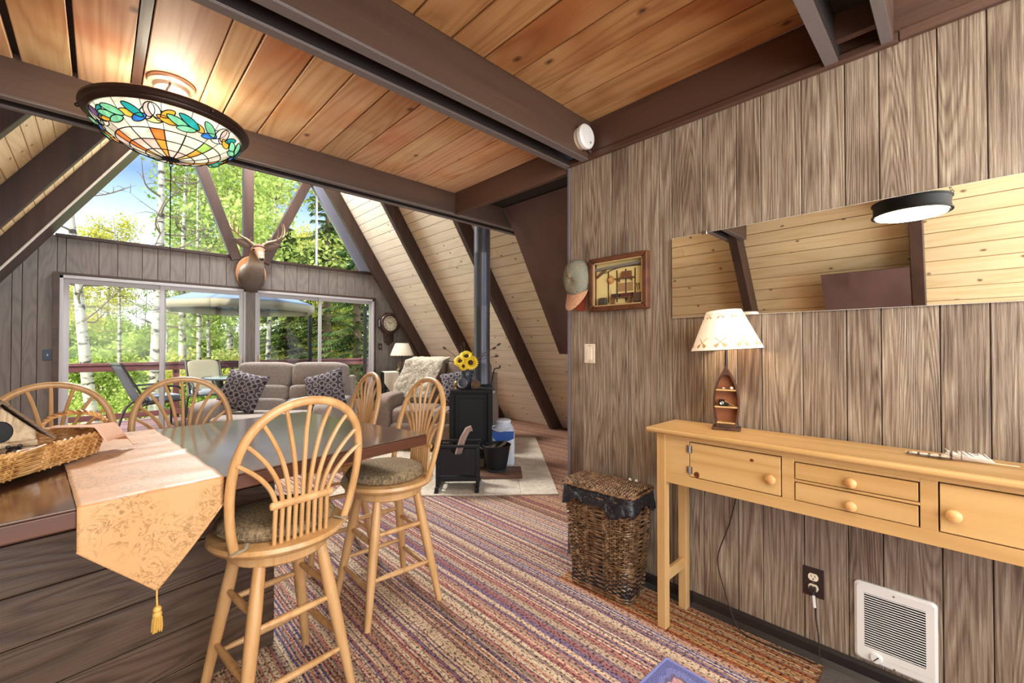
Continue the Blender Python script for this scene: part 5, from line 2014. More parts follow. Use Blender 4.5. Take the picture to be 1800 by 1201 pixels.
for k in range(6):
    c = 2 * pi * k / 6 + 0.18
    pm = 0.83 * PH0
    fc = ['pink', 'opal'][k % 2]
    petal(c, pm - 0.055, 0.026, 0.014, 0.0, 'yellow' if k % 2 == 0 else fc)
    petal(c - 0.085, pm + 0.0, 0.022, 0.016, 0.9, fc)
    petal(c + 0.085, pm + 0.0, 0.022, 0.016, -0.9, fc)
    petal(c - 0.03, pm + 0.05, 0.024, 0.015, 1.3, fc)
    petal(c + 0.045, pm + 0.05, 0.024, 0.015, -1.3, ['purple', 'opal', 'pink'][k % 3])
    petal(c + 0.19, pm - 0.03, 0.026, 0.011, -0.35, 'amber')
    petal(c + 0.21, pm + 0.045, 0.022, 0.011, 0.6, ['amber', 'teal'][k % 2])
    petal(c - 0.20, pm - 0.045, 0.024, 0.011, 0.45, 'blue')
    petal(c - 0.24, pm + 0.035, 0.030, 0.012, -0.7, ['teal', 'green'][k % 2])
    petal(c + 0.36, pm - 0.01, 0.034, 0.012, -0.45, 'green')
    petal(c + 0.50, pm + 0.035, 0.034, 0.012, -0.5, 'green' if k % 2 else 'teal')
    petal(c + 0.47, pm - 0.06, 0.026, 0.010, 0.15, 'green')
    petal(c + 0.66, pm - 0.02, 0.024, 0.012, -0.4, 'amber')
co_ = came.build('lead_came', 'black', lm)
co_['kind'] = 'stuff'
MB().lathe([(0.0, ZC - RS - 0.020), (0.006, ZC - RS - 0.018), (0.007, ZC - RS - 0.008), (0.040, ZC - RS + 0.004), (0.0, ZC - RS + 0.006)], 24).build('finial', 'black', lm)
zc_ = ZC - RS - 0.020
MB().tube([(0.006 * cos(t), 0, zc_ - 0.006 + 0.006 * sin(t)) for t in [2 * pi * i / 14 for i in range(14)]], 0.0016, 5, closed=True).build('pull_ring', 'black', lm)
MB().tube([(0, 0, zc_ - 0.012), (0, 0, zc_ - 0.03)], 0.0032, 8).build('pull_bell', 'black', lm)
MB().tube([(0, 0, zc_ - 0.03), (0, 0, 1.64)], 0.0022, 6).build('pull_chain', 'black', lm)
light('stained_glass_bulb', 'POINT', (LX, LY, 2.255), 11, (1.0, 0.86, 0.66), shadow_soft_size=0.09)


# ------------------------------------------------------------------ hearth pad, stove and what stands on it
HA = radians(-48)                    # the pad is turned to face the room corner
hx = Vector((cos(HA + pi), sin(HA + pi), 0))      # along the front edge, away from the near corner B
HBc = Vector((2.682, 2.246, 0))
e1 = Vector((-0.742, 0.670, 0)).normalized()
e2 = Vector((0.670, 0.742, 0)).normalized()
hr = thing('hearth_pad', 'cream marble tiled hearth pad under the black stove', 'hearth', (HBc.x, HBc.y, 0))
ha = atan2(e1.y, e1.x)
# local axes of the pad: x along e1, y along e2 (mirrored), so build with explicit vectors
MB().obox(e1 * 0.92 + e2 * 1.13 + Vector((0, 0, 0.003)), e1, e2, (0, 0, 1), 0.92, 1.13, 0.003).build('grout_bed', plain('grout', (150, 132, 112), 0.9), hr, smooth=False)
ts_ = 0.3055
for i in range(6):
    for j in range(7):
        w1 = min(ts_, 1.84 - i * ts_)
        w2 = min(ts_, 2.26 - j * ts_)
        if w1 < 0.02 or w2 < 0.02:
            continue
        c = e1 * (i * ts_ + w1 / 2) + e2 * (j * ts_ + w2 / 2) + Vector((0, 0, 0.0085))
        MB().obox((0, 0, 0), e1, e2, (0, 0, 1), w1 / 2 - 0.0012, w2 / 2 - 0.0012, 0.0035).build('tile', 'marble', hr, c, smooth=False, bevel=0.0012, seg=1)


def hp(a, b, z=0.0):
    """point on the hearth: a along the front edge, b deep"""
    p = HBc + e1 * a + e2 * b
    return Vector((p.x, p.y, z))


HRZ = atan2(e2.y, e2.x) - pi / 2      # local +y of a thing = e2 (away from the viewer), local +x = -e1

# plank under the ash bucket
pl = thing('hearth_board', 'thick brown wooden board lying under the ash bucket', 'board', hp(0.47, 0.395, 0.012), HRZ)
MB().box(-0.20, 0.36, 0.0, 0.295, 0.0, 0.032).build('slab', wood('charred_board', [(0.0, (58, 34, 24)), (0.5, (96, 62, 44)), (1.0, (126, 86, 62))], axis=0, ring=5, ringk=40, fib=0.5, rough=0.6, bump=0.2, tint=0), pl,
                                                           (-0.16, 0, 0), smooth=False, bevel=0.004)

# stove
sv = thing('wood_stove', 'black cast iron wood stove with a panelled side on the hearth', 'stove', (2.776, 3.475, 0.0125), HRZ)
bx, by = 0.185, 0.26
for sx_ in (-1, 1):
    for sy_ in (-1, 1):
        MB().lathe([(0.03, 0.0), (0.026, 0.02), (0.017, 0.05), (0.022, 0.095), (0.03, 0.11)], 14, (sx_ * (bx - 0.035), sy_ * (by - 0.035), 0)).build('leg', 'black', sv)
MB().box(-bx, bx, -by, by, 0.10, 0.135).build('bottom_plate', 'black', sv, smooth=False, bevel=0.006)
MB().box(-bx + 0.015, bx - 0.015, -by + 0.015, by - 0.015, 0.135, 0.735).build('firebox', 'black', sv, smooth=False, bevel=0.004)
MB().box(-bx - 0.016, bx + 0.016, -by - 0.016, by + 0.016, 0.735, 0.768).build('top_plate', 'black', sv, smooth=False, bevel=0.006)
for sx_ in (-1, 1):
    for sy_ in (-1, 1):
        MB().box(sx_ * bx - 0.02, sx_ * bx + 0.02, sy_ * by - 0.02, sy_ * by + 0.02, 0.125, 0.738).build('corner_post', 'black', sv, smooth=False, bevel=0.004)
# recessed side panel with moulded border facing the viewer
pf = MB()
for a0, a1, b0, b1 in ((-0.12, 0.14, 0.175, 0.19), (-0.12, 0.14, 0.675, 0.69), (-0.12, -0.105, 0.19, 0.675), (0.125, 0.14, 0.19, 0.675)):
    pf.box(a0, a1, -by + 0.003, -by + 0.015, b0, b1)
pf.build('side_panel_moulding', 'black', sv, smooth=False, bevel=0.003)
MB().box(-0.15, 0.155, -by + 0.006, -by + 0.014, 0.15, 0.715).build('side_panel', plain('iron_grey', (24, 22, 24), 0.6, var=0.12, spec=0.3), sv, smooth=False, bevel=0.002)
MB().box(-bx - 0.001, -bx + 0.03, -by - 0.021, -by - 0.014, 0.53, 0.545).build('post_band', 'black', sv, smooth=False)
# fire door on the left face with vertical bars and a handle
dr = MB().box(-bx - 0.022, -bx + 0.01, -by + 0.06, by - 0.06, 0.20, 0.60).build('fire_door', 'black', sv, smooth=False, bevel=0.006)
MB().box(-bx - 0.026, -bx - 0.020, -by + 0.10, by - 0.10, 0.26, 0.54).build('door_glass', plain('soot_glass', (16, 15, 16), 0.08), dr, smooth=False)
for k in range(5):
    y_ = -by + 0.12 + k * (2 * by - 0.24) / 4
    MB().tube([(-bx - 0.030, y_, 0.25), (-bx - 0.030, y_, 0.55)], 0.006, 8).build('grille_bar', 'black', dr)
MB().tube([(-bx - 0.03, -by + 0.07, 0.56), (-bx - 0.07, -by + 0.055, 0.55), (-bx - 0.07, -by + 0.055, 0.42)], 0.007, 8).build('door_handle', 'chrome', dr)

# stovepipe
px_, py_ = 2.948, 3.528
sp = thing('stovepipe', 'black stovepipe rising from the wood stove past the slope', 'stovepipe', (px_, py_, 0.0))
pm_ = plain('blued_steel', (84, 86, 94), 0.36, 0.6, var=0.1, scale=9)
zz = [0.781, 1.02, 1.62, 2.2, 2.40]
for a, b, r in ((0.7805, 1.03, 0.088), (1.025, 1.62, 0.084), (1.615, 2.20, 0.086), (2.195, 2.68, 0.086)):
    MB().lathe([(r, a), (r + 0.001, a + 0.01), (r, a + 0.02), (r, b - 0.012), (r + 0.0015, b - 0.006), (r, b)], 32).build('pipe_section', pm_, sp)
MB().lathe([(0.10, 0.781), (0.10, 0.80), (0.088, 0.805)], 32).build('pipe_collar', 'black', sp)
MB().lathe([(0.0, 2.66), (0.14, 2.66), (0.145, 2.67), (0.145, 2.685), (0.0, 2.685)], 40).build('ceiling_collar', 'black', sp)

# things on the stove top
STZ = 0.7815


def stv(x, y):
    M_ = Matrix.Translation((2.776, 3.475, 0)) @ Matrix.Rotation(HRZ, 4, 'Z')
    p = M_ @ Vector((x, y, 0))
    return p.x, p.y


x_, y_ = stv(-0.055, -0.13)
vs_ = thing('vase', 'dark glazed pitcher vase on the stove holding the sunflowers', 'vase', (x_, y_, STZ))
vb = MB()
vb.lathe([(0.0, 0.0), (0.045, 0.0), (0.062, 0.02), (0.072, 0.055), (0.066, 0.09), (0.050, 0.115), (0.046, 0.15), (0.052, 0.19), (0.058, 0.205), (0.054, 0.205), (0.046, 0.185), (0.041, 0.15), (0.044, 0.118), (0.0, 0.10)], 28)
vb.build('body', plain('slate_glaze', (52, 56, 66), 0.28, var=0.1), vs_)
MB().tube(spline([(0.046, 0, 0.19), (0.085, 0, 0.18), (0.10, 0, 0.13), (0.09, 0, 0.08), (0.066, 0, 0.06)], 5), 0.009, 10, flat=0.6).build('handle', plain('slate_glaze_handle', (60, 64, 74), 0.3), vs_)
VX, VY, VZ = x_, y_, STZ + 0.19
# sunflowers
fwd = Vector((-0.69, -0.72, 0))
rgt = Vector((0.72, -0.69, 0))
up = Vector((0, 0, 1))
sfl = [((-0.055, 0.085), 0.070, (-0.15, 0.55)), ((0.050, 0.070), 0.080, (0.25, 0.25)), ((0.008, 0.135), 0.072, (0.1, 0.9)), ((-0.020, 0.035), 0.050, (-0.35, -0.1))]
desc = ['sunflower at the upper side of the bunch facing the windows', 'largest sunflower of the bunch with the widest dark centre', 'topmost sunflower of the bunch in the dark vase', 'smallest sunflower low in the bunch in the dark vase']
ymat = plain('sunflower_petal', (240, 206, 42), 0.6, var=0.12)
for k, ((a, h), R_, (nx_, nz_)) in enumerate(sfl):
    c = Vector((VX, VY, VZ)) + rgt * a + up * h + fwd * (0.045 + 0.01 * k)
    nrm = (fwd + rgt * nx_ + up * nz_).normalized()
    u_ = nrm.orthogonal().normalized()
    v_ = nrm.cross(u_)
    sf = thing('sunflower', desc[k], 'sunflower', c, 0, 'sunflowers in the vase')
    pt = MB()
    for ring, (np_, r0, r1, lift) in enumerate(((20, 0.32, 1.0, 0.0), (18, 0.32, 0.80, 0.12))):
        for i in range(np_):
            an = 2 * pi * (i + 0.5 * ring) / np_
            dr_ = u_ * cos(an) + v_ * sin(an)
            tn = nrm.cross(dr_)
            w = R_ * 0.19
            p0 = dr_ * R_ * r0
            p1 = dr_ * R_ * (r0 + (r1 - r0) * 0.55) + nrm * R_ * (0.10 + lift)
            p2 = dr_ * R_ * r1 * random.uniform(0.92, 1.05) + nrm * R_ * (0.02 + lift)
            pt.add([p0 - tn * w * 0.5, p0 + tn * w * 0.5, p1 + tn * w, p2, p1 - tn * w], [(0, 1, 2, 3, 4)])
    po_ = pt.build('petals', ymat, sf, smooth=False)
    po_['kind'] = 'stuff'
    q = nrm.to_track_quat('Z', 'Y').to_matrix()
    MB().ell((0, 0, 0), (R_ * 0.33, R_ * 0.33, R_ * 0.15), 16, 8, rot=q).build('seed_head', plain('seed_brown', (62, 36, 22), 0.8, var=0.4, scale=160), sf)
    MB().tube(spline([tuple(-nrm * R_ * 0.1), tuple(-nrm * 0.03 - up * 0.03), tuple(Vector((VX, VY, VZ - 0.05)) - c)], 5), 0.0035, 6).build('stem', plain('stem_green', (92, 116, 50), 0.7), sf)
lvm = MB()
for i in range(16):
    an = random.uniform(0, 2 * pi)
    a = Vector((cos(an), sin(an), 0)) * 0.03
    b = Vector((cos(an), sin(an), 0)) * random.uniform(0.06, 0.085) + up * random.uniform(0.0, 0.05)
    tn = up.cross(b).normalized() * 0.016
    m_ = (a + b) / 2 + up * 0.012
    lvm.add([a, m_ + tn, b, m_ - tn], [(0, 1, 2, 3)])
tag(lvm.build('foliage', plain('bouquet_leaf', (120, 146, 60), 0.6, var=0.2), loc=(VX, VY, VZ + 0.01)), 'green leaves tucked in the vase under the sunflowers', 'foliage', kind='stuff')
drym = plain('dried_stem', (74, 56, 46), 0.8, var=0.2)
dl = [(0.30, 0.22, 'tallest'), (0.36, 0.26, ''), (0.33, 0.14, ''), (0.26, 0.17, ''), (-0.235, 0.22, ''), (-0.21, 0.085, ''), (-0.02, 0.30, ''), (-0.06, 0.26, '')]
dlab = ['long dried pod stem leaning past the stovepipe, second highest', 'longest dried pod stem leaning past the stovepipe', 'dried pod stem ending low beyond the stovepipe',
        'short dried stem in front of the stovepipe', 'dried bud stem leaning from the vase towards the loveseat', 'low thin dried twig reaching from the vase towards the recliner',
        'upright dried sprig standing tallest above the sunflowers', 'thin upright dried sprig beside the tallest sprig']
for k, (a, h, _) in enumerate(dl):
    d_ = thing('dried_stem', dlab[k], 'dried flower', (VX + rgt.x * (0.030 if a > 0.1 else (-0.030 if a < -0.1 else -0.004 + 0.0)) + fwd.x * (0.010 * (k % 4) - 0.02), VY + rgt.y * (0.030 if a > 0.1 else (-0.030 if a < -0.1 else -0.004)) + fwd.y * (0.010 * (k % 4) - 0.02), VZ + 0.005), 0, 'dried stems in the vase')
    tip = rgt * a * 0.78 + up * (h - 0.005) * 0.92 + fwd * (0.03 * (k % 4) - 0.04)
    mid = tip * 0.5 + up * 0.03
    pp = spline([(0, 0, 0), tuple(mid), tuple(tip)], 6)
    MB().tube(pp, [0.0034 - 0.0012 * i / (len(pp) - 1) for i in range(len(pp))], 5).build('stalk', drym, d_)
    pod = MB()
    if k in (0, 1, 2, 4):
        dv = (pp[-1] - pp[-3]).normalized()
        pod.tube([pp[-1] - dv * 0.004, pp[-1] + dv * 0.012, pp[-1] + dv * 0.03, pp[-1] + dv * 0.042], [0.004, 0.0115, 0.009, 0.001], 8)
    else:
        for i in range(8):
            q = pp[int(len(pp) * (0.5 + 0.06 * i))]
            pod.ell(q + Vector((random.uniform(-.006, .006), random.uniform(-.006, .006), 0)), (0.005, 0.005, 0.008), 6, 4)
    pod.build('seed_pods', drym, d_)

x_, y_ = stv(-0.145, -0.17)
g1 = thing('gold_ornament', 'small gold ball ornament on the stove beside the vase', 'ornament', (x_, y_, STZ))
MB().ell((0, 0, 0.050), (0.030, 0.030, 0.030), 18, 12).build('ball', plain('antique_gold', (186, 150, 84), 0.35, 0.6, var=0.15), g1)
MB().lathe([(0.022, 0.0), (0.020, 0.008), (0.010, 0.016), (0.014, 0.024)], 16).build('foot', plain('antique_gold_foot', (150, 112, 62), 0.4, 0.5), g1)
x_, y_ = stv(-0.085, -0.235)
g2 = thing('round_lantern', 'small round dark glass lantern on the stove before the vase', 'ornament', (x_, y_, STZ), HRZ)
MB().lathe([(0.0, -0.02), (0.048, -0.018), (0.056, 0.0), (0.048, 0.018), (0.0, 0.02)], 28, (0, 0, 0.062), (0, -1, 0)).build('case', plain('dark_slate', (46, 50, 58), 0.3), g2)
MB().lathe([(0.034, 0.017), (0.045, 0.021), (0.050, 0.019), (0.048, 0.012)], 28, (0, 0, 0.062), (0, -1, 0)).build('ring', plain('steel_ring', (120, 122, 128), 0.3, 0.7), g2)
MB().box(-0.03, 0.03, -0.02, 0.02, 0.0, 0.012).build('foot', 'black', g2, smooth=False, bevel=0.003)
x_, y_ = stv(0.045, -0.22)
g3 = thing('pine_cone', 'brown pine cone ball on the stove beside the lantern', 'ornament', (x_, y_, STZ))
pcb = MB()
for i in range(90):
    z = 1 - 2 * (i + 0.5) / 90
    a = 2.399 * i
    r = sqrt(1 - z * z)
    d_ = Vector((r * cos(a), r * sin(a), z))
    pcb.ell(d_ * 0.040 + Vector((0, 0, 0.046)), (0.008, 0.008, 0.006), 6, 4)
pcb.ell((0, 0, 0.046), (0.039, 0.039, 0.039), 14, 9)
pcb.build('scales', plain('cone_brown', (112, 84, 58), 0.8, var=0.3, scale=90), g3)
x_, y_ = stv(0.155, 0.02)
g4 = thing('fire_tool', 'black iron stove crank tool standing up on the stove beside the pipe', 'fire tool', (x_, y_, STZ + 0.002), HRZ)
MB().tube(spline([(-0.02, 0, 0.006), (0.03, 0, 0.01), (0.06, 0, 0.14), (0.075, 0, 0.185), (0.12, 0, 0.19)], 5), 0.006, 8).build('crank', 'black', g4)
MB().tube([(0.118, 0, 0.19), (0.128, 0, 0.205), (0.132, 0, 0.225)], [0.012, 0.012, 0.004], 10).build('grip', plain('red_wood_grip', (92, 50, 40), 0.5), g4)
MB().box(-0.035, 0.0, -0.015, 0.015, 0.0, 0.008).build('foot', 'black', g4, smooth=False)

# ash bucket and jug
bk2 = thing('ash_bucket', 'black coal bucket of kindling standing on the hearth board', 'bucket', (2.680, 2.995, 0.0455), HRZ)
MB().lathe([(0.0, 0.002), (0.085, 0.002), (0.092, 0.0), (0.092, 0.014), (0.086, 0.018), (0.10, 0.06), (0.128, 0.225), (0.136, 0.24), (0.132, 0.244), (0.124, 0.228), (0.098, 0.07), (0.0, 0.05)], 36).build('body', 'black', bk2)
fl2 = MB()
for k in range(40):
    a = 2 * pi * k / 40
    fl2.tube([(0.091 * cos(a), 0.091 * sin(a), 0.0), (0.089 * cos(a), 0.089 * sin(a), 0.022)], 0.004, 5)
fl2.build('fluted_foot', plain('bucket_iron', (60, 58, 58), 0.4, 0.5), bk2)
MB().tube(spline([(-0.13, 0, 0.20), (-0.17, -0.03, 0.23), (-0.20, -0.05, 0.19), (-0.235, -0.06, 0.15)], 5), 0.006, 8).build('bail_handle', plain('bail', (150, 138, 124), 0.5, 0.4), bk2)
M2 = Matrix.Translation((2.680, 2.995, 0.0455)) @ Matrix.Rotation(HRZ, 4, 'Z')
kdl = ['short split kindling stick laid across the ash bucket', 'dark kindling stick leaning out of the ash bucket', 'pale kindling stick at the front of the ash bucket', 'thin kindling stick beneath the blue jug']
for k, (x, y, z, dx, dy, dz, w) in enumerate(((0.03, -0.02, 0.225, 0.09, 0.02, 0.03, 0.022), (0.06, 0.03, 0.235, 0.05, 0.08, 0.02, 0.024), (-0.05, -0.06, 0.225, 0.06, 0.03, 0.012, 0.018), (-0.05, 0.04, 0.22, 0.06, -0.05, 0.015, 0.02))):
    m_ = MB()
    m_.bar((-dx * 0.62, -dy * 0.62, -dz), (dx * 0.62, dy * 0.62, dz), w * 0.8, w * 0.7)
    tag(m_.build('kindling', 'barkbrown', loc=tuple(M2 @ Vector((x, y, z))), rot=(0, 0, HRZ), smooth=False, bevel=0.003), kdl[k], 'kindling', 'kindling in the ash bucket')
jg = thing('plastic_jug', 'blue and white plastic pail behind the ash bucket', 'jug', (2.935, 3.185, 0.0125), HRZ)
jg.scale = (1.15, 1.15, 1.3)
jb = MB()
jb.box(-0.10, 0.10, -0.085, 0.085, 0.0, 0.27)
jbo = jb.build('body', plain('jug_white', (214, 216, 222), 0.4, var=0.08), jg, bevel=0.03, seg=4)
MB().lathe([(0.103, 0.262), (0.098, 0.285), (0.075, 0.315), (0.066, 0.33)], 32, sx=0.98, sy=0.84).build('shoulder', plain('jug_white_top', (206, 210, 218), 0.4, var=0.08), jg)
MB().lathe([(0.0, 0.352), (0.062, 0.352), (0.070, 0.346), (0.071, 0.330), (0.066, 0.328)], 32).build('lid', plain('lid_white', (222, 224, 228), 0.35), jg)
lb_ = MB()
lb_.prism([(-0.093, 0.27), (0.093, 0.27), (0.093, 0.215), (0.02, 0.19), (-0.06, 0.20), (-0.093, 0.235)], lambda a, b, t: (a, t, b), -0.0875, -0.0855)
lb_.build('blue_label', plain('label_blue', (36, 84, 160), 0.4), jg, smooth=False)
MB().prism([(-0.085, 0.12), (0.08, 0.125), (0.08, 0.175), (-0.085, 0.165)], lambda a, b, t: (a, t, b), -0.0875, -0.0855).build('cream_label', plain('label_cream', (232, 224, 196), 0.5), jg, smooth=False)
MB().tube(spline([(-0.07, -0.07, 0.315), (-0.10, -0.10, 0.30), (-0.02, -0.115, 0.275), (0.06, -0.10, 0.30)], 5), 0.005, 8).build('handle', plain('handle_grey', (188, 190, 196), 0.4), jg)

# log rack
lr = thing('log_rack', 'black slatted log rack with sled feet at the hearth front', 'log rack', hp(0.825, 0.205, 0.012), HRZ)
for sx_ in (-1, 1):
    MB().tube([(sx_ * 0.165, -0.02, 0.0), (sx_ * 0.165, -0.02, 0.12)], 0.010, 4).build('post', 'blackwood', lr, smooth=False)
    for yy in (-0.10, 0.12):
        MB().box(sx_ * 0.165 - 0.012, sx_ * 0.165 + 0.012, yy - 0.012, yy + 0.012, 0.03, 0.365).build('post', 'blackwood', lr, smooth=False, bevel=0.002)
    MB().box(sx_ * 0.165 - 0.014, sx_ * 0.165 + 0.014, -0.16, 0.17, 0.012, 0.04).build('sled_foot', 'blackwood', lr, smooth=False, bevel=0.004)
    for yy in (-0.15, 0.16):
        MB().box(sx_ * 0.165 - 0.016, sx_ * 0.165 + 0.016, yy - 0.025, yy + 0.025, 0.0, 0.014).build('foot_pad', 'blackwood', lr, smooth=False, bevel=0.003)
for yy, hh_ in ((-0.10, 0.34), (0.12, 0.34)):
    n_a = 18
    top = [(-0.153, hh_), ] + [(-0.06 + 0.12 * i / 12, hh_ - 0.045 * sqrt(max(0, 1 - ((i - 6) / 6) ** 2))) for i in range(13)] + [(0.153, hh_)]
    poly = [(-0.153, 0.125), (0.153, 0.125)] + list(reversed(top))
    MB().prism(poly, lambda a, b, t: (a, t, b), yy - 0.006, yy + 0.006).build('side_panel', 'blackwood', lr, smooth=False)
    MB().box(-0.185, 0.185, yy - 0.012, yy + 0.012, 0.352, 0.372).build('top_rail', 'blackwood', lr, smooth=False, bevel=0.003)
    MB().box(-0.165, 0.165, yy - 0.010, yy + 0.010, 0.075, 0.105).build('lower_rail', 'blackwood', lr, smooth=False, bevel=0.003)
MB().box(-0.16, 0.16, -0.09, 0.11, 0.10, 0.112).build('rack_floor', 'blackwood', lr, smooth=False)
M3 = Matrix.Translation(hp(0.825, 0.205, 0.012)) @ Matrix.Rotation(HRZ, 4, 'Z')
lgm_ = MB()
lgm_.tube([(-0.03, -0.02, 0.128), (0.0, 0.0, 0.28), (0.035, 0.02, 0.40), (0.075, 0.03, 0.475), (0.11, 0.03, 0.487)], [0.030, 0.029, 0.027, 0.026, 0.026], 12)
lo1 = tag(lgm_.build('log', plain('silver_bark', (148, 122, 108), 0.85, var=0.25, scale=14, bump=0.4), loc=tuple(M3.translation), rot=(0, 0, HRZ)), 'crooked pale log standing up out of the black log rack', 'log')
for k, (y, z) in enumerate(((0.068, 0.142),)):
    tag(MB().tube([(-0.14, y, z), (0.14, y, z)], 0.028, 10).build('log', 'barkbrown', loc=tuple(M3.translation), rot=(0, 0, HRZ)),
        'brown log lying in the black rack beside the stove', 'log')

# ------------------------------------------------------------------ upholstered seats
def cushion_box(w, d, h, puff=0.5, ns=8):
    """soft box centred on x,y with its base at z=0"""
    m = MB()
    n = 18

    def f(u, v):
        # superellipsoid
        a = -pi + 2 * pi * u
        b = -pi / 2 + pi * v
        e = puff

        def sg(t):
            return math.copysign(abs(t) ** e, t)
        return (w / 2 * sg(cos(b)) * sg(cos(a)), d / 2 * sg(cos(b)) * sg(sin(a)), h / 2 + h / 2 * sg(sin(b)))
    m.grid(36, 18, f)
    return m


def loveseat(name, label, loc, rz, mat, width=1.50):
    t = thing(name, label, 'sofa', loc, rz)      # faces local -y
    hw_ = width / 2
    MB().box(-hw_ + 0.04, hw_ - 0.04, -0.40, 0.42, 0.05, 0.30).build('frame', mat, t, bevel=0.03, seg=3)
    for s in (-1, 1):
        a = cushion_box(0.21, 0.86, 0.60, 0.35)
        a.build('armrest', mat, t, (s * (hw_ - 0.09), -0.02, 0.04), merge=True)
        MB().box(-0.06, 0.06, 0.0, 0.10, 0.05, 0.86).build('back_wing', mat, t, (s * (hw_ - 0.075), 0.33, 0), bevel=0.03, seg=3)
        cw = (width - 0.36) / 2
        q = cushion_box(cw, 0.66, 0.22, 0.32)
        q.build('seat_cushion', mat, t, (s * cw / 2, -0.12, 0.27), merge=True)
        q = cushion_box(cw * 0.98, 0.16, 0.26, 0.4)
        q.build('footrest', mat, t, (s * cw / 2, -0.40, 0.07), merge=True)
        bw_ = (width - 0.17) / 2
        # back cushion: three horizontal rolls, the head roll fattest
        for k, (z0_, h_, d_, y_) in enumerate(((0.42, 0.19, 0.22, 0.18), (0.565, 0.19, 0.24, 0.20), (0.71, 0.30, 0.30, 0.235))):
            q = cushion_box(bw_ * (0.99 - 0.01 * k), d_, h_, 0.34)
            q.build('back_cushion', mat, t, (s * bw_ / 2, y_ + 0.045 * k, z0_), rot=(radians(-9), 0, 0), merge=True)
    return t


VA = radians(-43.88)
ls = loveseat('loveseat', 'taupe reclining loveseat in front of the sliding glass doors', (1.44, 5.18, 0), VA + radians(2), 'sofa', 1.40)
rc = loveseat('recliner', 'brown reclining loveseat behind the wood stove with a throw', (3.06, 4.46, 0), VA - radians(6), 'sofa_b', 1.34)


def pillow(label, loc, rot, s=0.44):
    t = thing('throw_pillow', label, 'pillow', loc, 0, 'ring patterned throw pillows')
    t.rotation_euler = rot
    m = MB()

    def f(u, v, sd):
        a, b = 2 * u - 1, 2 * v - 1
        k = (1 - a ** 4) * (1 - b ** 4)
        pin = 1 - 0.10 * (1 - abs(a) ** 3) * 0 - 0.07 * (a * a * (1 - b * b) + b * b * (1 - a * a)) * 0.6
        x = a * s / 2 * (1 - 0.09 * (1 - b * b) * abs(a) ** 3)
        z = b * s / 2 * (1 - 0.09 * (1 - a * a) * abs(b) ** 3)
        return (x, sd * (0.075 * max(0, k) ** 0.5), z)
    m.grid(18, 18, lambda u, v: f(u, v, -1))
    m.grid(18, 18, lambda u, v: f(u, v, 1))
    m.build('pillow_cover', 'pillow', t, merge=True)
    return t


def on_seat(o, p):
    return o.matrix_basis @ Vector(p)


for o in (ls, rc):
    o.matrix_basis = Matrix.Translation(o.location) @ Matrix.Rotation(o.rotation_euler[2], 4, 'Z')
pillow('ring patterned throw pillow on the loveseat arm beside the deck chair', on_seat(ls, (-0.36, -0.09, 0.72)), (radians(-20), radians(14), VA))
pillow('ring patterned throw pillow behind the tall oak stool on the loveseat', on_seat(ls, (0.53, -0.11, 0.72)), (radians(-20), radians(-16), VA))
pillow('ring patterned throw pillow on the recliner beside the stove', on_seat(rc, (0.25, -0.10, 0.71)), (radians(-20), radians(-12), VA), 0.42)

# knitted throw over the recliner back
th_ = MB()


def thf(u, v):
    x = -0.50 + 0.50 * u - 0.10 * v + 0.04 * sin(v * 5)
    if v < 0.22:
        t = v / 0.22
        y, z = 0.46 - 0.05 * t, 0.80 + 0.235 * sin(t * pi / 2)
    elif v < 0.40:
        t = (v - 0.22) / 0.18
        y, z = 0.41 - 0.19 * t, 1.035 - 0.035 * t
    else:
        t = (v - 0.40) / 0.60
        y, z = 0.22 - 0.155 * t - 0.02 * sin(t * 3), 1.0 - 0.46 * t
    zz_ = mnoise.noise(Vector((u * 6, v * 8, 3))) * 0.018
    return (x + 0.02 * mnoise.noise(Vector((v * 6, 0, 9))), y - 0.030 - abs(zz_), z + 0.012 + abs(zz_))


th_.grid(36, 54, thf)
tho = thing('knit_throw', 'cream knitted throw draped over the back of the brown recliner', 'blanket', rc.location, rc.rotation_euler[2])
solid(th_.build('blanket', 'throw', tho, merge=True), 0.014, 1.0)
fg = MB()
for i in range(30):
    p = Vector(thf(i / 29, 1.0))
    fg.tube([p, p + Vector((0.004 * sin(i), -0.006, -0.02)), p + Vector((0.006 * cos(i * 2), -0.004, -0.045))], 0.003, 4)
fg.build('fringe', 'throw', tho)['kind'] = 'stuff'

# ------------------------------------------------------------------ end table, lamp, clock, switches
et = thing('end_table', 'black end table with one drawer and a lower shelf at the gable wall', 'end table', (3.66, 6.58, 0), VA * 0.45)
EW, ED, EHh = 0.27, 0.22, 0.775
MB().box(-EW, EW, -ED, ED, EHh - 0.025, EHh).build('top', 'blackwood', et, smooth=False, bevel=0.004)
MB().box(-EW + 0.02, EW - 0.02, -ED + 0.025, ED - 0.02, 0.50, EHh - 0.025).build('case', 'blackwood', et, smooth=False, bevel=0.002)
d_ = MB().box(-EW + 0.05, EW - 0.05, -ED + 0.012, -ED + 0.026, 0.54, EHh - 0.05).build('drawer', 'blackwood', et, smooth=False, bevel=0.004)
MB().lathe([(0.0, 0.03), (0.014, 0.026), (0.016, 0.018), (0.007, 0.008), (0.007, 0.0)], 14, (0, -ED + 0.012, 0.635), (0, -1, 0)).build('knob', 'bronze', d_)
for sx_ in (-1, 1):
    for sy_ in (-1, 1):
        MB().box(-0.02, 0.02, -0.02, 0.02, 0, EHh - 0.03).build('leg', 'blackwood', et, (sx_ * (EW - 0.025), sy_ * (ED - 0.025), 0), smooth=False, bevel=0.003)
MB().box(-EW + 0.02, EW - 0.02, -ED + 0.02, ED - 0.02, 0.16, 0.18).build('shelf', 'white', et, smooth=False, bevel=0.002)
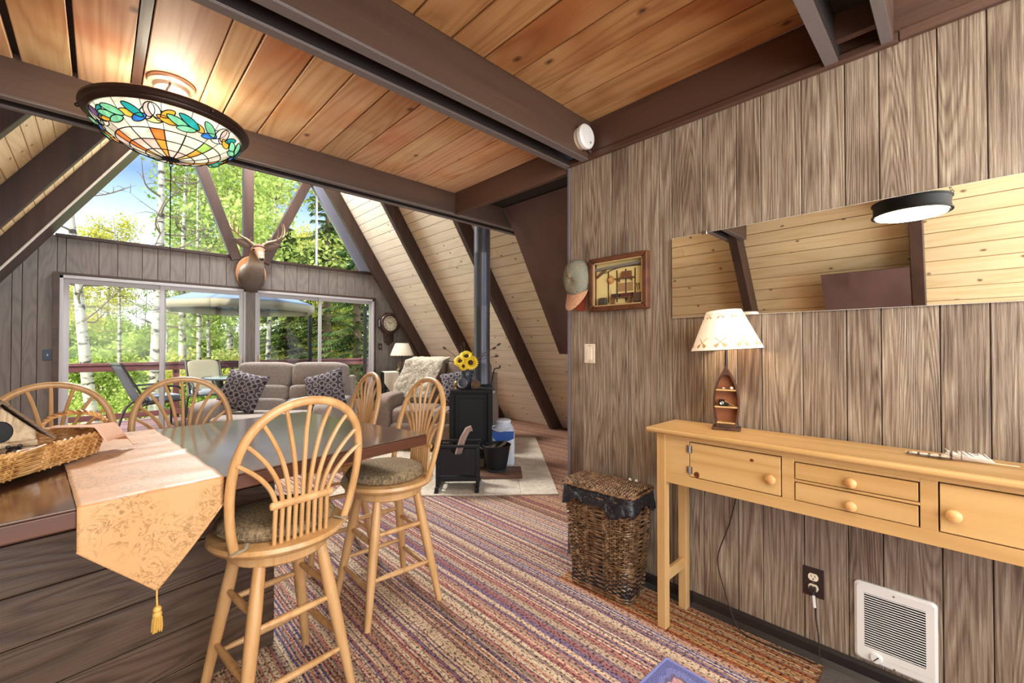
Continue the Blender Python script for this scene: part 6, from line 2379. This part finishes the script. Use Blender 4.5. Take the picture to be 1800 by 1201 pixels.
M4 = Matrix.Translation((3.66, 6.58, 0)) @ Matrix.Rotation(VA * 0.45, 4, 'Z')
cl = thing('table_cloth', 'cream cloth hanging over the end of the black end table', 'cloth', (3.66, 6.58, 0), VA * 0.45)
cm = MB()


def clf(u, v):
    x = -0.262 + 0.236 * u
    if v < 0.4:
        return (x, -0.20 + 0.36 * v / 0.4 * 1.0, EHh + 0.004) if False else (x, 0.16 - 0.385 * v / 0.4, EHh + 0.004)
    t = (v - 0.4) / 0.6
    dropm = 0.34 * (1 - abs(2 * u - 0.9) * 0.55)
    return (x, -0.229 - 0.006 * sin(u * 9) * t, EHh + 0.002 - t * dropm)


cm.grid(20, 30, clf)
solid(cm.build('cloth', 'linen', cl, merge=True), 0.003)
al = thing('antler_lamp', 'antler table lamp with cream shade on the black end table', 'lamp', tuple(M4 @ Vector((0.06, 0.02, EHh + 0.005))), 0)
ant = plain('antler_bone', (176, 152, 116), 0.55, var=0.2, scale=30)
ab = MB()
for k in range(4):
    a = k * pi / 2 + 0.4
    d_ = Vector((cos(a), sin(a), 0))
    p = spline([tuple(d_ * 0.11 + Vector((0, 0, 0.008))), tuple(d_ * 0.07 + Vector((0, 0, 0.05))), tuple(d_ * 0.02 + Vector((0, 0, 0.10))), tuple(d_ * 0.035 + Vector((0, 0, 0.17)))], 5)
    ab.tube(p, [0.013 - 0.007 * i / (len(p) - 1) for i in range(len(p))], 8)
    q = spline([tuple(d_ * 0.06 + Vector((0, 0, 0.06))), tuple(d_ * 0.11 + Vector((0.02, 0.01, 0.10))), tuple(d_ * 0.10 + Vector((0.03, 0.0, 0.15)))], 5)
    ab.tube(q, [0.009 - 0.007 * i / (len(q) - 1) for i in range(len(q))], 8)
ab.build('antler_base', ant, al)
MB().tube([(0, 0, 0.08), (0, 0, 0.27)], 0.006, 8).build('pole', 'bronze', al)
sm_ = M('pleated_shade', 0.8)
sm_.color((226, 214, 190))
ss = MB()
ss.lathe([(0.195, 0.262), (0.20, 0.266), (0.112, 0.475), (0.108, 0.478)], 48)
ss.f = [q for q in ss.f if len(q) == 4]
so2 = ss.build('shade', sm_.mat, al)
lc = MB()
for k in range(24):
    for r_, z_ in ((0.197, 0.272), (0.113, 0.470)):
        a = 2 * pi * k / 24
        lc.tube([(r_ * 1.01 * cos(a), r_ * 1.01 * sin(a), z_ - 0.008), (r_ * 1.01 * cos(a + 0.06), r_ * 1.01 * sin(a + 0.06), z_ + 0.008)], 0.003, 5)
lc.build('lacing', plain('rawhide', (120, 96, 66), 0.7), so2)

# wall clock
ck = thing('wall_clock', 'octagonal dark wood pendulum wall clock on the gable wall', 'clock', (3.645, G - 0.001, 1.602), 0)


def ngon(n, r, rot=0.0):
    return [(r * cos(2 * pi * i / n + rot), r * sin(2 * pi * i / n + rot)) for i in range(n)]


cw_ = wood('clock_mahogany', [(0.0, (40, 26, 22)), (0.6, (66, 44, 36)), (1.0, (84, 58, 46))], axis=0, ring=6, ringk=30, fib=0.5, rough=0.35, bump=0.05, tint=0)
MB().prism(ngon(8, 0.200, pi / 8), lambda a, b, t: (a, t, b), -0.07, 0.0).build('case', cw_, ck, smooth=False, bevel=0.006)
rgm = MB()
rgm.lathe([(0.128, 0.07), (0.128, 0.088), (0.145, 0.094), (0.165, 0.084), (0.172, 0.07)], 40, (0, 0, 0), (0, -1, 0))
rgm.f = [q for q in rgm.f if len(q) == 4]
rgm.build('bezel', cw_, ck)
fc = MB().lathe([(0.0, 0.076), (0.128, 0.076), (0.128, 0.07)], 40, (0, 0, 0), (0, -1, 0)).build('dial', plain('dial_cream', (232, 222, 190), 0.6, var=0.04), ck)
NUM = ['XII', 'I', 'II', 'III', 'IIII', 'V', 'VI', 'VII', 'VIII', 'IX', 'X', 'XI']
inkm = plain('dial_ink', (34, 28, 26), 0.7)


def stroke(m, a, b, w):
    m.bar((a[0], -0.0772, a[1]), (b[0], -0.0772, b[1]), w, 0.0012, (0, 1, 0))


for i, s_n in enumerate(NUM):
    a = pi / 2 - 2 * pi * i / 12
    m_ = MB()
    wd = {'I': 0.007, 'V': 0.014, 'X': 0.015}
    tot = sum(wd[c_] for c_ in s_n)
    x = -tot / 2
    rad = Vector((cos(a), sin(a)))
    tan = Vector((sin(a), -cos(a)))

    def pt(x_, y_):
        q = rad * (0.098 + y_) + tan * x_
        return (q.x, q.y)
    for c_ in s_n:
        w_ = wd[c_]
        if c_ == 'I':
            stroke(m_, pt(x + w_ / 2, -0.014), pt(x + w_ / 2, 0.014), 0.0034)
        elif c_ == 'V':
            stroke(m_, pt(x + 0.002, 0.014), pt(x + w_ / 2, -0.014), 0.0034)
            stroke(m_, pt(x + w_ - 0.002, 0.014), pt(x + w_ / 2, -0.014), 0.0022)
        else:
            stroke(m_, pt(x + 0.002, 0.014), pt(x + w_ - 0.002, -0.014), 0.0034)
            stroke(m_, pt(x + w_ - 0.002, 0.014), pt(x + 0.002, -0.014), 0.0022)
        x += w_
    m_.build('numeral', inkm, fc, smooth=False)
for ang, ln, w_ in ((pi / 2 - 2 * pi * (10 / 12 + 0.01), 0.058, 0.006), (pi / 2 - 2 * pi * (49 / 60), 0.0, 0.0), (pi / 2 - 2 * pi * (9.4 / 60), 0.082, 0.0045)):
    if ln:
        m_ = MB()
        m_.bar((-0.015 * cos(ang), -0.0790, -0.015 * sin(ang)), (ln * cos(ang), -0.0790, ln * sin(ang)), w_, 0.0015, (0, 1, 0))
        m_.build('hand', inkm, ck, smooth=False)
dz = -0.285
dbx = [(-0.085, 0.13), (0.085, 0.13), (0.085, -0.03), (0.0, -0.095), (-0.085, -0.03)]
MB().prism(dbx, lambda a, b, t: (a, t, b + dz), -0.06, 0.0).build('drop_case', cw_, ck, smooth=False, bevel=0.006)
MB().lathe([(0.050, 0.06), (0.052, 0.068), (0.042, 0.07)], 28, (0, 0, dz + 0.03), (0, -1, 0)).build('pendulum_window_ring', cw_, ck)
MB().lathe([(0.0, 0.066), (0.026, 0.064), (0.030, 0.060)], 24, (0.004, 0, dz + 0.022), (0, -1, 0)).build('pendulum', plain('brass', (206, 178, 112), 0.3, 0.7), ck)
for s in (-1, 1):
    MB().tube([(s * 0.197, -0.072, -0.06), (s * 0.197, -0.072, 0.06)], 0.007, 8).build('side_spindle', plain('clock_metal', (150, 148, 150), 0.35, 0.6) if s < 0 else cw_, ck)

for nm, lb, x, z in (('light_switch', 'blue grey toggle switch plate on the gable wall beside the deck', -0.408, 1.105), ('light_switch', 'brown toggle switch plate below the wall clock', 3.50, 1.197)):
    s_w = thing(nm, lb, 'switch', (x, G, z))
    MB().box(-0.036, 0.036, -0.007, 0, -0.058, 0.058).build('plate', plain('plate_blue', (50, 68, 92), 0.4) if x < 0 else 'brownplastic', s_w, smooth=False, bevel=0.003)
    MB().box(-0.005, 0.005, -0.018, -0.006, -0.010, 0.012).build('toggle', 'ivory', s_w, smooth=False, bevel=0.002)

# ------------------------------------------------------------------ mounted deer head
dh = thing('deer_head', 'mounted mule deer head with antlers above the sliding doors', 'deer trophy', (1.53, G - 0.032, 2.21), 0)
shield = []
for i in range(28):
    a = 2 * pi * i / 28
    x = 0.190 * sin(a)
    z = 0.255 * cos(a)
    if z < 0:
        x *= (1 - 0.30 * (z / 0.255) ** 2)
    shield.append((x, z))
MB().prism(shield, lambda a, b, t: (a, t, b), -0.025, 0.0).build('plaque', wood('shield_oak', [(0.0, (140, 92, 56)), (0.6, (176, 124, 82)), (1.0, (196, 146, 104))], axis=2, ring=6, ringk=30, fib=0.5, rough=0.4, bump=0.05, tint=0), dh, smooth=False, bevel=0.008)
hide = M('deer_hide', 0.9, spec=0.1)
hz = hide.n('SeparateXYZ', {0: hide.obj()})
fur = hide.noise(hide.vmul(hide.obj(), (1, 1, 0.3)), 60, 3)
fz = hide.math('MULTIPLY_ADD', fur, 0.10, hide.math('SUBTRACT', hz.outputs[2], 0.05))
hc = hide.ramp(hide.math('MULTIPLY_ADD', fz, 1.2, 0.35), [(0.0, (104, 96, 92)), (0.30, (126, 114, 106)), (0.40, (150, 136, 124)), (0.46, (190, 180, 168)), (0.53, (172, 150, 128)), (0.66, (150, 114, 88)), (0.78, (112, 80, 62))])
hide.color(hc)
hide.bump(fur, 0.5, 0.01)
nk_ = MB()
ctl = [((0, -0.02, -0.04), 0.160, 0.215), ((0, -0.09, -0.03), 0.155, 0.205), ((0, -0.17, 0.02), 0.132, 0.165), ((0, -0.235, 0.09), 0.108, 0.125), ((0, -0.285, 0.17), 0.090, 0.100), ((0, -0.32, 0.24), 0.084, 0.088),
       ((0, -0.37, 0.282), 0.086, 0.078), ((0, -0.425, 0.262), 0.074, 0.070), ((0, -0.475, 0.215), 0.055, 0.054), ((0, -0.52, 0.165), 0.043, 0.044), ((0, -0.55, 0.132), 0.037, 0.037), ((0, -0.563, 0.118), 0.018, 0.020)]
# one continuous skin: cross-sections perpendicular to the spine of the neck and muzzle
n_seg = 20
vs, fs = [], []
cs = spline([c for c, _, _ in ctl], 3)
rx_ = spline([(a, b, 0) for _, a, b in ctl], 3)
for i, p in enumerate(cs):
    t = (cs[min(i + 1, len(cs) - 1)] - cs[max(i - 1, 0)]).normalized()
    sx_v = Vector((1, 0, 0))
    u_v = sx_v.cross(t)
    for k in range(n_seg):
        a = 2 * pi * k / n_seg
        vs.append(p + sx_v * (rx_[i].x * cos(a)) + u_v * (rx_[i].y * sin(a)))
for i in range(len(cs) - 1):
    for k in range(n_seg):
        k2 = (k + 1) % n_seg
        fs.append((i * n_seg + k, i * n_seg + k2, (i + 1) * n_seg + k2, (i + 1) * n_seg + k))
fs.append(tuple(range(n_seg)))
fs.append(tuple(range((len(cs) - 1) * n_seg, len(cs) * n_seg)))
nk_.add(vs, fs)
nk_.build('head_and_neck', hide.mat, dh)
MB().ell((0, -0.568, 0.136), (0.026, 0.016, 0.020), 12, 8).build('nose', plain('deer_nose', (30, 26, 26), 0.35), dh)
MB().ell((0, -0.410, 0.318), (0.074, 0.062, 0.044), 14, 9).build('forehead_tuft', plain('forehead_brown', (104, 74, 58), 0.9, var=0.2, scale=40), dh)
MB().ell((0, -0.500, 0.235), (0.036, 0.082, 0.020), 12, 8, rot=Matrix.Rotation(0.78, 3, 'X')).build('muzzle_bridge', plain('muzzle_tan', (196, 168, 136), 0.9), dh)
for s in (-1, 1):
    MB().ell((s * 0.066, -0.448, 0.275), (0.014, 0.017, 0.017), 12, 8).build('eye', plain('deer_eye', (22, 18, 16), 0.1), dh)
    er = MB()

    def earf(u, v):
        w = 0.046 * (sin(pi * min(1.0, 0.12 + 0.88 * u)) ** 0.7)
        b = (v - 0.5) * 2
        bx_ = s * (0.075 + 0.20 * u)
        bz_ = 0.325 + 0.075 * u
        return (bx_ - s * 0.02 * b, -0.345 + 0.02 * (b * b) - 0.03 * u, bz_ + b * w)
    er.grid(12, 8, earf)
    solid(er.build('ear', plain('ear_grey', (126, 108, 98), 0.9, var=0.15, scale=40), dh), 0.008)
    an = MB()
    def az(z):
        return 0.355 + (z - 0.445) * 0.80
    A0 = Vector((s * 0.045, -0.365, 0.350))
    beam_ = spline([tuple(A0), (s * 0.12, -0.35, az(0.515)), (s * 0.215, -0.37, az(0.565)), (s * 0.275, -0.40, az(0.63)), (s * 0.29, -0.43, az(0.74)), (s * 0.27, -0.45, az(0.86))], 5)
    an.tube(beam_, [0.019 - 0.014 * i / (len(beam_) - 1) for i in range(len(beam_))], 9)
    t2 = spline([tuple(beam_[13]), (s * 0.315, -0.39, az(0.66)), (s * 0.33, -0.37, az(0.78)), (s * 0.315, -0.36, az(0.88))], 5)
    an.tube(t2, [0.013 - 0.010 * i / (len(t2) - 1) for i in range(len(t2))], 8)
    t3 = spline([tuple(beam_[11]), (s * 0.235, -0.42, az(0.67)), (s * 0.225, -0.44, az(0.76))], 5)
    an.tube(t3, [0.011 - 0.009 * i / (len(t3) - 1) for i in range(len(t3))], 8)
    t4 = spline([tuple(beam_[3]), (s * 0.085, -0.39, az(0.55))], 4)
    an.tube(t4, [0.009 - 0.006 * i / (len(t4) - 1) for i in range(len(t4))], 8)
    an.build('antler', ant, dh)


# ------------------------------------------------------------------ deck, railing, garden furniture
DZ = -0.03
dk = root('deck')
y = G + 0.10
k = 0
while y < 9.62:
    MB().box(-4.0, 4.25, y - 7.0, y - 7.0 + 0.134, -0.03, 0.0).build('deck_board', 'deck', dk, (0.4, 7.0, DZ), smooth=False, bevel=0.003, seg=1)
    y += 0.14
    k += 1
dr_ = thing('deck_railing', 'maroon wooden deck railing with a mid rail beyond the sliding doors', 'railing', (0, 9.45, DZ))
MB().box(-3.6, 4.6, -0.07, 0.07, 0.925, 0.965).build('cap_rail', 'rail', dr_, smooth=False, bevel=0.004)
MB().box(-3.6, 4.6, -0.055, -0.02, 0.83, 0.925).build('top_rail', 'rail', dr_, smooth=False, bevel=0.004)
MB().box(-3.6, 4.6, -0.055, -0.02, 0.04 + 0.02, 0.15).build('mid_rail', 'rail', dr_, smooth=False, bevel=0.004)
for x in (-2.6, -0.85, 0.97, 2.75, 4.5):
    MB().box(-0.045, 0.045, -0.02, 0.07, -0.5, 0.925).build('post', 'rail', dr_, (x, 0, 0), smooth=False, bevel=0.004)
for i, x in enumerate((3.14, 4.33)):
    t = MB().box(-0.03, 0.03, -0.03, 0.03, 0.0, 2.12).build('metal_post', 'barkbrown' if False else 'black', smooth=False, loc=(x, 9.30, DZ))
    tag(t, ['dark metal post on the deck near the centre of the second door', 'dark metal post on the deck near the far jamb of the second door'][i], 'post')

# parasol
um = thing('patio_umbrella', 'blue grey octagonal patio umbrella open over the deck table', 'umbrella', (1.84, 8.72, DZ))
MB().tube([(0, 0, 0.06), (0, 0, 2.42)], 0.022, 12).build('pole', plain('umbrella_pole', (92, 84, 76), 0.4, 0.4), um)
MB().lathe([(0.0, 0.0), (0.15, 0.0), (0.15, 0.05), (0.12, 0.09), (0.04, 0.11), (0.04, 0.14)], 28).build('base', 'black', um)
UR, UZ0, UZ1 = 1.16, 1.96, 2.42
for k in range(8):
    a0, a1 = 2 * pi * k / 8 + 0.2, 2 * pi * (k + 1) / 8 + 0.2
    m = MB()

    def uf(u, v):
        p0 = Vector((UR * cos(a0), UR * sin(a0), UZ0))
        p1 = Vector((UR * cos(a1), UR * sin(a1), UZ0))
        e = p0.lerp(p1, u)
        q = Vector((0, 0, UZ1)).lerp(e, v)
        q.z -= 0.05 * sin(pi * v) * sin(pi * u)
        return tuple(q)
    m.grid(6, 8, uf)
    solid(m.build('canopy_panel', 'canvas', um, merge=True), 0.003)
    m = MB()
    m.grid(6, 1, lambda u, v: tuple(Vector(uf(u, 1.0)) + Vector((0, 0, -0.13 * v))))
    solid(m.build('valance', 'canvas_under', um), 0.003)
    MB().bar(Vector((0.02 * cos(a0), 0.02 * sin(a0), UZ1 - 0.02)), Vector((UR * cos(a0) * 0.99, UR * sin(a0) * 0.99, UZ0 - 0.012)), 0.016, 0.016).build('rib', 'barkbrown', um, smooth=False)
    MB().bar(Vector((0.03 * cos(a0), 0.03 * sin(a0), 1.80)), Vector((UR * 0.55 * cos(a0), UR * 0.55 * sin(a0), UZ1 - 0.55 * (UZ1 - UZ0) - 0.02)), 0.012, 0.012).build('strut', 'barkbrown', um, smooth=False)

# glass topped patio table
pt = thing('patio_table', 'glass topped patio table under the umbrella on the deck', 'table', (1.84, 8.72, DZ))
gt = M('tinted_glass_top', 0.05)
gt.color((170, 196, 204))
pt_m = MB().lathe([(0.04, 0.704), (0.04, 0.69), (0.57, 0.69), (0.58, 0.694), (0.58, 0.70), (0.57, 0.704), (0.04, 0.704)], 40)
pt_m.f = [q for q in pt_m.f if len(q) == 4]
pt_m.build('top', gt.mat, pt)
MB().tube([(0.60 * cos(t), 0.60 * sin(t), 0.692) for t in [2 * pi * i / 40 for i in range(40)]], 0.014, 8, closed=True).build('rim', 'sling', pt)
for k in range(4):
    a = radians((-112, -40, 22, 78)[k])
    MB().tube(spline([(0.52 * cos(a), 0.52 * sin(a), 0.68), (0.44 * cos(a), 0.44 * sin(a), 0.40), (0.50 * cos(a), 0.50 * sin(a), 0.0)], 5), 0.016, 8).build('leg', 'black', pt)


def patio_chair(label, x, y, rz, cushion):
    t = thing('patio_chair', label, 'chair', (x, y, DZ), rz, 'patio chairs on the deck')
    fr = plain('patio_frame', (62, 56, 54), 0.45, 0.3)
    for s in (-1, 1):
        MB().tube(spline([(s * 0.27, -0.28, 0.0), (s * 0.27, -0.27, 0.40), (s * 0.28, -0.20, 0.62), (s * 0.28, 0.10, 0.64), (s * 0.27, 0.24, 0.62)], 5), 0.016, 8).build('arm', fr, t)
        MB().tube(spline([(s * 0.25, 0.38, 0.0), (s * 0.25, 0.22, 0.38), (s * 0.25, -0.25, 0.42)], 5), 0.016, 8).build('leg', fr, t)
        MB().tube([(s * 0.25, 0.16, 0.38), (s * 0.25, 0.46, 0.98)], 0.016, 8).build('back_post', fr, t)
    MB().tube([(-0.25, 0.46, 0.98), (0.25, 0.46, 0.98)], 0.016, 8).build('top_bar', fr, t)
    m = MB()
    m.grid(2, 12, lambda u, v: (-0.24 + 0.48 * u, (-0.25 + 0.45 * v / 0.45) if v < 0.45 else 0.20 + 0.26 * (v - 0.45) / 0.55, (0.42 - 0.04 * v / 0.45) if v < 0.45 else 0.38 + 0.60 * (v - 0.45) / 0.55))
    solid(m.build('sling_seat', 'sling', t), 0.008)
    if cushion:
        q = cushion_box(0.48, 0.10, 0.60, 0.35)
        q.build('back_cushion', 'canvas_under', t, (0, 0.26, 0.43), (radians(-22), 0, 0), merge=True)
    q = cushion_box(0.48, 0.46, 0.09, 0.35)
    q.build('seat_cushion', plain('seat_pad', (150, 156, 168), 0.85), t, (0, -0.03, 0.42), merge=True)
    return t


patio_chair('grey sling patio chair turned sideways beyond the first sliding door', 0.62, 8.40, radians(102), False)
patio_chair('patio chair with beige back cushion at the glass patio table', 1.36, 8.85, radians(4), True)

# ------------------------------------------------------------------ ground and forest
gm = MB()
GN = 46


def gz(x, y):
    d_ = max(0.0, y - 9.6)
    return -0.75 - 0.06 * min(d_, 6) + 0.10 * max(0.0, d_ - 7) + 0.25 * mnoise.noise(Vector((x * 0.25, y * 0.25, 0)))


def gpt(u, v):
    x = -34 + 76 * u
    y = 7.2 + 46 * v ** 1.4
    return (x, y, gz(x, y))


gm.grid(GN, GN, gpt)
struct(gm.build('ground', 'grass'))


def leaf_cloud(name, mat, blobs, n, size, seed, droop=0.0):
    rs = random.Random(seed)
    m = MB()
    tot = sum(b[1] for b in blobs)
    for (c, r, zr) in blobs:
        cnt = int(n * r / tot)
        for i in range(cnt):
            while True:
                p = Vector((rs.uniform(-1, 1), rs.uniform(-1, 1), rs.uniform(-1, 1)))
                if p.length <= 1:
                    break
            p = p * (0.45 + 0.55 * p.length)
            q = Vector(c) + Vector((p.x * r, p.y * r, p.z * zr))
            nrm = Vector((rs.uniform(-1, 1), rs.uniform(-1, 1), rs.uniform(-0.4, 1))).normalized()
            a = nrm.orthogonal().normalized()
            b = nrm.cross(a)
            an = rs.uniform(0, 2 * pi)
            a, b = a * cos(an) + b * sin(an), b * cos(an) - a * sin(an)
            s = size * rs.uniform(0.6, 1.3)
            m.add([q - a * s, q - b * s * 0.6, q + a * s, q + b * s * 0.6], [(0, 1, 2, 3)])
    me_o = m.build(name, mat, smooth=False)
    return me_o


class Proto:
    pass


def aspen_proto(seed, h, rtrunk, leafy, mat, lean=0.03, crown_from=0.45, n=4200, size=0.075, twigs=True):
    rs = random.Random(seed)
    P_ = Proto()
    path = []
    for i in range(12):
        t = i / 11
        path.append((lean * h * t + 0.10 * sin(t * 5 + seed) * t, 0.08 * sin(t * 4 + seed * 2) * t, h * t))
    path = spline(path, 2)
    m = MB()
    m.tube(path, [rtrunk * (1 - 0.85 * i / (len(path) - 1)) for i in range(len(path))], 10)
    branches = MB()
    blobs = []
    for i in range(26):
        t = rs.uniform(0.32 if twigs else crown_from, 0.97)
        p = path[int(t * (len(path) - 1))]
        a = rs.uniform(0, 2 * pi)
        L = (0.10 + 0.13 * (1 - t)) * h * rs.uniform(0.6, 1.1)
        q1 = p + Vector((cos(a), sin(a), 0.15)) * L * 0.5
        q2 = p + Vector((cos(a + 0.2), sin(a + 0.2), 0.40)) * L
        pp = spline([tuple(p), tuple(q1), tuple(q2)], 4)
        r0 = rtrunk * 0.20
        branches.tube(pp, [r0 * (1 - 0.85 * k / (len(pp) - 1)) for k in range(len(pp))], 5)
        for j in range(3):
            s0 = pp[rs.randrange(3, len(pp))]
            s1 = s0 + Vector((rs.uniform(-1, 1), rs.uniform(-1, 1), rs.uniform(-0.2, 0.7))) * L * 0.4
            branches.tube([s0, s0.lerp(s1, 0.5) + Vector((0, 0, 0.04)), s1], [r0 * 0.35, r0 * 0.25, r0 * 0.08], 4)
        if t > crown_from and leafy:
            blobs.append((tuple(q2), 0.12 * h * rs.uniform(0.6, 1.1), 0.10 * h * rs.uniform(0.6, 1.0)))
    P_.trunk = m.build('trunk', 'bark')
    P_.branches = branches.build('branches', 'twig')
    P_.leaf = leaf_cloud('foliage', mat, blobs, n, size, seed) if blobs else None
    return P_


def fir_proto(seed, h, n=46):
    rs = random.Random(seed)
    P_ = Proto()
    m = MB()
    m.tube([(0, 0, 0), (0, 0, h * 0.5), (0, 0, h)], [0.16, 0.10, 0.02], 9)
    P_.trunk = m.build('trunk', 'barkbrown')
    br = MB()
    lf = MB()
    for i in range(n * 4):
        t = rs.uniform(0.06, 0.98)
        z = h * t
        L = (1 - t) * h * 0.24 * rs.uniform(0.7, 1.1) + 0.15
        a = rs.uniform(0, 2 * pi)
        d_ = Vector((cos(a), sin(a), 0))
        e = Vector((-sin(a), cos(a), 0))
        tip = d_ * L + Vector((0, 0, z - L * 0.22))
        base = Vector((0, 0, z))
        br.tube([base, tip], [0.012, 0.003], 4)
        for j in range(16):
            f = (j + 0.5) / 16
            p = base.lerp(tip, f)
            w = L * 0.30 * (1 - 0.55 * f) * rs.uniform(0.7, 1.2)
            for s in (-1, 1):
                q = p + e * s * w + d_ * w * 0.5 + Vector((0, 0, -0.05 - rs.uniform(0, 0.09)))
                tw = d_ * 0.035
                lf.add([p - tw, p + tw, q + tw * 0.3, q - tw * 0.3], [(0, 1, 2, 3)])
    P_.branches = br.build('branches', 'barkbrown')
    P_.leaf = lf.build('foliage', 'needle', smooth=False)
    return P_


def bush_proto(seed, r, n, mat, size=0.05):
    rs = random.Random(seed)
    P_ = Proto()
    m = MB()
    for i in range(9):
        a = rs.uniform(0, 2 * pi)
        m.tube([(0, 0, 0), (cos(a) * r * 0.3, sin(a) * r * 0.3, r * 0.6), (cos(a) * r * 0.7, sin(a) * r * 0.7, r * 1.2)], [0.018, 0.012, 0.004], 5)
    P_.trunk = m.build('stems', 'twig')
    P_.branches = None
    bl = [((rs.uniform(-.6, .6) * r, rs.uniform(-.6, .6) * r, r * rs.uniform(0.35, 1.2)), r * rs.uniform(0.35, 0.6), r * rs.uniform(0.3, 0.5)) for _ in range(9)]
    P_.leaf = leaf_cloud('foliage', mat, bl, n, size, seed + 5)
    return P_


PR = {'a0': aspen_proto(1, 9.0, 0.115, True, 'leaf', 0.05, 0.50, 5200, 0.07), 'a1': aspen_proto(2, 10.0, 0.13, True, 'leaf', -0.01, 0.55, 5200, 0.07),
      'a2': aspen_proto(3, 8.0, 0.07, True, 'leaf', 0.04, 0.30, 5200, 0.065), 'ay': aspen_proto(4, 8.0, 0.09, True, 'leaf_y', 0.0, 0.25, 6500, 0.07),
      'bare': aspen_proto(5, 9.5, 0.13, False, 'leaf', 0.01, 0.9), 'bare2': aspen_proto(15, 8.5, 0.085, False, 'leaf', 0.03, 0.9), 'f0': fir_proto(6, 9.0), 'f1': fir_proto(7, 7.0),
      'b0': bush_proto(8, 1.0, 3600, 'leaf', 0.05), 'b1': bush_proto(9, 1.2, 3200, 'leaf_y', 0.05), 'b2': bush_proto(10, 1.1, 4200, 'leaf', 0.055)}
used = set()


def tree(kind, x, y, s, rz, name, label, group):
    P_ = PR[kind]
    t = thing(name, label, 'tree' if not kind.startswith('b') or kind == 'bare' else 'bush', (x, y, gz(x, y)), rz, group)
    for part in (P_.trunk, P_.branches, P_.leaf):
        if part is None:
            continue
        if part.name in used:
            c = part.copy()
            COL.objects.link(c)
        else:
            c = part
            used.add(part.name)
        c.parent = t
    t.scale = (s, s, s)
    return t


def polar(u, d):
    """a compass bearing (pixel column) and a distance from the viewer -> ground position"""
    r = (u - 900) / 754.5
    X = (0.6931 + 0.7207 * r) * d
    Y = (0.7207 - 0.6931 * r) * d
    return X, Y


feat = [('bare', 172, 8.6, 0.86, 10, 'aspen_tree', 'thick white aspen trunk leaning just beyond the rail, first door'),
        ('bare', 272, 9.8, 1.0, 40, 'aspen_tree', 'bare aspen with dead branches behind the meeting stiles of the first door'),
        ('bare2', 213, 14.0, 0.75, 200, 'aspen_tree', 'thin crooked white aspen between the two thick trunks'),
        ('bare2', 349, 12.2, 0.9, 80, 'aspen_tree', 'white aspen behind the umbrella edge, nearest of a pair'),
        ('a2', 371, 13.5, 1.0, 140, 'aspen_tree', 'slim white aspen behind the umbrella, farthest of a pair'),
        ('bare', 322, 13.0, 0.95, 260, 'aspen_tree', 'tall aspen behind the pull chain in the upper window'),
        ('a2', 468, 12.5, 1.1, 300, 'aspen_tree', 'leaning slim aspen beyond the second door'),
        ('ay', 190, 24.0, 0.98, 20, 'aspen_tree', 'yellow green aspen crown against the blue sky'),
        ('ay', 108, 18.0, 0.75, 90, 'aspen_tree', 'low yellowish aspen at the edge of the upper window'),
        ('f0', 575, 13.5, 1.0, 30, 'fir_tree', 'tall dark fir filling the far corner of the upper window'),
        ('f1', 628, 12.0, 0.95, 60, 'fir_tree', 'dark fir beside the far jamb of the second door'),
        ('f1', 506, 14.0, 0.9, 200, 'fir_tree', 'green fir behind the umbrella in the second door'),
        ('ay', 452, 20.0, 1.25, 250, 'aspen_tree', 'yellow green aspen crown behind the deer antlers'),
        ('a1', 405, 18.0, 1.1, 310, 'aspen_tree', 'leafy aspen crown between the window braces')]
for k, u, d_, s, r, nm, lb in feat:
    x, y = polar(u, d_)
    t_ = tree(k, x, y, s, radians(r), nm, lb, None)
    if u == 172:
        t_.rotation_euler = (Matrix.Rotation(0.15, 3, Vector((-0.69, -0.72, 0))) @ Matrix.Rotation(radians(r), 3, 'Z')).to_euler()
rs = random.Random(11)
kinds = ['a2', 'a1', 'a0', 'ay', 'a2', 'f1', 'a1', 'a2']
i = 0
for row, (d0, n_) in enumerate(((17, 9), (21, 11), (26, 12), (32, 13))):
    for j in range(n_):
        u = 70 + 620 * (j + rs.uniform(0.1, 0.9)) / n_
        if row < 2 and 150 < u < 250:
            continue
        k = kinds[rs.randrange(len(kinds))]
        if u < 300 and row < 3:
            k = 'bare2' if rs.random() < 0.4 else 'a2'
        d_ = d0 + rs.uniform(-1.5, 1.5)
        x, y = polar(u, d_)
        s = rs.uniform(0.7, 1.0) if u > 330 else rs.uniform(0.46, 0.6)
        fir = k.startswith('f')
        tree(k, x, y, s, rs.uniform(0, 6.28), 'fir_tree' if fir else 'aspen_tree', 'dark fir among the far trees beyond the deck' if fir else ('yellowing aspen among the far trees beyond the deck' if k == 'ay' else 'green aspen among the far trees beyond the deck'),
             'far firs' if fir else ('far yellow aspens' if k == 'ay' else 'far green aspens'))
for row, (d0, n_) in enumerate(((11.5, 11), (14, 13), (18, 14), (23, 15))):
    for j in range(n_):
        u = 60 + 640 * (j + rs.uniform(0.1, 0.9)) / n_
        if row == 0 and 120 < u < 215:
            continue
        k = ['b0', 'b2', 'b0', 'b1', 'b2', 'b0', 'b2'][rs.randrange(7)]
        d_ = d0 + rs.uniform(-1, 1)
        x, y = polar(u, d_)
        if y < 10.4:
            continue
        s = rs.uniform(0.7, 1.1) * (1 + 0.25 * row)
        tree(k, x, y, s, rs.uniform(0, 6.28), 'bush', 'yellow green leafy bush beyond the deck rail' if k == 'b1' else 'green leafy bush beyond the deck rail', 'yellow bushes' if k == 'b1' else 'green bushes')
for k, P_ in PR.items():
    for part in (P_.trunk, P_.branches, P_.leaf):
        if part is not None and part.name not in used:
            bpy.data.objects.remove(part)
